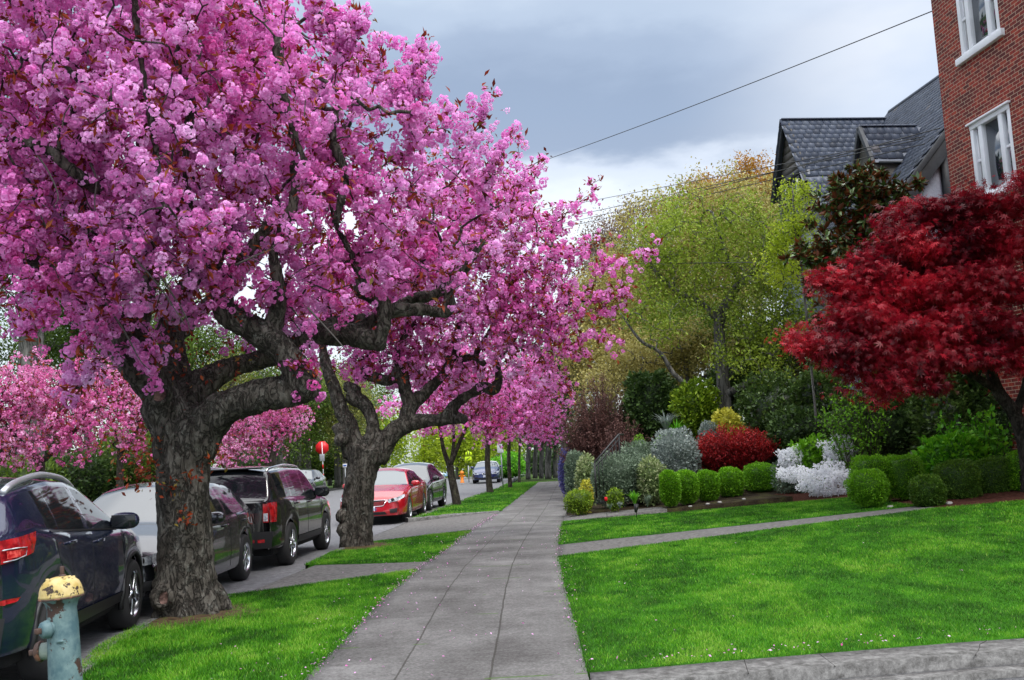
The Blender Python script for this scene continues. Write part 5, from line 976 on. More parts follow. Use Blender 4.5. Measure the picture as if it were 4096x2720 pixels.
b = MB(); s4.cap_patch(b, 0, [(-.40, .345), (.40, .345), (.46, .27), (-.46, .27)], .012, 9); b.build('air_intake', M_dark, k4, shade=False)
place(k4, -2.88-.91, 25.65+2.4, math.pi+.045)
k5 = empty('parked_car', (0, 0, 0), 0, 'black car with pale windscreen parked right behind the red sedan', 'car', 'cars parked along the street'); s5 = sedan(k5, M_blk, H=1.56, L=4.6)
place(k5, -2.72-.91, 30.9+2.3, math.pi+.09)
k2 = empty('parked_sedan', (0, 0, 0), 0, 'dark grey hatchback facing the camera, half hidden behind the nearest cherry trunk', 'car', 'cars parked along the street'); s2 = sedan(k2, M_gun, L=4.25, H=1.50)
place(k2, -4.02-.90, 11.15+2.12, math.pi-.02)
k6 = empty('parked_hatchback', (0, 0, 0), 0, 'dark grey hatchback parked across the street left of the stop sign', 'car', 'cars parked along the street'); s6 = sedan(k6, M_gun, L=4.3, H=1.50)
place(k6, -11.15, 50.5, math.pi+.02)
M_soft = pm('white_soft_top', (.62, .63, .65), .7)
k7 = empty('parked_coupe', (0, 0, 0), 0, 'deep blue coupe with pale roof facing the camera beyond the thin cherry trunks', 'car', 'cars parked along the street'); s7 = sedan(k7, M_bluep, L=4.49, H=1.38, W=1.757, coupe=1, plate='346XKD')
i0 = int(2.0/4.49*len(s7.x)); i1 = int(3.3/4.49*len(s7.x)); top = s7.G[13:, i0:i1]; full = np.concatenate([top, top[-2::-1]*[1, -1, 1]]); k, n_ = full.shape[:2]; r_ = np.arange(k-1)[:, None]; c_ = np.arange(n_-1)[None]
b = MB(); b.add(s7.T((full+[0, 0, .006]).reshape(-1, 3)), np.stack([r_*n_+c_, r_*n_+c_+1, (r_+1)*n_+c_+1, (r_+1)*n_+c_], -1).reshape(-1, 4)); b.build('soft_roof', M_soft, k7, smooth=True, shade=False)
for sd in (-1, 1):
    t = np.linspace(0, 2*math.pi, 16); P = [s7.T(np.array([s7.capf(0, sd*.13, .60)-.02, sd*(.13+.10*math.cos(a)), .60+.05*math.sin(a)])) for a in t]; b = MB(); b.tube(P, .010, 5, cap=False); g = b.build('kidney_grille', M_chrome, k7, smooth=True, shade=False)
    b = MB(); s7.cap_patch(b, 0, [(sd*.04, .64), (sd*.22, .64), (sd*.22, .56), (sd*.04, .56)], .012, 4); b.build('grille_mesh', M_dark, g, shade=False)
b = MB(); s7.cap_patch(b, 0, [(-.55, .36), (.55, .36), (.5, .28), (-.5, .28)], .012, 7); b.build('air_intake', M_dark, k7, shade=False)
place(k7, -2.02, 61.5+2.2, math.pi+.02)
M_lblue = paint('light_blue_paint', (.22, .38, .55)); M_whitep = paint('white_paint', (.6, .6, .62), 0)
k8 = empty('distant_car', (0, 0, 0), 0, 'pale blue car far down the street, just left of a thin cherry trunk', 'car', 'cars parked along the street'); sedan(k8, M_lblue, L=4.5)
p = gz(1795, 1909, -1.75); place(k8, p[0], p[1], math.pi, float(BY(p[1])))
k9 = empty('distant_car', (0, 0, 0), 0, 'white suv far down the street behind the pale blue car', 'car', 'cars parked along the street'); s9 = Car(4.45, 1.81, [(0, .80), (.10, .96), (.5, 1.04), (1.1, 1.10), (1.25, 1.13), (1.85, 1.56), (2.1, 1.64), (3.0, 1.66), (4.1, 1.62), (4.22, 1.58), (4.38, 1.14), (4.45, 1.08)], [(0, .76), (.5, .96), (1.2, 1.05), (4.1, 1.12), (4.36, 1.10), (4.45, 1.06)], (.86, 3.50), .35, sill=.34, roofw=.76, paint_=M_whitep); s9.body(k9, (1.38, 4.02), (1.27, 1.87), (4.19, 4.39), pillars=((2.34, 2.42),)); s9.wheels_(k9, 5)
place(k9, p[0]-2.2, p[1]+8, math.pi, float(BY(p[1]+8)))
k10 = empty('parked_wagon', (0, 0, 0), 0, 'silver wagon with roof rails across the street, its roof showing over the black SUV', 'car', 'cars parked along the street'); s10 = Car(4.5, 1.8, [(0, .72), (.10, .86), (.5, .98), (1.1, 1.04), (1.25, 1.07), (1.95, 1.46), (2.2, 1.52), (3.0, 1.54), (4.1, 1.50), (4.25, 1.46), (4.42, 1.06), (4.5, 1.0)], [(0, .68), (.5, .88), (1.2, .98), (4.1, 1.04), (4.4, 1.0), (4.5, .96)], (.9, 3.6), .34, sill=.3, roofw=.72, paint_=paint('silver_paint', (.45, .46, .47), .6)); s10.body(k10, (1.38, 4.1), (1.3, 1.95), (4.22, 4.42), pillars=((2.4, 2.5),)); s10.wheels_(k10, 5); rail(s10, k10, 2.1, 4.1, M_chrome, .05)
place(k10, -12.4, 43.8, math.pi)
# ---------------------------------------------------------------- fire hydrant
def worn(name, c0, c1, rust, thr=.58, sc=7, blotch=2.2):
    mt, nd, lk, b = base(name); t = nd.new('ShaderNodeTexCoord')
    def nz(s_, d=8, ro=.65):
        n = nd.new('ShaderNodeTexNoise'); n.inputs['Scale'].default_value = s_; n.inputs['Detail'].default_value = d; n.inputs['Roughness'].default_value = ro; lk.new(t.outputs['Object'], n.inputs[0]); return n.outputs['Fac']
    r = nd.new('ShaderNodeValToRGB'); ramp(r.color_ramp, [(.38, c0), (.62, c1)]); lk.new(nz(sc), r.inputs[0]); e_ = nd.new('ShaderNodeValToRGB'); ramp(e_.color_ramp, [(thr, (0, 0, 0)), (thr+.025, (1, 1, 1))]); lk.new(nz(blotch*3, 6, .6), e_.inputs[0])
    m_ = nd.new('ShaderNodeMix'); m_.data_type = 'RGBA'; lk.new(e_.outputs[0], m_.inputs[0]); lk.new(r.outputs[0], m_.inputs[6]); m_.inputs[7].default_value = (*rust, 1); lk.new(m_.outputs[2], b.inputs['Base Color']); b.inputs['Roughness'].default_value = .6
    bp = nd.new('ShaderNodeBump'); bp.inputs['Strength'].default_value = .8; bp.inputs['Distance'].default_value = .004; bp.invert = True; lk.new(e_.outputs[0], bp.inputs['Height']); lk.new(bp.outputs[0], b.inputs['Normal']); return mt
M_teal = worn('worn_teal_paint', (.06, .125, .15), (.17, .26, .265), (.06, .032, .025), .565); M_yel = worn('worn_yellow_paint', (.46, .33, .09), (.60, .48, .22), (.05, .03, .02), .585, 14, 6); M_rust = worn('rusty_iron', (.10, .055, .04), (.06, .035, .03), (.22, .10, .06), .62, 20, 4); M_tealp = worn('pale_teal_paint', (.16, .22, .20), (.26, .32, .28), (.06, .03, .025), .66)
DHY = 6.2; hb = at(262, 2322, DHY); gh = float(hb[2]); hx, hy = hb[0]+.02, hb[1]; zb_ = .06
hyd = empty('fire_hydrant', (hx, hy, zb_), 0, 'old fire hydrant with peeling teal paint and a chipped yellow cap, close to the camera', 'fire hydrant')
def zv(v): return float(at(240, v, DHY)[2])-zb_
b = MB(); zc_, zfl = zv(2385), zv(2395)
V, F = lathe([(.001, 0), (.19, 0), (.19, .03), (.115, .035), (.112, .3), (.105, zv(2500)), (.098, zv(2440)), (.112, zv(2412)), (.139, zv(2397)), (.139, zv(2390)), (.001, zv(2390))], 40); b.add(V, F)
b.build('barrel', M_teal, hyd, smooth=True, shade=False)
b = MB(); zt_ = zv(2390); V, F = lathe([(.147, zt_-.002), (.151, zt_+.004), (.149, zt_+.012), (.146, zt_+.020), (.144, zt_+.040), (.136, zt_+.062), (.120, zt_+.085), (.096, zt_+.103), (.066, zt_+.114), (.035, zt_+.119), (.001, zt_+.120)], 40); b.add(V, F); bon = b.build('bonnet', M_yel, hyd, smooth=True, shade=False)
for a_ in np.arange(6)*1.047+.2:
    b = MB(); V, F = lathe([(.001, .014), (.009, .014), (.012, .010), (.012, 0)], 8, None, (.088*math.cos(a_), .088*math.sin(a_), zt_+.100)); b.add(V, F); b.build('bolt', M_yel, bon, shade=False)
b = MB(); b.bbox((.015, 0, zt_+.155), (.024, .024, .05), .004); V, F = lathe([(.024, zt_+.11), (.024, zt_+.130), (.001, zt_+.132)], 12); b.add(V+[.015, 0, 0], F); b.build('operating_nut', M_rust, bon, shade=False)
b = MB(); V, F = lathe([(.150, zt_-.012), (.154, zt_-.006), (.150, zt_-.0015), (.1, zt_-.0015)], 40); b.add(V, F); b.build('flange', M_rust, hyd, smooth=True, shade=False)
def nozzle(u, v, ang, r, ln, cap_m, base_m, nut_m, capl=.07):
    zz = zv(v); M = rotz(ang)@roty(math.pi/2); o = bpy.data.objects.new('nozzle', None); link(o, hyd)
    b = MB(); V, F = lathe([(r*1.02, .05), (r, .105), (r*.98, ln)], 24, M, (0, 0, zz)); b.add(V, F); b.build('outlet', base_m, o, smooth=True, shade=False)
    b = MB(); V, F = lathe([(r*.9, ln-.002), (r*1.22, ln), (r*1.25, ln+.012), (r*1.12, ln+.022), (r*1.08, ln+capl*.7), (r*.8, ln+capl*.9), (r*.45, ln+capl), (.001, ln+capl)], 24, M, (0, 0, zz)); b.add(V, F); b.build('cap', cap_m, o, smooth=True, shade=False)
    b = MB(); A = MB(); A.bbox((0, 0, ln+capl+.018), (.034, .034, .04), .006); b.add(A.V[0]@M.T+[0, 0, zz], A.F); b.build('nut', nut_m, o, shade=False)
nozzle(0, 2508, rad(-118), .045, .118, M_teal, M_teal, M_rust, .06); nozzle(0, 2600, rad(-178), .052, .155, M_rust, M_tealp, M_rust, .05)
b = MB(); b.bbox((.03, -.112, zv(2560)), (.05, .012, .014), .004); b.build('casting_mark', M_teal, hyd, shade=False)
hyd.rotation_euler = (0, rad(-3.2), 0); hyd.scale = (.87, .87, 1.012)
# ---------------------------------------------------------------- signs
M_signred = pm('red_sign_face', (.62, .006, .012), .45); M_galv = pm('galvanised_steel', (.38, .40, .42), .45, metal=.5, stops=[(.4, (.33, .35, .37)), (.6, (.45, .47, .49))], scale=6); M_signw = pm('white_sign', (.75, .76, .78), .5); M_signy = pm('fluorescent_yellow_sign', (.55, .80, .01), .5); M_black = pm('black_sign_print', (.01, .01, .01), .5); M_signb = pm('blue_sign', (.04, .12, .45), .5)
def disc(b, c, r, n, th, a0=0, M=None):
    t = np.arange(n)*2*math.pi/n+a0; V = [[r*math.cos(a), y, r*math.sin(a)] for y in (-th/2, th/2) for a in t]+[[0, -th/2, 0], [0, th/2, 0]]; k = np.arange(n); k2 = (k+1) % n
    b.add(np.array(V)+c, [np.stack([k, k2, k2+n, k+n], 1), np.concatenate([np.stack([k2, k, np.full(n, 2*n)], 1), np.stack([k+n, k2+n, np.full(n, 2*n+1)], 1)])])
DS = 57.; sp0 = at(1296, 1952, DS); sc_ = at(1288, 1791, DS)
st = empty('stop_sign', (sp0[0], sp0[1], sp0[2]-.05), 0, 'red octagonal stop sign on a red and white striped pole across the street', 'road sign')
o0 = np.array([sp0[0], sp0[1], sp0[2]-.05]); b = MB(); disc(b, sc_-o0+[0, .03, 0], .40, 8, .02, math.pi/8); b.build('octagon', M_signred, st, shade=False)
b = MB(); b.tube([[0, 0, 0], sc_-o0+[0, 0, .33]], .022, 8); b.build('pole', M_signw, st, smooth=True, shade=False)
hp = sc_-o0
for z0, z1 in ((.62, .86), (1.15, 1.40)): b = MB(); b.tube([hp*(z0/hp[2]), hp*(z1/hp[2])], .028, 8); b.build('red_band', M_signred, st, smooth=True, shade=False)
b = MB(); b.bbox(at(1289, 1830, DS)-o0-[0, .04, 0], (.28, .015, .40), .005); b.build('plate', M_galv, st, shade=False)
DY = 66.; y0_ = at(1873, 1862, DY)
ys_ = empty('pedestrian_sign', (y0_[0], y0_[1], 0), 0, 'fluorescent yellow school crossing sign with downward arrow beside the blue coupe', 'road sign'); b = MB(); b.tube([[0, .03, 0], [0, .03, y0_[2]]], .035, 8); b.build('pole', M_galv, ys_, shade=False)
c1y = at(1874, 1815, DY)-[y0_[0], y0_[1], 0]; c2y = at(1873, 1834, DY)-[y0_[0], y0_[1], 0]
wS = px2m(27, DY); b = MB(); hS = px2m(18, DY); V = [[-wS/2, 0, -hS/2], [wS/2, 0, -hS/2], [wS/2, 0, hS*.25], [0, 0, hS*.62], [-wS/2, 0, hS*.25]]; V = V+[[x, .02, z] for x, _, z in V]; k = np.arange(5); k2 = (k+1) % 5; b.add(np.array(V)+c1y, [np.stack([k, k2, k2+5, k+5], 1), np.array([[0, 4, 3], [0, 3, 2], [0, 2, 1], [5, 8, 9], [5, 7, 8], [5, 6, 7]])]); b.build('panel', M_signy, ys_, shade=False)
b = MB(); b.bbox(c2y+[0, .01, -.0], (wS, .02, px2m(15, DY)), .004); b.build('panel', M_signy, ys_, shade=False)
for sx in (-.06, .07):
    b = MB(); c = c1y+[sx, -.012, 0]; disc(b, c+[0, 0, .13], .028, 8, .006); b.tube([c+[0, 0, .10], c+[0, 0, 0]], .022, 6); b.tube([c, c+[-.04, 0, -.12]], .014, 5); b.tube([c, c+[.04, 0, -.12]], .014, 5); b.tube([c+[0, 0, .08], c+[.05, 0, .01]], .010, 5); b.build('figure', M_black, ys_, shade=False)
b = MB(); c = c2y+[0, -.006, 0]; b.tube([c+[.11, 0, .07], c+[-.07, 0, -.04]], .017, 5); b.add([c+[-.13, 0, -.085], c+[-.02, 0, -.075], c+[-.10, 0, .015]], np.array([[0, 1, 2]])); b.build('arrow', M_black, ys_, shade=False)
DP = 47.; q0 = at(2012, 1945, DP); q1_ = at(2003, 1790, DP)
ps = empty('parking_sign', (q0[0], q0[1], .08), 0, 'small white parking sign on a thin pole between the two thin cherry trunks', 'road sign'); o1 = np.array([q0[0], q0[1], .08]); b = MB(); b.tube([[0, 0, 0], q1_-o1], .03, 8); b.build('pole', M_galv, ps, shade=False)
Mr = rotz(rad(-35)); b = MB(); b.bbox(at(1999, 1793, DP)-o1-[0, .05, 0], (.30, .015, .40), .004, M=Mr); b.bbox(at(2003, 1805, DP)-o1-[0, .06, 0], (.32, .015, .16), .004, M=Mr); b.build('panel', M_signw, ps, shade=False)
b = MB(); disc(b, at(2006, 1784, DP)-o1-[0, .08, 0], .10, 14, .02); b.build('symbol', M_black, ps, shade=False)
DB_ = 62.; q0 = at(1380, 1862, DB_); bs = empty('notice_sign', (q0[0], q0[1], .1), 0, 'tiny blue and white notice on a post left of the warty cherry trunk', 'road sign'); b = MB(); b.tube([[0, 0, 0], [0, 0, q0[2]-.1]], .03, 6); b.build('pole', M_galv, bs, shade=False)
b = MB(); b.bbox((0, -.04, q0[2]-.1), (.27, .015, .22), .004); b.build('panel', M_signw, bs, shade=False); b = MB(); b.bbox((0, -.052, q0[2]-.1), (.2, .008, .1), .002); b.build('print', M_signb, bs, shade=False)
q0 = at(1848, 1905, 62.); M_orange = pm('orange_paint', (.75, .22, .01), .5)
oh = empty('fire_hydrant', (q0[0], q0[1], .1), 0, 'small orange yellow fire hydrant far away beside the blue coupe', 'fire hydrant'); b = MB(); V, F = lathe([(.14, 0), (.14, .05), (.1, .06), (.095, .55), (.14, .58), (.14, .62), (.12, .68), (.05, .75), (.001, .76)], 16); b.add(V, F); b.tube([[-.2, 0, .42], [.2, 0, .42]], .05, 8); b.build('barrel', M_orange, oh, smooth=True, shade=False)
# black spotlight on the small lawn
q0 = hit(2547, 2072); sp = empty('garden_spotlight', q0, 0, 'small black garden spotlight stuck in the far strip of lawn', 'spotlight'); b = MB(); b.tube([[0, 0, 0], [0, 0, .13]], .008, 6); b.build('spike', M_black, sp, shade=False); b = MB(); V, F = lathe([(.001, -.09), (.025, -.085), (.04, -.02), (.052, .09), (.04, .085), (.001, .05)], 16, rotz(.5)@roty(.18), (0, 0, .2)); b.add(V, F); b.build('lamp', M_black, sp, smooth=True, shade=False)
# ---------------------------------------------------------------- overhead wires and the pole that carries them
M_wire = pm('black_cable', (.012, .012, .014), .6)
def wire(pts, label, r=.014):
    s = smooth_path(np.array([at(*q) for q in pts]), 10); c = s[0]; b = MB(); b.tube(s-c, r, 5, cap=False); o = b.build('overhead_wire', M_wire, None, shade=False); o.location = [float(a) for a in c]; tag(o, label, 'wire', 'overhead wires')
def wire2(a_, b_, sag, label, r=.013):
    p, q = at(*a_), at(*b_); t = np.linspace(0, 1, 26)[:, None]; s = p*(1-t)+q*t-np.array([0, 0, 4*sag])*t*(1-t); c = s[0]; b = MB(); b.tube(s-c, r, 5, cap=False); o = b.build('overhead_wire', M_wire, None, shade=False); o.location = [float(x) for x in c]; tag(o, label, 'wire', 'overhead wires')
wire2((3727, 45, 21), (1700, 790, 60), .30, 'single overhead wire crossing the open sky to the brick house')
wire2((3700, 545, 24), (1900, 888, 80), .05, 'overhead wire highest of those passing the slate roof')
wire2((3690, 555, 24), (1900, 945, 80), .05, 'overhead wire reaching across the dormer roof', .014)
wire2((3762, 512, 23.5), (1900, 958, 80), .30, 'overhead wire drooping across the slates to the gable', .014)
wire2((3700, 575, 24), (1900, 985, 80), .08, 'overhead wire lowest of those above the khaki trees', .014)
wire2((3150, 1048, 26), (2100, 1055, 38), .02, 'level wire in front of the green maple crown', .012)
# black stair handrail on the garden bank
M_iron = pm('black_iron', (.012, .012, .014), .5)
hr = empty('handrail', gz(2380, 1870, .5), 0, 'black iron stair handrail climbing the planted bank', 'handrail'); o2 = np.array(hr.location); b = MB(); DR = 23.8
P0, P1 = at(2378, 1850, DR), at(2475, 1738, DR+.8); b.tube([P0-o2, P1-o2, P1-o2+[.15, .3, 0]], .024, 8); b.tube([P0-o2-[0, 0, .12], P1-o2-[0, 0, .12]], .016, 6); b.build('rail', M_iron, hr, shade=False)
for f in np.linspace(0, 1, 8): q = P0+(P1-P0)*f-o2; b = MB(); b.tube([q, q-[0, 0, .85 if f in (0, 1) else .75]], .022 if f in (0, 1) else .013, 6); b.build('baluster', M_iron, hr, shade=False)
# ---------------------------------------------------------------- foliage helpers
def lm(name, lo, mid, hi, rough=.55, spec=.3, trans=.25): return am(name, [(0, lo), (.5, mid), (1, hi)], rough=rough, spec=spec, trans=trans)
ML = dict(
    box=lm('bright_boxwood', (.030, .09, .006), (.13, .34, .012), (.33, .64, .03)), boxd=lm('dark_boxwood', (.016, .045, .006), (.065, .15, .014), (.17, .30, .03)),
    barb=lm('red_barberry', (.10, .004, .007), (.36, .012, .016), (.72, .05, .04)), maple=lm('crimson_maple', (.07, .002, .009), (.29, .006, .020), (.75, .030, .055), .4, .4, .4),
    silver=lm('silver_leaf', (.10, .13, .11), (.26, .31, .29), (.50, .56, .52)), lav=lm('grey_green_leaf', (.04, .07, .04), (.14, .20, .13), (.30, .38, .28)),
    dark=lm('dark_evergreen', (.012, .026, .008), (.045, .090, .022), (.13, .22, .05)), laurel=lm('laurel_leaf', (.018, .038, .010), (.065, .125, .025), (.22, .34, .08), .3, .6),
    ivy=lm('yellow_green_ivy', (.04, .08, .006), (.15, .26, .015), (.38, .50, .03)), yel=lm('golden_leaf', (.20, .19, .02), (.50, .48, .04), (.80, .75, .15)), lime=lm('lime_leaf', (.03, .12, .008), (.10, .36, .012), (.28, .60, .03)),
    green=lm('fresh_green_leaf', (.08, .11, .012), (.235, .33, .03), (.46, .58, .08), trans=.4), khaki=lm('khaki_catkin_leaf', (.16, .135, .035), (.40, .35, .10), (.68, .62, .26), trans=.35), olive=lm('olive_leaf', (.08, .085, .02), (.23, .25, .055), (.44, .46, .13), trans=.35),
    rustl=lm('orange_brown_leaf', (.14, .06, .01), (.34, .16, .02), (.60, .34, .05), trans=.35), mauve=lm('mauve_brown_leaf', (.10, .06, .05), (.22, .14, .11), (.38, .28, .20), trans=.3), white=lm('white_azalea_bloom', (.72, .74, .80), (.90, .91, .95), (.97, .97, .98), trans=.45),
    blue=lm('blue_violet_bloom', (.05, .05, .16), (.15, .14, .42), (.32, .30, .62)), mag=lm('magnolia_leaf', (.016, .036, .010), (.07, .15, .028), (.32, .46, .18), .25, .7), magr=lm('rust_leaf_back', (.05, .016, .006), (.16, .045, .014), (.34, .10, .03)),
    purp=lm('purple_brown_twiglet', (.06, .026, .024), (.16, .075, .065), (.32, .18, .15)), varg=lm('variegated_leaf', (.06, .11, .03), (.24, .32, .12), (.62, .64, .40)), wood=lm('woodland_leaf', (.025, .045, .008), (.085, .15, .02), (.22, .34, .04), trans=.35), yg=lm('spring_yellow_green_leaf', (.12, .19, .01), (.34, .46, .02), (.62, .70, .06), trans=.4),
    tul=lm('red_petal', (.35, .005, .01), (.7, .01, .02), (.8, .05, .05)))
M_stem = pm('brown_stem', (.06, .045, .035), .85); M_dtwig = pm('dark_purple_twig', (.045, .022, .02), .85)
def gz_t(x, y): return float(zt(x, y))
def shrub(name, label, cat, c, r, mat, n, ls, sq=2.2, group=None, up=.3, lump=.12, core=.82, ground=True, parts=False, jit=.5, sh0=.5, tmpl=None, stem=None, thin=0):
    """leaf-covered body; c centre, r radii; the underside is cut at the ground"""
    c = np.asarray(c, float); r = np.broadcast_to(np.asarray(r, float), (3,)); gzz = gz_t(c[0], c[1]) if ground else c[2]-r[2]
    o = empty(name, (c[0], c[1], gzz), 0, label, cat, group)
    D = R.normal(size=(n, 3)); D /= np.linalg.norm(D, axis=1)[:, None]; k = (np.abs(D)**sq).sum(1)**(-1/sq); lumps = 1+lump*2*(vnoise(D*2.6+c*.7)-.5)+lump*(vnoise(D*6+c)-.5)
    q = (1-.22*R.random(n)**2*(1+thin*3)); P = D*(k*lumps*q)[:, None]*r; Nn = D/r; Nn /= np.linalg.norm(Nn, axis=1)[:, None]
    Dd = Nn+R.normal(size=(n, 3))*jit+[0, 0, up]; W_ = P+c; keep = W_[:, 2] > gzz+.01; P, Dd, q = W_[keep]-[c[0], c[1], gzz], Dd[keep], q[keep]; nn = len(P)
    tips = R.random(nn) < .2; sh = sh0+R.normal(size=nn)*.15+.20*(vnoise((P+c)*3.2)-.5)+.16*np.clip(Dd[:, 2], -.5, 1)*(.6)+tips*.12
    tv, tf = tmpl or (LQ, LQF); V, F, Sh = scatter(tv, [tf], P, dir_rot(Dd), ls*(.6+.8*R.random(nn)), np.zeros(len(tv)), np.clip(sh, 0, 1))
    # closed inner core in the dark end of the leaf colours
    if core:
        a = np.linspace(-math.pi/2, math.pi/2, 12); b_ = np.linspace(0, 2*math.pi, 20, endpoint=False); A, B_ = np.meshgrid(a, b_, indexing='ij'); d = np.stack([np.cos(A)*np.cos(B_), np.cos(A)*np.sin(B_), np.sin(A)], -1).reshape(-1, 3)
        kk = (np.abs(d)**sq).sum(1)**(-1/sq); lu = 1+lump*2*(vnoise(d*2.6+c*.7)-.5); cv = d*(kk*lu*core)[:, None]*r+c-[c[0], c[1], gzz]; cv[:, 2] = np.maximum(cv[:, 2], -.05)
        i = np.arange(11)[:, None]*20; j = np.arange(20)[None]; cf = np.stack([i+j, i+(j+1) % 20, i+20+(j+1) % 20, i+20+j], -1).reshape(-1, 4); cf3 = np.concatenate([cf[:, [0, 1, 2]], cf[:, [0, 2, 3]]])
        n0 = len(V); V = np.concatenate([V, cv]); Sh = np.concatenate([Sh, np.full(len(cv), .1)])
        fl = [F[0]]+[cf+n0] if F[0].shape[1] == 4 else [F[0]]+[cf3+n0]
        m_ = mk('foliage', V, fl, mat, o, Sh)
    else: m_ = mk('foliage', V, F[0], mat, o, Sh)
    if stem or parts:
        b = MB(); 
        for _ in range(stem or 5): t = R.normal(size=2)*r[:2]*.25; b.tube([[t[0]*.3, t[1]*.3, -.05], [t[0], t[1], (c[2]-gzz)*.8], [t[0]*2, t[1]*2, (c[2]-gzz)+r[2]*.4]], [.02, .014, .006], 5)
        b.build('stem', M_stem, o, shade=False)
    return o
def box_of(u0, u1, v0, v1, D):      # photo box at depth D -> centre, half sizes
    c = at((u0+u1)/2, (v0+v1)/2, D); return c, px2m((u1-u0)/2, D), px2m((v1-v0)/2, D)
def bush(name, label, cat, u0, u1, v0, v1, D, mat, n, ls, depth=None, **k):
    c, rx, rz = box_of(u0, u1, v0, v1, D); g = gz_t(c[0], c[1]+(depth or rx)*.3)
    top = c[2]+rz; bot = min(c[2]-rz, g+.05) if k.pop('drop', True) else c[2]-rz; c = np.array([c[0], c[1]+(depth or rx)*.5, (top+bot)/2]); return shrub(name, label, cat, c, (rx, depth or rx, (top-bot)/2), ML[mat], n, ls, **k)
# clipped box balls
GB = 'clipped box balls edging the beds'
for (u0, u1, v0, v1, D, mt, lab) in [(2643, 2722, 1885, 2018, 22.6, 'box', 'bright clipped box ball at the left end of the row below the red barberry'), (2702, 2796, 1884, 2010, 23.0, 'box', 'bright clipped box ball merging with the leftmost one of the row'), (2788, 2880, 1884, 2002, 23.3, 'box', 'low round box ball in the middle of the row below the red barberry'),
                                     (2880, 2976, 1872, 1995, 23.6, 'box', 'egg shaped box ball second from the right of the row below the barberry'), (2990, 3106, 1857, 1987, 23.9, 'box', 'largest flat topped box ball at the right end of the row below the barberry'),
                                     (3410, 3563, 1882, 2019, 16.6, 'box', 'bright round box ball where the garden path ends'), (3428, 3570, 1824, 2005, 17.8, 'box', 'tall bright box bush right behind the round ball'), (3560, 3700, 1821, 2010, 17.7, 'box', 'tall bright box bush left of the small dark ball'),
                                     (3661, 3787, 1905, 2040, 15.9, 'boxd', 'small dark box ball beside the path end'), (3777, 3922, 1845, 2019, 16.6, 'boxd', 'dark flat topped box bush right of the small dark ball'), (3919, 4057, 1835, 2010, 16.9, 'boxd', 'dark flat topped box bush second from the right edge'), (4054, 4190, 1800, 2014, 16.7, 'box', 'green box bush cut by the right edge of the photo')]:
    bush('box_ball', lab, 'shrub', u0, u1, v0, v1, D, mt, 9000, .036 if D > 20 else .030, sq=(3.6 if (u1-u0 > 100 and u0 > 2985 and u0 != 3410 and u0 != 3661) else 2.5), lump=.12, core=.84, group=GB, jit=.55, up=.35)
# barberry with spiky upright twigs
def spiky(name, label, cat, u0, u1, v0, v1, D, mat, nst, nl, ls, twig, spread=.55, group=None, arch=.0, hmin=.6, dens=None):
    c, rx, rz = box_of(u0, u1, v0, v1, D); g = min(gz_t(c[0], c[1]), c[2]-rz); H_ = c[2]+rz-g; o = empty(name, (c[0], c[1]+rx*.4, g), 0, label, cat, group); b = MB(); LP = []; LD = []
    for i in range(nst):
        a = R.random()*2*math.pi; q = math.sqrt(R.random()); bx, by = rx*.35*q*math.cos(a), rx*.3*q*math.sin(a); hh = H_*(hmin+(1-hmin)*R.random())*(1-.15*q*q*2); tx, ty = rx*q*math.cos(a)*(.9+.25*R.random()), rx*.7*q*math.sin(a)
        P = smooth_path(np.array([[bx, by, 0], [bx+(tx-bx)*.4, by+(ty-by)*.4, hh*.5], [tx, ty, hh*(1-arch*q)]])+R.normal(size=(3, 3))*.02, 4); b.tube(P, np.linspace(.008, .003, len(P)), 3, cap=False)
        m_ = nl; f = .25+.75*R.random(m_)**.8; k = (f*(len(P)-1)).astype(int).clip(0, len(P)-2); ff = f*(len(P)-1)-k; pts = P[k]*(1-ff[:, None])+P[k+1]*ff[:, None]; LP.append(pts+R.normal(size=(m_, 3))*.035); LD.append(R.normal(size=(m_, 3))*.7+[0, 0, .5])
    LP = np.concatenate(LP); LD = np.concatenate(LD); b.build('stem', twig, o, shade=False)
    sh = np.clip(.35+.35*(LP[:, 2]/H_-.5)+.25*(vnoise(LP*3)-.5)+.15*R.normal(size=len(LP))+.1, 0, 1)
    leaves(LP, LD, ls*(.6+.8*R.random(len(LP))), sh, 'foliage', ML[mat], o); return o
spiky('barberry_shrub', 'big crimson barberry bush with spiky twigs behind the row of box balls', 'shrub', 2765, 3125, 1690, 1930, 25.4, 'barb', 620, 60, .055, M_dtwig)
bush('silver_shrub', 'silvery leaved shrub left of the crimson barberry', 'shrub', 2620, 2800, 1722, 1905, 25.2, 'silver', 5200, .075, jit=.7, lump=.16)
bush('silver_shrub', 'small silvery shrub peeping above the left of the barberry', 'shrub', 2800, 2880, 1690, 1760, 27.5, 'silver', 1500, .075, jit=.7)
bush('golden_shrub', 'yellow leaved shrub above the crimson barberry', 'shrub', 2853, 2968, 1648, 1740, 27.6, 'yel', 1500, .12, jit=.9, lump=.2)
bush('dome_shrub', 'smooth green dome shrub on the bank above the silver shrub', 'shrub', 2618, 2765, 1728, 1830, 27.2, 'box', 5000, .04, lump=.05)
bush('dome_shrub', 'small low green dome at the foot of the dark pines', 'shrub', 2526, 2588, 1740, 1790, 28.5, 'box', 2000, .04, lump=.05)
bush('lavender_mound', 'grey green mound below the iron handrail', 'shrub', 2370, 2560, 1822, 1990, 24.2, 'lav', 6500, .06, jit=.8, lump=.18, up=.5)
bush('lavender_mound', 'grey green mound at the top of the handrail', 'shrub', 2470, 2640, 1774, 1880, 26.4, 'lav', 5000, .06, jit=.8, lump=.18, up=.5)
bush('lavender_mound', 'grey green shrub leaning over the pavement edge', 'shrub', 2262, 2350, 1812, 1990, 28.0, 'lav', 4500, .06, jit=.8, lump=.2, up=.5)
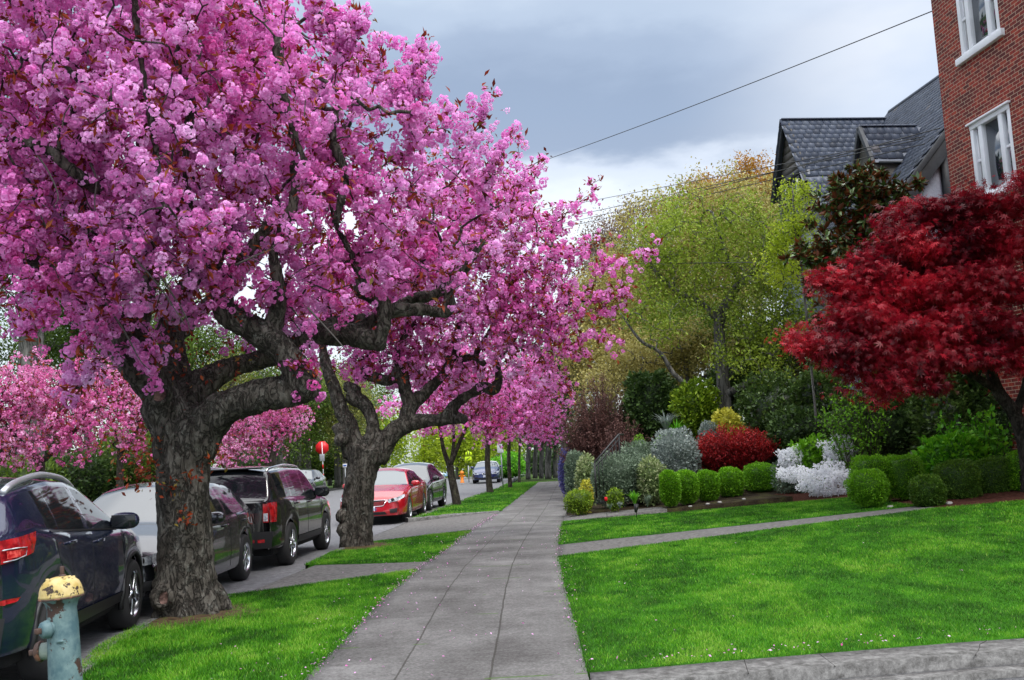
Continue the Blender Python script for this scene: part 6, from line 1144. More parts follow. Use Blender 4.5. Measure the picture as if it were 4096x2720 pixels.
bush('lavender_mound', 'blue grey mound just left of the leftmost box ball', 'shrub', 2520, 2640, 1830, 1990, 24.4, 'lav', 3800, .06, jit=.8, lump=.2, up=.5)
bush('ceanothus_bush', 'blue violet flowering bush beside the pavement', 'shrub', 2238, 2300, 1795, 1975, 32, 'blue', 3500, .05, jit=.8, lump=.2)
bush('variegated_shrub', 'cream and green leaved shrub below the handrail foot', 'shrub', 2305, 2390, 1830, 1960, 26, 'varg', 2200, .08, jit=.9, lump=.2)
bush('variegated_shrub', 'loose cream flecked shrub between grey mound and box balls', 'shrub', 2560, 2660, 1838, 1975, 23.8, 'varg', 1800, .085, jit=.9, lump=.25, core=.6)
bush('yellow_flowers', 'clump of bright yellow flowers beside the grey rock', 'flowers', 2322, 2366, 1925, 1975, 24.0, 'yel', 700, .06, jit=1, lump=.3, core=.6)
bush('sedum_clump', 'low yellow green clump at the pavement corner', 'plant', 2258, 2366, 1965, 2014, 23.4, 'ivy', 2200, .045, jit=.9, lump=.25)
bush('sedum_clump', 'low lime clump between the rock and the iris leaves', 'plant', 2430, 2490, 1958, 1995, 23.2, 'ivy', 900, .05, jit=.9, lump=.25)
# rock
q = hit(2418, 2008); rk = MB(); V, F = lathe([(1e-3, -1)]+[(math.cos(a)**.8, math.sin(a)) for a in np.linspace(-1.4, 1.4, 12)]+[(1e-3, 1)], 28); V = V*[.36, .28, .17]; V = V*(1+.35*(vnoise(V*7+3)-.5)+.18*(vnoise(V*20)-.5))[:, None]; rk.add(V, F); M_rock = pm('grey_rock', (.2, .2, .22), .85, stops=[(.35, (.10, .10, .115)), (.65, (.34, .34, .37))], scale=6, detail=10, bump=.8, bscale=14)
o = rk.build('garden_rock', M_rock, None, smooth=True, shade=False); o.location = (q[0], q[1]+.2, q[2]+.06); tag(o, 'grey rock at the bed corner beside the pavement', 'rock')
def small_rock(u, v, D, s, label):
    q = at(u, v, D); V, F = lathe([(1e-3, -1)]+[(math.cos(a)**.8, math.sin(a)) for a in np.linspace(-1.4, 1.4, 8)]+[(1e-3, 1)], 14); V = V*[s, s*.7, s*.5]*(1+.3*(vnoise(V*3+u)-.5))[:, None]; b = MB(); b.add(V, F); o = b.build('edging_stone', pm('pale_stone', (.5, .48, .45), .8, stops=[(.4, (.20, .19, .18)), (.6, (.42, .40, .38))], scale=8), None, smooth=True, shade=False); o.location = (q[0], q[1], gz_t(q[0], q[1])+s*.2); tag(o, label, 'stone', 'pale edging stones')
for (u, v, D, s, l) in [(2760, 2010, 22.2, .07, 'pale edging stone under the second box ball'), (2830, 2006, 22.3, .08, 'pale edging stone under the middle box ball'), (2878, 2000, 22.4, .09, 'larger pale edging stone right of the middle box ball'), (2975, 1990, 22.6, .08, 'pale edging stone left of the largest box ball'), (3560, 2016, 16.4, .10, 'pale stone in the mulch behind the path end'), (3797, 2020, 15.9, .10, 'pale stone between the dark box balls')]: small_rock(u, v, D, s*.6, l)
# strap-leaved plants
def strap(name, label, u, v0, v1, D, mat, n, w, lean=.5, group=None):
    q = at(u, v1, D); g = q[2]; H_ = px2m(v1-v0, D); o = empty(name, (q[0], q[1], g), 0, label, 'plant', group); VV = []; FF = []; SS = []
    for i in range(n):
        a = R.random()*6.283; l = H_*(.6+.5*R.random()); ln = lean*(.2+R.random()); d = np.array([math.cos(a), math.sin(a), 0]); s = np.array([-d[1], d[0], 0])*w/2; p = [d*0, d*l*ln*.35+[0, 0, l*.55], d*l*ln+[0, 0, l*(1-ln*.35)]]
        k = len(VV)*0+sum(len(x) for x in VV); VV.append(np.array([p[0]-s, p[0]+s, p[1]-s*1.2, p[1]+s*1.2, p[2]])); FF += [[k, k+1, k+3], [k, k+3, k+2], [k+2, k+3, k+4]]; SS += [.3+.5*R.random()]*5
    mk('foliage', np.concatenate(VV), np.array(FF), ML[mat], o, np.array(SS)); return o
strap('yucca', 'spiky pale yucca on the bank in front of the dark pines', 2665, 1632, 1725, 29, 'silver', 60, .035, .9); strap('yucca', 'lower spiky yucca right of the taller one', 2708, 1665, 1750, 28.5, 'lime', 50, .035, .9)
strap('iris_clump', 'upright iris leaves at the end of the paved strip', 2540, 1958, 2028, 22.6, 'lime', 90, .025, .5); strap('iris_clump', 'short iris leaves left of the leftmost box ball', 2590, 1975, 2028, 22.8, 'lav', 70, .025, .5); strap('tulip_leaves', 'small grey green leaf clump in front of the rock', 2440, 2010, 2038, 21.8, 'lav', 30, .03, .8); strap('tulip_leaves', 'small leaf clump beside the paved strip', 2480, 2004, 2032, 21.8, 'silver', 30, .03, .8)
q = at(2424, 1997, 21.9); o = empty('red_tulip', (q[0], q[1], gz_t(q[0], q[1])), 0, 'single red tulip in front of the grey rock', 'flower'); b = MB(); b.tube([[0, 0, 0], [0, 0, q[2]-gz_t(q[0], q[1])]], .006, 5); b.build('stalk', M_stem, o, shade=False); b = MB(); V, F = lathe([(.001, -.05), (.03, -.03), (.038, .0), (.03, .05), (.01, .045)], 8, None, (0, 0, q[2]-gz_t(q[0], q[1]))); b.add(V, F); b.build('flower_head', ML['tul'], o)
# azaleas
for (u0, u1, v0, v1, D, n, lab) in [(3228, 3412, 1872, 1986, 20.6, 3400, 'mass of white azalea blossom beside the bright box bushes'), (3123, 3216, 1798, 1872, 22.4, 1200, 'white azalea blossom right of the barberry'), (3310, 3420, 1756, 1845, 21.4, 1300, 'white azalea spray behind the large white azalea'), (3122, 3208, 1875, 1920, 21.6, 600, 'small low white azalea patch beside the largest box ball')]:
    bush('white_azalea', lab, 'shrub', u0, u1, v0, v1, D, 'white', int(n*1.5), .060, jit=1, lump=.6, core=.0, group='white azaleas', drop=False)
bush('azalea_foliage', 'grey brown twiggy azalea under the white blossom', 'shrub', 3110, 3340, 1840, 1990, 22.6, 'lav', 4200, .05, jit=1, lump=.3, core=.7, sh0=.3)
bush('leafy_shrub', 'mid green leafy shrub between the white azaleas', 'shrub', 3175, 3330, 1756, 1880, 22.4, 'box', 1500, .12, jit=.8, lump=.2)
bush('lime_shrub', 'vivid lime green shrub behind the dark box bushes', 'shrub', 3715, 3965, 1735, 1880, 18.2, 'lime', 2400, .11, jit=.8, lump=.2, depth=.5)
# ---------------------------------------------------------------- trees
def leafy(name, label, trunk, blobs, nT, lpt, ls, mat, sig=.22, bark=None, group=None, step=.5, jit=.07, rtip=.008, shell=.45, tmpl=None, cat='tree', sh0=.5, up=.1, extra=None, clen=2, dj=(0, 0, .3), maxlen=6., nmin=3, expn=2.2):
    sk = [smooth_path(np.array(t, float), 4) for t in trunk]; b0 = sk[0][0]; root = empty(name, (b0[0], b0[1], b0[2]), 0, label, cat, group)
    T = blobs_pts(blobs, nT, shell); chains, A, r = grow(sk, T, step, rtip, expn=expn, jit=jit, up=up, maxlen=maxlen); b = MB(); branch_mesh(b, chains, A, r, nmin, rmax=.16)
    for s in sk: b.tube(s[:, :3], s[:, 3], 10)
    b.build('trunk', bark or M_barkg, root, smooth=True, shade=False)
    P = []
    for ch in chains:
        pts = A[ch]; 
        for q in range(max(1, len(pts)-clen), len(pts)): k = max(1, lpt//clen); f = R.random((k, 1)); P.append(pts[q-1]*(1-f)+pts[q]*f)
    P = np.concatenate(P); P = P+R.normal(size=P.shape)*sig; n = len(P); sh = sh0+.5*(vnoise(P*.55)-.5)+.16*R.normal(size=n)
    leaves(P, R.normal(size=(n, 3))+np.array(dj), ls*(.6+.8*R.random(n)), np.clip(sh, 0, 1), 'crown', ML[mat] if isinstance(mat, str) else mat, root, tmpl=tmpl); world_parts(root); return root
def tk(*pts): return [[*at(u, v, D), r] for u, v, D, r in pts]
def base_t(u, v, D, r, *rest):      # trunk whose first point stands on the terrain under (u, D)
    p = at(u, v, D); g = gz_t(p[0], p[1]); return [[p[0], p[1], g-.1, r]]+tk(*rest)
leafy('green_maple', 'bright green maple with dark spreading limbs in front of the grey house', [base_t(2890, 1640, 31, .26, (2895, 1560, 31, .22), (2880, 1380, 31, .19), (2885, 1260, 31, .17), (2960, 1130, 31, .13), (3040, 1050, 31, .10), (3060, 900, 31, .07)), tk((2885, 1290, 31, .13), (2800, 1210, 31, .10), (2700, 1160, 31, .08), (2600, 1060, 31, .06)), tk((2890, 1560, 31, .10), (2790, 1560, 30.5, .085), (2700, 1500, 30.4, .075), (2640, 1410, 30.2, .06), (2560, 1360, 30, .05), (2480, 1250, 30, .02)), tk((2890, 1580, 31, .14), (3000, 1530, 30.5, .11), (3100, 1440, 30, .07)), tk((2960, 1130, 31, .08), (2900, 1000, 31, .06), (2850, 850, 31, .04))],
      [bl(2850, 960, 31, 2.3, (1.2, 1, .8)), bl(3080, 960, 30.5, 1.9), bl(2620, 1060, 31, 1.6), bl(2720, 1230, 30.5, 1.6, (1.2, 1, .8)), bl(3130, 1180, 30, 1.6), bl(3190, 800, 29, .6), bl(2980, 1280, 30, 1.3), bl(2980, 1430, 29.5, 1.0), bl(3170, 1350, 29.5, 1.2), bl(2700, 870, 32, 1.1), bl(3050, 1500, 29, .8), bl(2620, 1300, 30, 1.0)], 780, 34, .10, 'green', sig=.19, bark=M_barkg, step=.45)
K = 'budding trees behind the garden'
leafy('khaki_tree', 'tall pale khaki flowering tree, widest one behind the green maple', [base_t(2700, 1600, 44, .30, (2700, 1400, 44, .24), (2720, 1150, 44, .18), (2800, 900, 44, .10)), tk((2700, 1350, 44, .15), (2550, 1150, 44, .10), (2480, 1000, 44, .06))], [bl(2700, 980, 44, 3.0), bl(2900, 880, 44, 2.6), bl(2500, 1120, 44, 2.4), bl(2600, 1250, 43, 2.4), bl(3030, 880, 44, 2.2), bl(2800, 1150, 43, 2.6), bl(2640, 860, 45, 1.2)], 1050, 44, .13, 'khaki', sig=.30, group=K)
leafy('khaki_tree', 'pale khaki tree over the pavement end, left of the others', [base_t(2420, 1700, 40, .2, (2410, 1500, 40, .14), (2400, 1300, 40, .10)), tk((2410, 1480, 40, .1), (2550, 1380, 40, .08), (2650, 1350, 40, .05))], [bl(2380, 1330, 40, 1.8), bl(2300, 1430, 38, 1.2), bl(2480, 1460, 38, 1.7, (1.3, 1, .7)), bl(2600, 1380, 38, 1.6), bl(2420, 1180, 41, 1.7), bl(2650, 1520, 36, 1.2), bl(2380, 1560, 36, .9)], 720, 40, .12, 'khaki', sig=.26, group=K, sh0=.42)
leafy('olive_tree', 'olive green tree filling between the khaki trees', [base_t(2900, 1500, 50, .3, (2900, 1200, 50, .2), (2950, 900, 50, .1))], [bl(2950, 1020, 50, 3.4), bl(2650, 1180, 50, 3.2), bl(3120, 1050, 48, 2.2), bl(2420, 1050, 52, 1.6), bl(2850, 1350, 42, 2.6), bl(2600, 1420, 42, 2.4), bl(3150, 1350, 40, 2.0)], 800, 50, .17, 'olive', sig=.4, group=K)
leafy('orange_tree', 'orange brown topped tree beside the left gable', [base_t(3040, 1500, 55, .3, (3030, 1100, 55, .2), (3040, 800, 55, .1))], [bl(3010, 730, 55, 1.3), bl(2960, 690, 55, .8), bl(3100, 690, 55, 1.0), bl(3020, 650, 55, .6), bl(3080, 800, 54, 2.0), bl(2850, 850, 56, 2.4), bl(2750, 850, 56, 1.2)], 420, 44, .16, 'rustl', sig=.30, group=K)
leafy('mauve_tree', 'mauve brown hazy tree far left behind the khaki trees', [base_t(2430, 1500, 62, .3, (2440, 1200, 62, .2), (2450, 1000, 62, .12))], [bl(2440, 960, 62, 1.9), bl(2530, 900, 62, 1.6), bl(2370, 1010, 62, 1.3), bl(2450, 1130, 60, 2.6), bl(2620, 870, 61, 1.2)], 420, 34, .16, 'mauve', sig=.34, group=K)
leafy('sapling', 'thin lime leaved sapling standing before the left gable', [base_t(3250, 1500, 25.5, .035, (3210, 1100, 25.5, .03), (3180, 900, 25.5, .035), (3170, 750, 25.5, .02)), tk((3190, 950, 25.5, .03), (3250, 850, 25.5, .02), (3270, 740, 25.5, .012))], [bl(3180, 780, 25.5, .5), bl(3270, 730, 25.5, .22, (.7, .7, 1.4)), bl(3150, 930, 25.5, .6), bl(3230, 900, 25.5, .4), bl(3120, 1060, 25.5, .7)], 150, 30, .075, 'yg', sig=.10, step=.3)
leafy('khaki_tree', 'low khaki tree with drooping twigs under the green maple', [base_t(2760, 1700, 34, .12, (2750, 1560, 34, .10), (2740, 1420, 34, .07)), tk((2750, 1540, 34, .07), (2900, 1470, 33.5, .05), (3020, 1440, 33, .03))], [bl(2760, 1400, 34, 1.2), bl(2620, 1440, 34, 1.1), bl(2900, 1430, 33.5, 1.1), bl(3050, 1440, 33, 1.0), bl(2500, 1480, 34, 1.0), bl(3180, 1460, 32, .8), bl(2700, 1550, 33, .7), bl(2430, 1560, 33, .8)], 560, 34, .10, 'khaki', sig=.2, group=K, sh0=.45)
leafy('olive_tree', 'lower olive green tree filling under the maple crown beside the grey wall', [base_t(3100, 1700, 32, .12, (3100, 1500, 32, .09), (3120, 1350, 32, .06))], [bl(3120, 1330, 32.5, 1.3), bl(3020, 1400, 33, 1.2), bl(3200, 1430, 32, .9), bl(2880, 1330, 34, 1.2), bl(2720, 1330, 36, 1.4)], 420, 34, .12, 'wood', sig=.24, group=K, sh0=.6)
# dark planting behind the borders
GD = 'dark evergreens behind the border'
for (u0, u1, v0, v1, D, mt, n, ls, lab) in [(2980, 3320, 1500, 1830, 28.5, 'laurel', 9000, .11, 'broad dark rhododendron behind the barberry'), (2700, 2880, 1530, 1740, 30, 'ivy', 4500, .12, 'yellow green ivy covered bank left of the rhododendron'), (2500, 2720, 1480, 1800, 31, 'dark', 6000, .14, 'dark pine mass behind the yuccas'), (2850, 3060, 1430, 1640, 31.5, 'laurel', 4500, .12, 'glossy laurel under the green maple'),
                                            (3200, 3420, 1480, 1780, 26.5, 'laurel', 6000, .12, 'dark laurel beside the grey porch post'), (3080, 3330, 1640, 1860, 25.8, 'dark', 4500, .11, 'dark yew behind the white azaleas'), (3380, 3700, 1560, 1900, 21.5, 'dark', 5500, .10, 'dark shrub under the red maple, left part'), (3680, 3980, 1500, 1880, 20.6, 'laurel', 6000, .11, 'dark camellia under the red maple, near its trunk'), (3940, 4250, 1520, 1900, 20.0, 'dark', 5000, .11, 'dark shrub at the right edge of the photo'), (3500, 3800, 1380, 1650, 22.2, 'laurel', 4500, .11, 'dark laurel high up behind the red maple'), (3750, 4150, 1250, 1560, 20.8, 'dark', 4500, .11, 'dark climber on the brick wall behind the maple'),
                                            (2300, 2520, 1640, 1860, 34, 'dark', 3500, .14, 'dark hedge behind the purple twiggy bush')]:
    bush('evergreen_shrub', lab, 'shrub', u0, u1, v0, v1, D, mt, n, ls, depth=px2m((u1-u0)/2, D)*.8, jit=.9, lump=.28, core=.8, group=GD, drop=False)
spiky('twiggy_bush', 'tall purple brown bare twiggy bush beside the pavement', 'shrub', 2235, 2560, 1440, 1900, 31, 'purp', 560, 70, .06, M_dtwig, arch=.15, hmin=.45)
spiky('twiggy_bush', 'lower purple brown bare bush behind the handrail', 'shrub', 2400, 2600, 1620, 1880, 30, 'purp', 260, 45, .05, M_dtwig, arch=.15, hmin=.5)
spiky('stem_shrub', 'tall multi-stemmed shrub with bare lower stems behind the azaleas', 'shrub', 3290, 3600, 1490, 1860, 20.8, 'box', 70, 0+26, .075, M_stem, hmin=.75)
spiky('open_shrub', 'open shrub with pale green leaf whorls in front of the maple trunk', 'shrub', 3770, 4070, 1590, 1850, 18.4, 'lime', 80, 22, .11, M_stem, hmin=.6)
# magnolia with rust-backed leaves
def magnolia():
    bs = [bl(3450, 720, 22, .55), bl(3350, 800, 22, .6), bl(3500, 800, 22, .7), bl(3620, 760, 21.8, .45), bl(3660, 740, 21.8, .3), bl(3400, 930, 22, .7), bl(3280, 1010, 21.6, .55), bl(3190, 1040, 21.4, .4), bl(3340, 1060, 21.6, .6), bl(3500, 950, 22.2, .8), bl(3450, 1130, 22, .6), bl(3330, 1290, 21.4, .6), bl(3450, 1300, 21.6, .5), bl(3250, 1420, 21.4, .35), bl(3550, 1200, 22.2, .7), bl(3260, 1150, 21.8, .3), bl(3240, 900, 21.8, .25), bl(3430, 660, 22, .2)]
    p = at(3560, 1500, 22.2); sk = [smooth_path(np.array([[p[0], p[1], gz_t(p[0], p[1])-.1, .16]]+tk((3555, 1500, 22.2, .14), (3530, 1200, 22.2, .11), (3480, 950, 22.1, .07), (3460, 760, 22, .04))), 4)]
    root = empty('magnolia_tree', sk[0][0][:3], 0, 'evergreen magnolia with rusty leaf backs between the slate house and the red maple', 'tree')
    T = blobs_pts(bs, 620, .6); ch, A, r = grow(sk, T, .3, .008, jit=.08, up=.05, maxlen=4); b = MB(); branch_mesh(b, ch, A, r, 4)
    for s in sk: b.tube(s[:, :3], s[:, 3], 10)
    b.build('trunk', M_barkg, root, smooth=True, shade=False); P = []; Dd = []; 
    for c in ch:
        e_ = A[c[-1]]; d = A[c[-1]]-A[c[-2]]; d = d/(np.linalg.norm(d)+1e-6)
        for k in range(15): a = R.normal(size=3); a -= d*(a@d); a /= np.linalg.norm(a)+1e-6; P.append(e_-d*R.random()*.12); Dd.append(a+d*(.2+.7*R.random())+[0, 0, .1])
    P = np.array(P); Dd = np.array(Dd); n = len(P); sz = .20*(.7+.5*R.random(n)); Rm = dir_rot(Dd); flip = R.random(n) < .38; Rm[flip] = Rm[flip]*np.array([1, -1, -1])[None, None, :]
    tv = LV*[1, .85, 1]; V, F, Sh = scatter(tv, [LF], P, Rm, sz, np.zeros(5), np.clip(.5+.22*R.normal(size=n), 0, 1)); mk('crown', V, F[0], ML['mag'], root, Sh)
    V, F, Sh = scatter(tv*[.99, .98, 1]-[0, 0, .02], [LF[:, ::-1]], P, Rm, sz, np.zeros(5), np.clip(.5+.25*R.normal(size=n), 0, 1)); mk('leaf_backs', V, F[0], ML['magr'], root, Sh); world_parts(root)
magnolia()
# red maple
an = np.radians([0, 42, -42, 84, -84, 125, -125]); ln_ = [1, .88, .88, .66, .66, .4, .4]; mv = [[0, 0, 0]]; mf = []
for a, l in zip(an, ln_):
    d = np.array([math.cos(a), math.sin(a)]); s = np.array([-d[1], d[0]])*.085; m_ = d*l*.45; k = len(mv); mv += [[m_[0]-s[0], m_[1]-s[1], .02], [m_[0]+s[0], m_[1]+s[1], .02], [d[0]*l, d[1]*l, -.12*l]]; mf += [[0, k, k+1], [k, k+2, k+1]]
MAPT = (np.array(mv, float)*[1, 1, 1], np.array(mf))
def maple():
    DM = 16.6
    pads = [(3180, 1360, 90, 60, 16.0), (3300, 1390, 150, 70, 16.0), (3290, 1120, 70, 45, 16.4), (3380, 1170, 120, 70, 16.4), (3440, 1040, 90, 55, 16.6), (3500, 1120, 130, 80, 16.4), (3560, 900, 70, 60, 16.8), (3640, 860, 110, 70, 16.8), (3620, 980, 150, 80, 16.6), (3760, 860, 130, 80, 16.6), (3900, 820, 130, 70, 16.4), (3900, 740, 40, 25, 16.2), (4040, 830, 120, 80, 16.2), (4110, 720, 70, 60, 16.0), (3450, 1280, 170, 80, 16.2), (3600, 1180, 170, 80, 16.4), (3760, 1020, 160, 80, 16.6), (3900, 950, 160, 80, 16.4), (4060, 980, 140, 90, 16.2), (3740, 1180, 160, 80, 16.4), (3880, 1120, 170, 80, 16.2), (4050, 1150, 150, 80, 16.0),
            (3480, 1420, 150, 70, 15.9), (3600, 1340, 160, 80, 16.0), (3740, 1320, 150, 80, 16.0), (3880, 1290, 150, 80, 15.9), (4060, 1310, 130, 80, 15.8), (3560, 1520, 110, 60, 15.7), (3510, 1590, 70, 50, 15.7), (3660, 1460, 130, 70, 15.8), (3800, 1430, 130, 60, 15.8), (3960, 1420, 140, 60, 15.7), (3400, 1480, 60, 60, 15.9), (3360, 1530, 40, 40, 15.9), (4080, 1450, 80, 60, 15.7), (3720, 1540, 90, 40, 15.7), (3860, 1080, 200, 200, 17.6), (3650, 1150, 200, 180, 17.6), (3950, 1350, 180, 120, 17.2)]
    bs = [(at(u+(20 if u < 3400 else 0), v, D), np.array([px2m(ru, D)*.82, px2m(ru, D)*.75, px2m(rv, D)*.80])) for u, v, ru, rv, D in pads]
    p = at(4110, 1900, DM); sk = [smooth_path(np.array([[p[0], p[1], gz_t(p[0], p[1])-.1, .15]]+tk((4105, 1800, DM, .13), (4060, 1660, DM, .115), (3990, 1560, DM, .10), (3950, 1440, DM, .085), (3900, 1280, DM, .06), (3860, 1100, DM, .04))), 5), smooth_path(np.array(tk((3990, 1560, DM, .07), (3850, 1480, DM-.2, .055), (3650, 1400, DM-.3, .04), (3450, 1330, DM-.4, .025))), 5), smooth_path(np.array(tk((4060, 1660, DM, .08), (4110, 1500, DM, .06), (4120, 1200, DM-.2, .04), (4080, 950, DM-.2, .025))), 5)]
    root = empty('japanese_maple', sk[0][0][:3], 0, 'crimson leaved maple spreading in layers in front of the brick house', 'tree')
    T = blobs_pts(bs, 3200, .6); ch, A, r = grow(sk, T, .25, .004, jit=.06, up=.10, maxlen=4); b = MB(); branch_mesh(b, ch, A, r, 4, rmax=.06)
    for s in sk: b.tube(s[:, :3], s[:, 3], 12)
    b.build('trunk', bark_mat('maple_bark', (.02, .017, .014), (.05, .043, .036), (.10, .09, .08), 8), root, smooth=True, shade=False); P = []; Dd = []
    for c in ch:
        e_ = A[c[-1]]; d = A[c[-1]]-A[c[0]]; d = d/(np.linalg.norm(d)+1e-6); m_ = 20; P.append(e_+R.normal(size=(m_, 3))*[.15, .15, .07]); Dd.append(d*.8+R.normal(size=(m_, 3))*.55+[0, 0, -.55])
    P = np.concatenate(P); Dd = np.concatenate(Dd); n = len(P); sh = np.clip(.50+.85*(vnoise(P*1.3)-.5)+.16*R.normal(size=n), 0, 1); leaves(P, Dd, .095*(.65+.7*R.random(n)), sh, 'crown', ML['maple'], root, tmpl=MAPT); world_parts(root)
maple()
# ---------------------------------------------------------------- younger cherries along the verge and across the street
def young(label, base_, trunk, forks, blobs, nT, cper, D, size=.9, far=False, spread=.14, sh0=.45, leaf=1500, kind='cherry_tree', drop=0, group='flowering cherry trees along the kerb'):
    root = empty(kind, base_, 0, label, 'tree', group); sk = [smooth_path(np.array([[base_[0], base_[1], base_[2]-.1, trunk[0][3]*1.25]]+tk(*trunk)), 4)]+[smooth_path(np.array(tk(*f)), 4) for f in forks]
    blossom_tree(root, sk, blobs, nT, 2, cper*.85, size*.85, leaf, .12, spread=spread, step=.35, bloom=M_bloomf if far else M_bloom, rtip=.007, sh0=sh0, tuft=3, jit=.07, up=.12-drop, shell=.5, clen=3); world_parts(root)
g = lambda u, v, D: (lambda p: np.array([p[0], p[1], gz_t(p[0], p[1])]))(at(u, v, D))
young('young cherry on the verge, nearest of the thin trunked ones', g(1827, 2020, 32.3), [(1825, 2000, 32.3, .14), (1805, 1900, 32.3, .125), (1800, 1860, 32.3, .12)], [[(1800, 1870, 32.3, .09), (1775, 1800, 32.3, .07), (1760, 1720, 32.3, .05), (1740, 1640, 32.3, .04)], [(1800, 1860, 32.3, .09), (1830, 1790, 32.3, .07), (1860, 1720, 32.3, .05), (1900, 1640, 32.3, .04)], [(1802, 1865, 32.3, .07), (1815, 1760, 32.3, .05), (1810, 1600, 32.3, .04)]],
      [bl(1760, 1590, 32, 1.5), bl(1880, 1560, 32, 1.6), bl(1660, 1640, 31.5, 1.0, (1.3, 1, .7)), bl(1980, 1620, 32, 1.3), bl(1820, 1450, 33, 1.5), bl(1620, 1700, 31.5, .5), bl(1700, 1740, 31.3, .35), bl(1760, 1700, 31.3, .4), bl(1950, 1720, 31.5, .7)], 750, 2, 32)
young('slender cherry on the verge with mossy trunk beside the coupe', g(1963, 1971, 42), [(1958, 1950, 42, .14), (1950, 1850, 42, .12), (1950, 1760, 42, .10), (1945, 1650, 42, .07)], [[(1948, 1780, 42, .07), (1990, 1700, 42, .05), (2040, 1620, 42, .04)]], [bl(1960, 1560, 42, 1.9), bl(2070, 1580, 41.5, 1.7), bl(2110, 1690, 41, 1.1), bl(1980, 1690, 42, 1.0), bl(2120, 1480, 42, 1.3)], 620, 2, 42, spread=.16)
young('thin cherry right of the parking sign', g(2042, 1953, 47), [(2040, 1930, 47, .10), (2035, 1820, 47, .09), (2040, 1700, 47, .06)], [], [bl(2090, 1560, 47, 2.0), bl(2160, 1640, 46.5, 1.5), bl(2180, 1500, 47, 1.4), bl(2050, 1700, 47, 1.0), bl(2170, 1740, 46, .8)], 520, 2, 47, spread=.18, sh0=.40)
young('thinnest cherry at the far end of the verge', g(2077, 1930, 57), [(2077, 1910, 57, .08), (2078, 1800, 57, .07), (2085, 1700, 57, .05)], [], [bl(2120, 1640, 57, 1.8), bl(2190, 1700, 56, 1.3), bl(2150, 1560, 57, 1.6)], 360, 2, 57, spread=.2, sh0=.36)
GL = 'flowering cherries across the street'
young('pink cherry across the street at the left edge of the photo', g(160, 1950, 31), [(160, 1930, 31, .16), (165, 1830, 31, .12)], [[(165, 1850, 31, .09), (60, 1740, 31, .06), (-20, 1640, 31, .04)], [(165, 1850, 31, .09), (290, 1730, 31, .06), (370, 1640, 31, .04)]], [bl(60, 1640, 31, 1.5), bl(180, 1560, 31, 1.4), bl(330, 1640, 31, 1.4), bl(80, 1780, 30.5, .9), bl(250, 1760, 30.5, .9), bl(380, 1790, 30.5, .4), bl(-60, 1720, 31, 1.2), bl(20, 1840, 30.3, .5)], 900, 2, 31, far=True, sh0=.56, group=GL)
young('pink cherry across the street seen just left of the huge trunk', g(480, 1950, 36), [(480, 1930, 36, .14), (480, 1800, 36, .1)], [[(480, 1820, 36, .07), (560, 1700, 36, .05)]], [bl(470, 1600, 36, 1.7), bl(570, 1660, 36, 1.4), bl(400, 1520, 36, 1.2), bl(540, 1780, 35.5, .8), bl(620, 1560, 37, 1.4)], 560, 2, 36, far=True, sh0=.52, group=GL)
young('pink cherry across the street framed by the two big trunks', g(1075, 1900, 50), [(1080, 1880, 50, .3), (1090, 1780, 50, .22), (1100, 1700, 50, .15)], [[(1095, 1750, 50, .1), (1000, 1700, 50, .07)], [(1095, 1750, 50, .1), (1180, 1690, 50, .06)]], [bl(1080, 1670, 50, 1.6), bl(970, 1730, 50, 1.4), bl(1170, 1660, 50, 1.2), bl(900, 1780, 49.5, 1.0), bl(1040, 1780, 49.5, .9), bl(1130, 1780, 49.5, .5), bl(900, 1680, 50, 1.1), bl(1200, 1720, 50, .5), bl(900, 1850, 49, .8)], 800, 2, 50, far=True, sh0=.6, spread=.2, group=GL)
# ---------------------------------------------------------------- woodland and hedges on the far side
GW = 'tall trees beyond the far kerb'
def wood(label, u, D, r, vt, blobs, nT, mat, lpt=34, ls=.2, sig=.45, lean=0, ty=None):
    leafy('woodland_tree', label, [base_t(u, 1880, D, r, (u, 1850, D, r*.92), (u+lean*.5, (1850+vt)/2, D, r*.75), (u+lean, vt, D, r*.45))], blobs, nT, lpt, ls, mat, sig=sig, group=GW, step=.8, rtip=.012, maxlen=14, expn=2.4)
wood('huge grey trunked tree at the far left with dark foliage', 108, 46, .50, 900, [bl(60, 950, 46, 3.0), bl(250, 800, 48, 3.5), bl(-100, 1050, 46, 3), bl(150, 1180, 45, 1.4), bl(400, 1000, 50, 3), bl(60, 600, 46, 3)], 560, 'dark', 44, .2)
wood('second grey trunk close beside the huge left tree', 160, 48, .24, 800, [bl(300, 1150, 50, 2.4), bl(450, 1350, 52, 2.5), bl(250, 1380, 52, 2)], 340, 'wood', 44, .17)
wood('pale budding tree behind the left cherries', 350, 58, .25, 1200, [bl(350, 1380, 58, 3.2), bl(180, 1350, 58, 2.6), bl(520, 1420, 58, 3), bl(40, 1400, 58, 3), bl(650, 1250, 60, 3.5)], 620, 'wood', 44, .17, .5)
wood('pale budding tree left of the huge cherry crown base', 760, 66, .28, 1150, [bl(760, 1400, 66, 3.2), bl(900, 1500, 66, 2.6), bl(620, 1500, 64, 2.6), bl(1000, 1420, 68, 2.6)], 520, 'wood', 44, .18, .5)
us = [(930, 62, .28), (1010, 70, .3), (1120, 60, .42), (1150, 72, .26), (1190, 64, .34), (1228, 66, .36), (1262, 74, .26), (1318, 78, .24), (1350, 70, .30), (1384, 66, .34), (1415, 76, .30), (1470, 84, .3)]
nm = ['first', 'second', 'third', 'fourth', 'fifth', 'sixth', 'seventh', 'eighth', 'ninth', 'tenth', 'eleventh', 'twelfth']
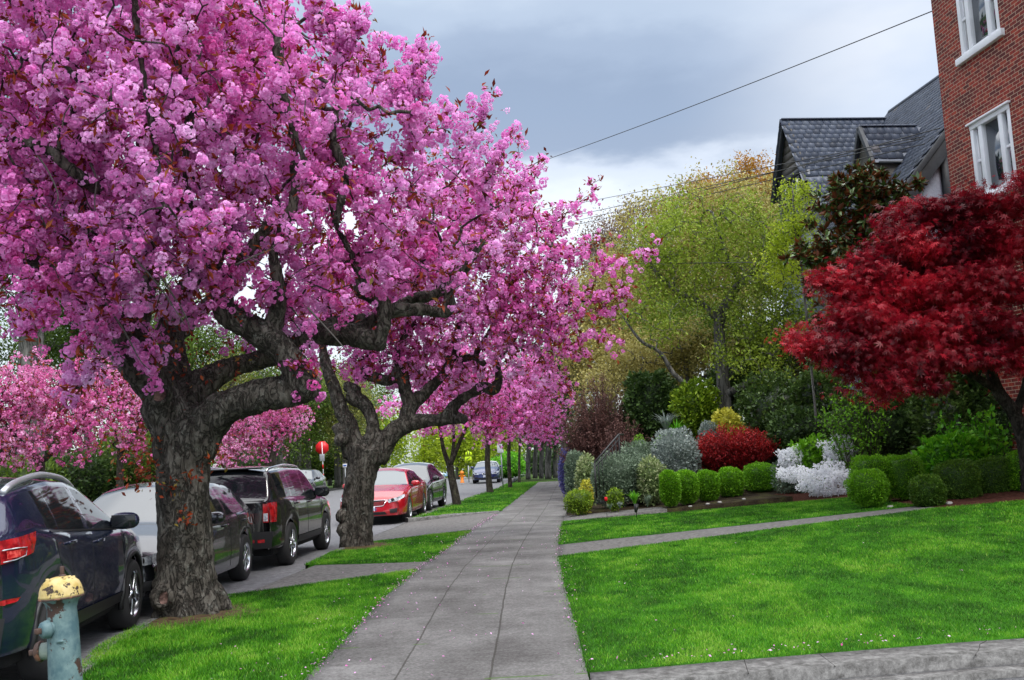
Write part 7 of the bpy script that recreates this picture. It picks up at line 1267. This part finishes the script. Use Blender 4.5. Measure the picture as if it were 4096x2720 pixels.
for k, (u, D, r) in enumerate(us):
    wood('straight grey trunk of the far wood, %s from the left' % nm[k], u, D, r*.85, 1480+30*(k % 3), [bl(u+20, 1560+40*(k % 2), D, 2.4), bl(u-30, 1690, D+1, 1.8), bl(u+30, 1780, D-1, 1.3)], 190, 'wood' if k % 3 else 'olive', 34, .17, .42)
GR = 'dark trunks beyond the pavement end'
for k, (u, D, r, w_) in enumerate([(2112, 68, .28, 'leftmost'), (2140, 74, .3, 'second from left'), (2165, 70, .28, 'third from left'), (2192, 66, .38, 'fourth from left'), (2222, 70, .34, 'fifth from left'), (2250, 64, .3, 'rightmost')]):
    r *= .62
    leafy('conifer_tree', 'dark conifer trunk beyond the pavement end, %s' % w_, [base_t(u, 1900, D, r, (u, 1850, D, r*.9), (u+4, 1750, D, r*.8), (u+6, 1500, D, r*.5))], [bl(u, 1620, D, 2.2), bl(u+30, 1500, D, 2.4), bl(u+10, 1740, D+2, 1.1)], 150, 40, .2, 'dark', sig=.45, group=GR, step=.8, maxlen=12)
GH = 'dark hedges across the street'
for (u0, u1, v0, v1, D, mt, n, lab) in [(330, 640, 1740, 1990, 40, 'wood', 6500, 'mid green hedge across the street left of the huge trunk'), (180, 420, 1820, 1990, 38, 'dark', 4500, 'dark low hedge behind the navy SUV roof'), (-120, 220, 1840, 2000, 36, 'wood', 4000, 'green hedge at the left edge behind the cherry'), (880, 1060, 1800, 1900, 56, 'dark', 3500, 'dark bush under the framed pink cherry'), (-150, 250, 1650, 1900, 50, 'dark', 4500, 'tall dark hedge behind the leftmost pink cherry'), (500, 720, 1650, 1850, 52, 'dark', 3500, 'tall dark bush half hidden by the huge trunk')]:
    bush('hedge', lab, 'hedge', u0, u1, v0, v1, D, mt, n, .16, depth=1.6, jit=.9, lump=.25, core=.85, group=GH)
for k, (u0, u1, v0, v1, D, mt, lab) in enumerate([(1180, 1290, 1800, 1905, 72, 'wood', 'low green thicket left of the stop sign pole'), (1300, 1440, 1790, 1900, 74, 'wood', 'low green thicket right of the stop sign pole'), (1000, 1200, 1810, 1910, 80, 'dark', 'dark thicket among the far wood trunks'), (1960, 2100, 1820, 1890, 84, 'lime', 'bright green bush beyond the verge cherries'), (2100, 2280, 1800, 1890, 90, 'dark', 'dark thicket behind the conifer trunks')]):
    bush('thicket', lab, 'bush', u0, u1, v0, v1, D, mt, 3500, .2, depth=2.2, jit=.9, lump=.3, core=.85, group='thickets beyond the crossing')
GY = 'fresh yellow green trees down the street'
for (u, D, bs, lab) in [(1540, 105, [(1530, 1720, 3.2), (1600, 1770, 2.2), (1480, 1780, 3.0), (1610, 1690, 1.6), (1560, 1830, 2.2)], 'yellow green tree over the black parked car'), (1700, 115, [(1700, 1790, 2.4), (1760, 1760, 2.6), (1680, 1840, 1.8), (1770, 1840, 2.2)], 'yellow green tree above the distant pale car'), (1830, 100, [(1840, 1790, 2.2), (1900, 1760, 2.4), (1900, 1850, 1.8)], 'yellow green tree left of the blue coupe'), (1960, 110, [(1960, 1760, 2.6), (2020, 1800, 2.4), (2010, 1720, 2.0)], 'yellow green tree behind the slender verge cherries')]:
    leafy('spring_tree', lab, [base_t(u, 1900, D, .25, (u, 1860, D, .2), (u, 1780, D, .12))], [bl(a, b_, D, r) for a, b_, r in bs], 260, 34, .26, 'yg' if u < 1900 else 'green', sig=.5, group=GY, step=.9, maxlen=14)
# far backdrop woods at the end of the street
V = []; Nn_ = []
n = 26000; uu = R.random(n); ang = (uu-.5)*2.2; dist = 210+60*R.random(n); x = np.sin(ang)*dist; y = np.cos(ang)*dist; hgt = 9+7*vnoise(np.stack([ang*14, ang*0, ang*0], 1)); gap = np.clip(np.abs(ang+.105)/.012-.4, 0, 1); zz = BY(y)+hgt*gap*R.random(n)**.8
leaves(np.stack([x, y, zz], 1), R.normal(size=(n, 3)), 1.5*(.6+.8*R.random(n)), np.clip(.4+.5*(vnoise(np.stack([x*.05, y*.05, zz*.2], 1))-.5)+.15*R.normal(size=n), 0, 1), 'far_woods', ML['wood'], None)
tag(bpy.data.objects['far_woods'], 'distant band of woodland around the horizon', 'woods', kind='stuff')
# ---------------------------------------------------------------- fallen petals and leaves
P = []
for f, (a0, a1), n, sp_ in ((XL, (6, 26), 520, .045), (XL, (6, 20), 260, .55), (XR, (7, 20), 120, .06), (lambda y: (XL(y)+XR(y))/2, (6.3, 24), 70, .7)):
    y = a0+(a1-a0)*R.random(n); x = f(y)+R.normal(size=n)*sp_; P.append(np.stack([x, y, zt(x, y)+.012], 1))
y = 7.1+R.random(130)*.9; x = .6+R.random(130)*6; y = 6.97+.129*(x-.4)+np.abs(R.normal(size=130))*.16; P.append(np.stack([x, y, zt(x, y)+.04], 1))
y = 7.5+R.random(70)*7; x = 1+R.random(70)*7; P.append(np.stack([x, y, zt(x, y)+.045], 1)); P = np.concatenate(P)
leaves(P, R.normal(size=(len(P), 3))*[1, 1, .3], .024*(.5+.8*R.random(len(P))), np.clip(.75+.2*R.normal(size=len(P)), 0, 1), 'petals', M_bloom, None, quad=True); o = bpy.data.objects['petals']; tag(o, 'fallen pale petals along the pavement edges and lawn', 'petals', kind='stuff')
for (u, v, lab) in [(2395, 2370, 'dry brown leaf on the lawn near the pavement'), (2570, 2548, 'curled tan leaf on the lower lawn, left one'), (2480, 2600, 'curled tan leaf just above the kerb edge'), (3305, 2212, 'pale long leaf in the middle of the lawn'), (3280, 2520, 'pale twig-like leaf near the kerb'), (3875, 2658, 'orange dry leaf lying against the kerb')]:
    q = hit(u, v); L_ = .09; a = R.random()*3; Vv = (LV*[L_, L_, L_*1.6])@rotz(a).T; o = mk('fallen_leaf', Vv, LF, pm('dry_leaf', (.42, .20, .08), .8), None); o.location = (q[0], q[1], q[2]+.045); tag(o, lab, 'leaf', 'dry fallen leaves')
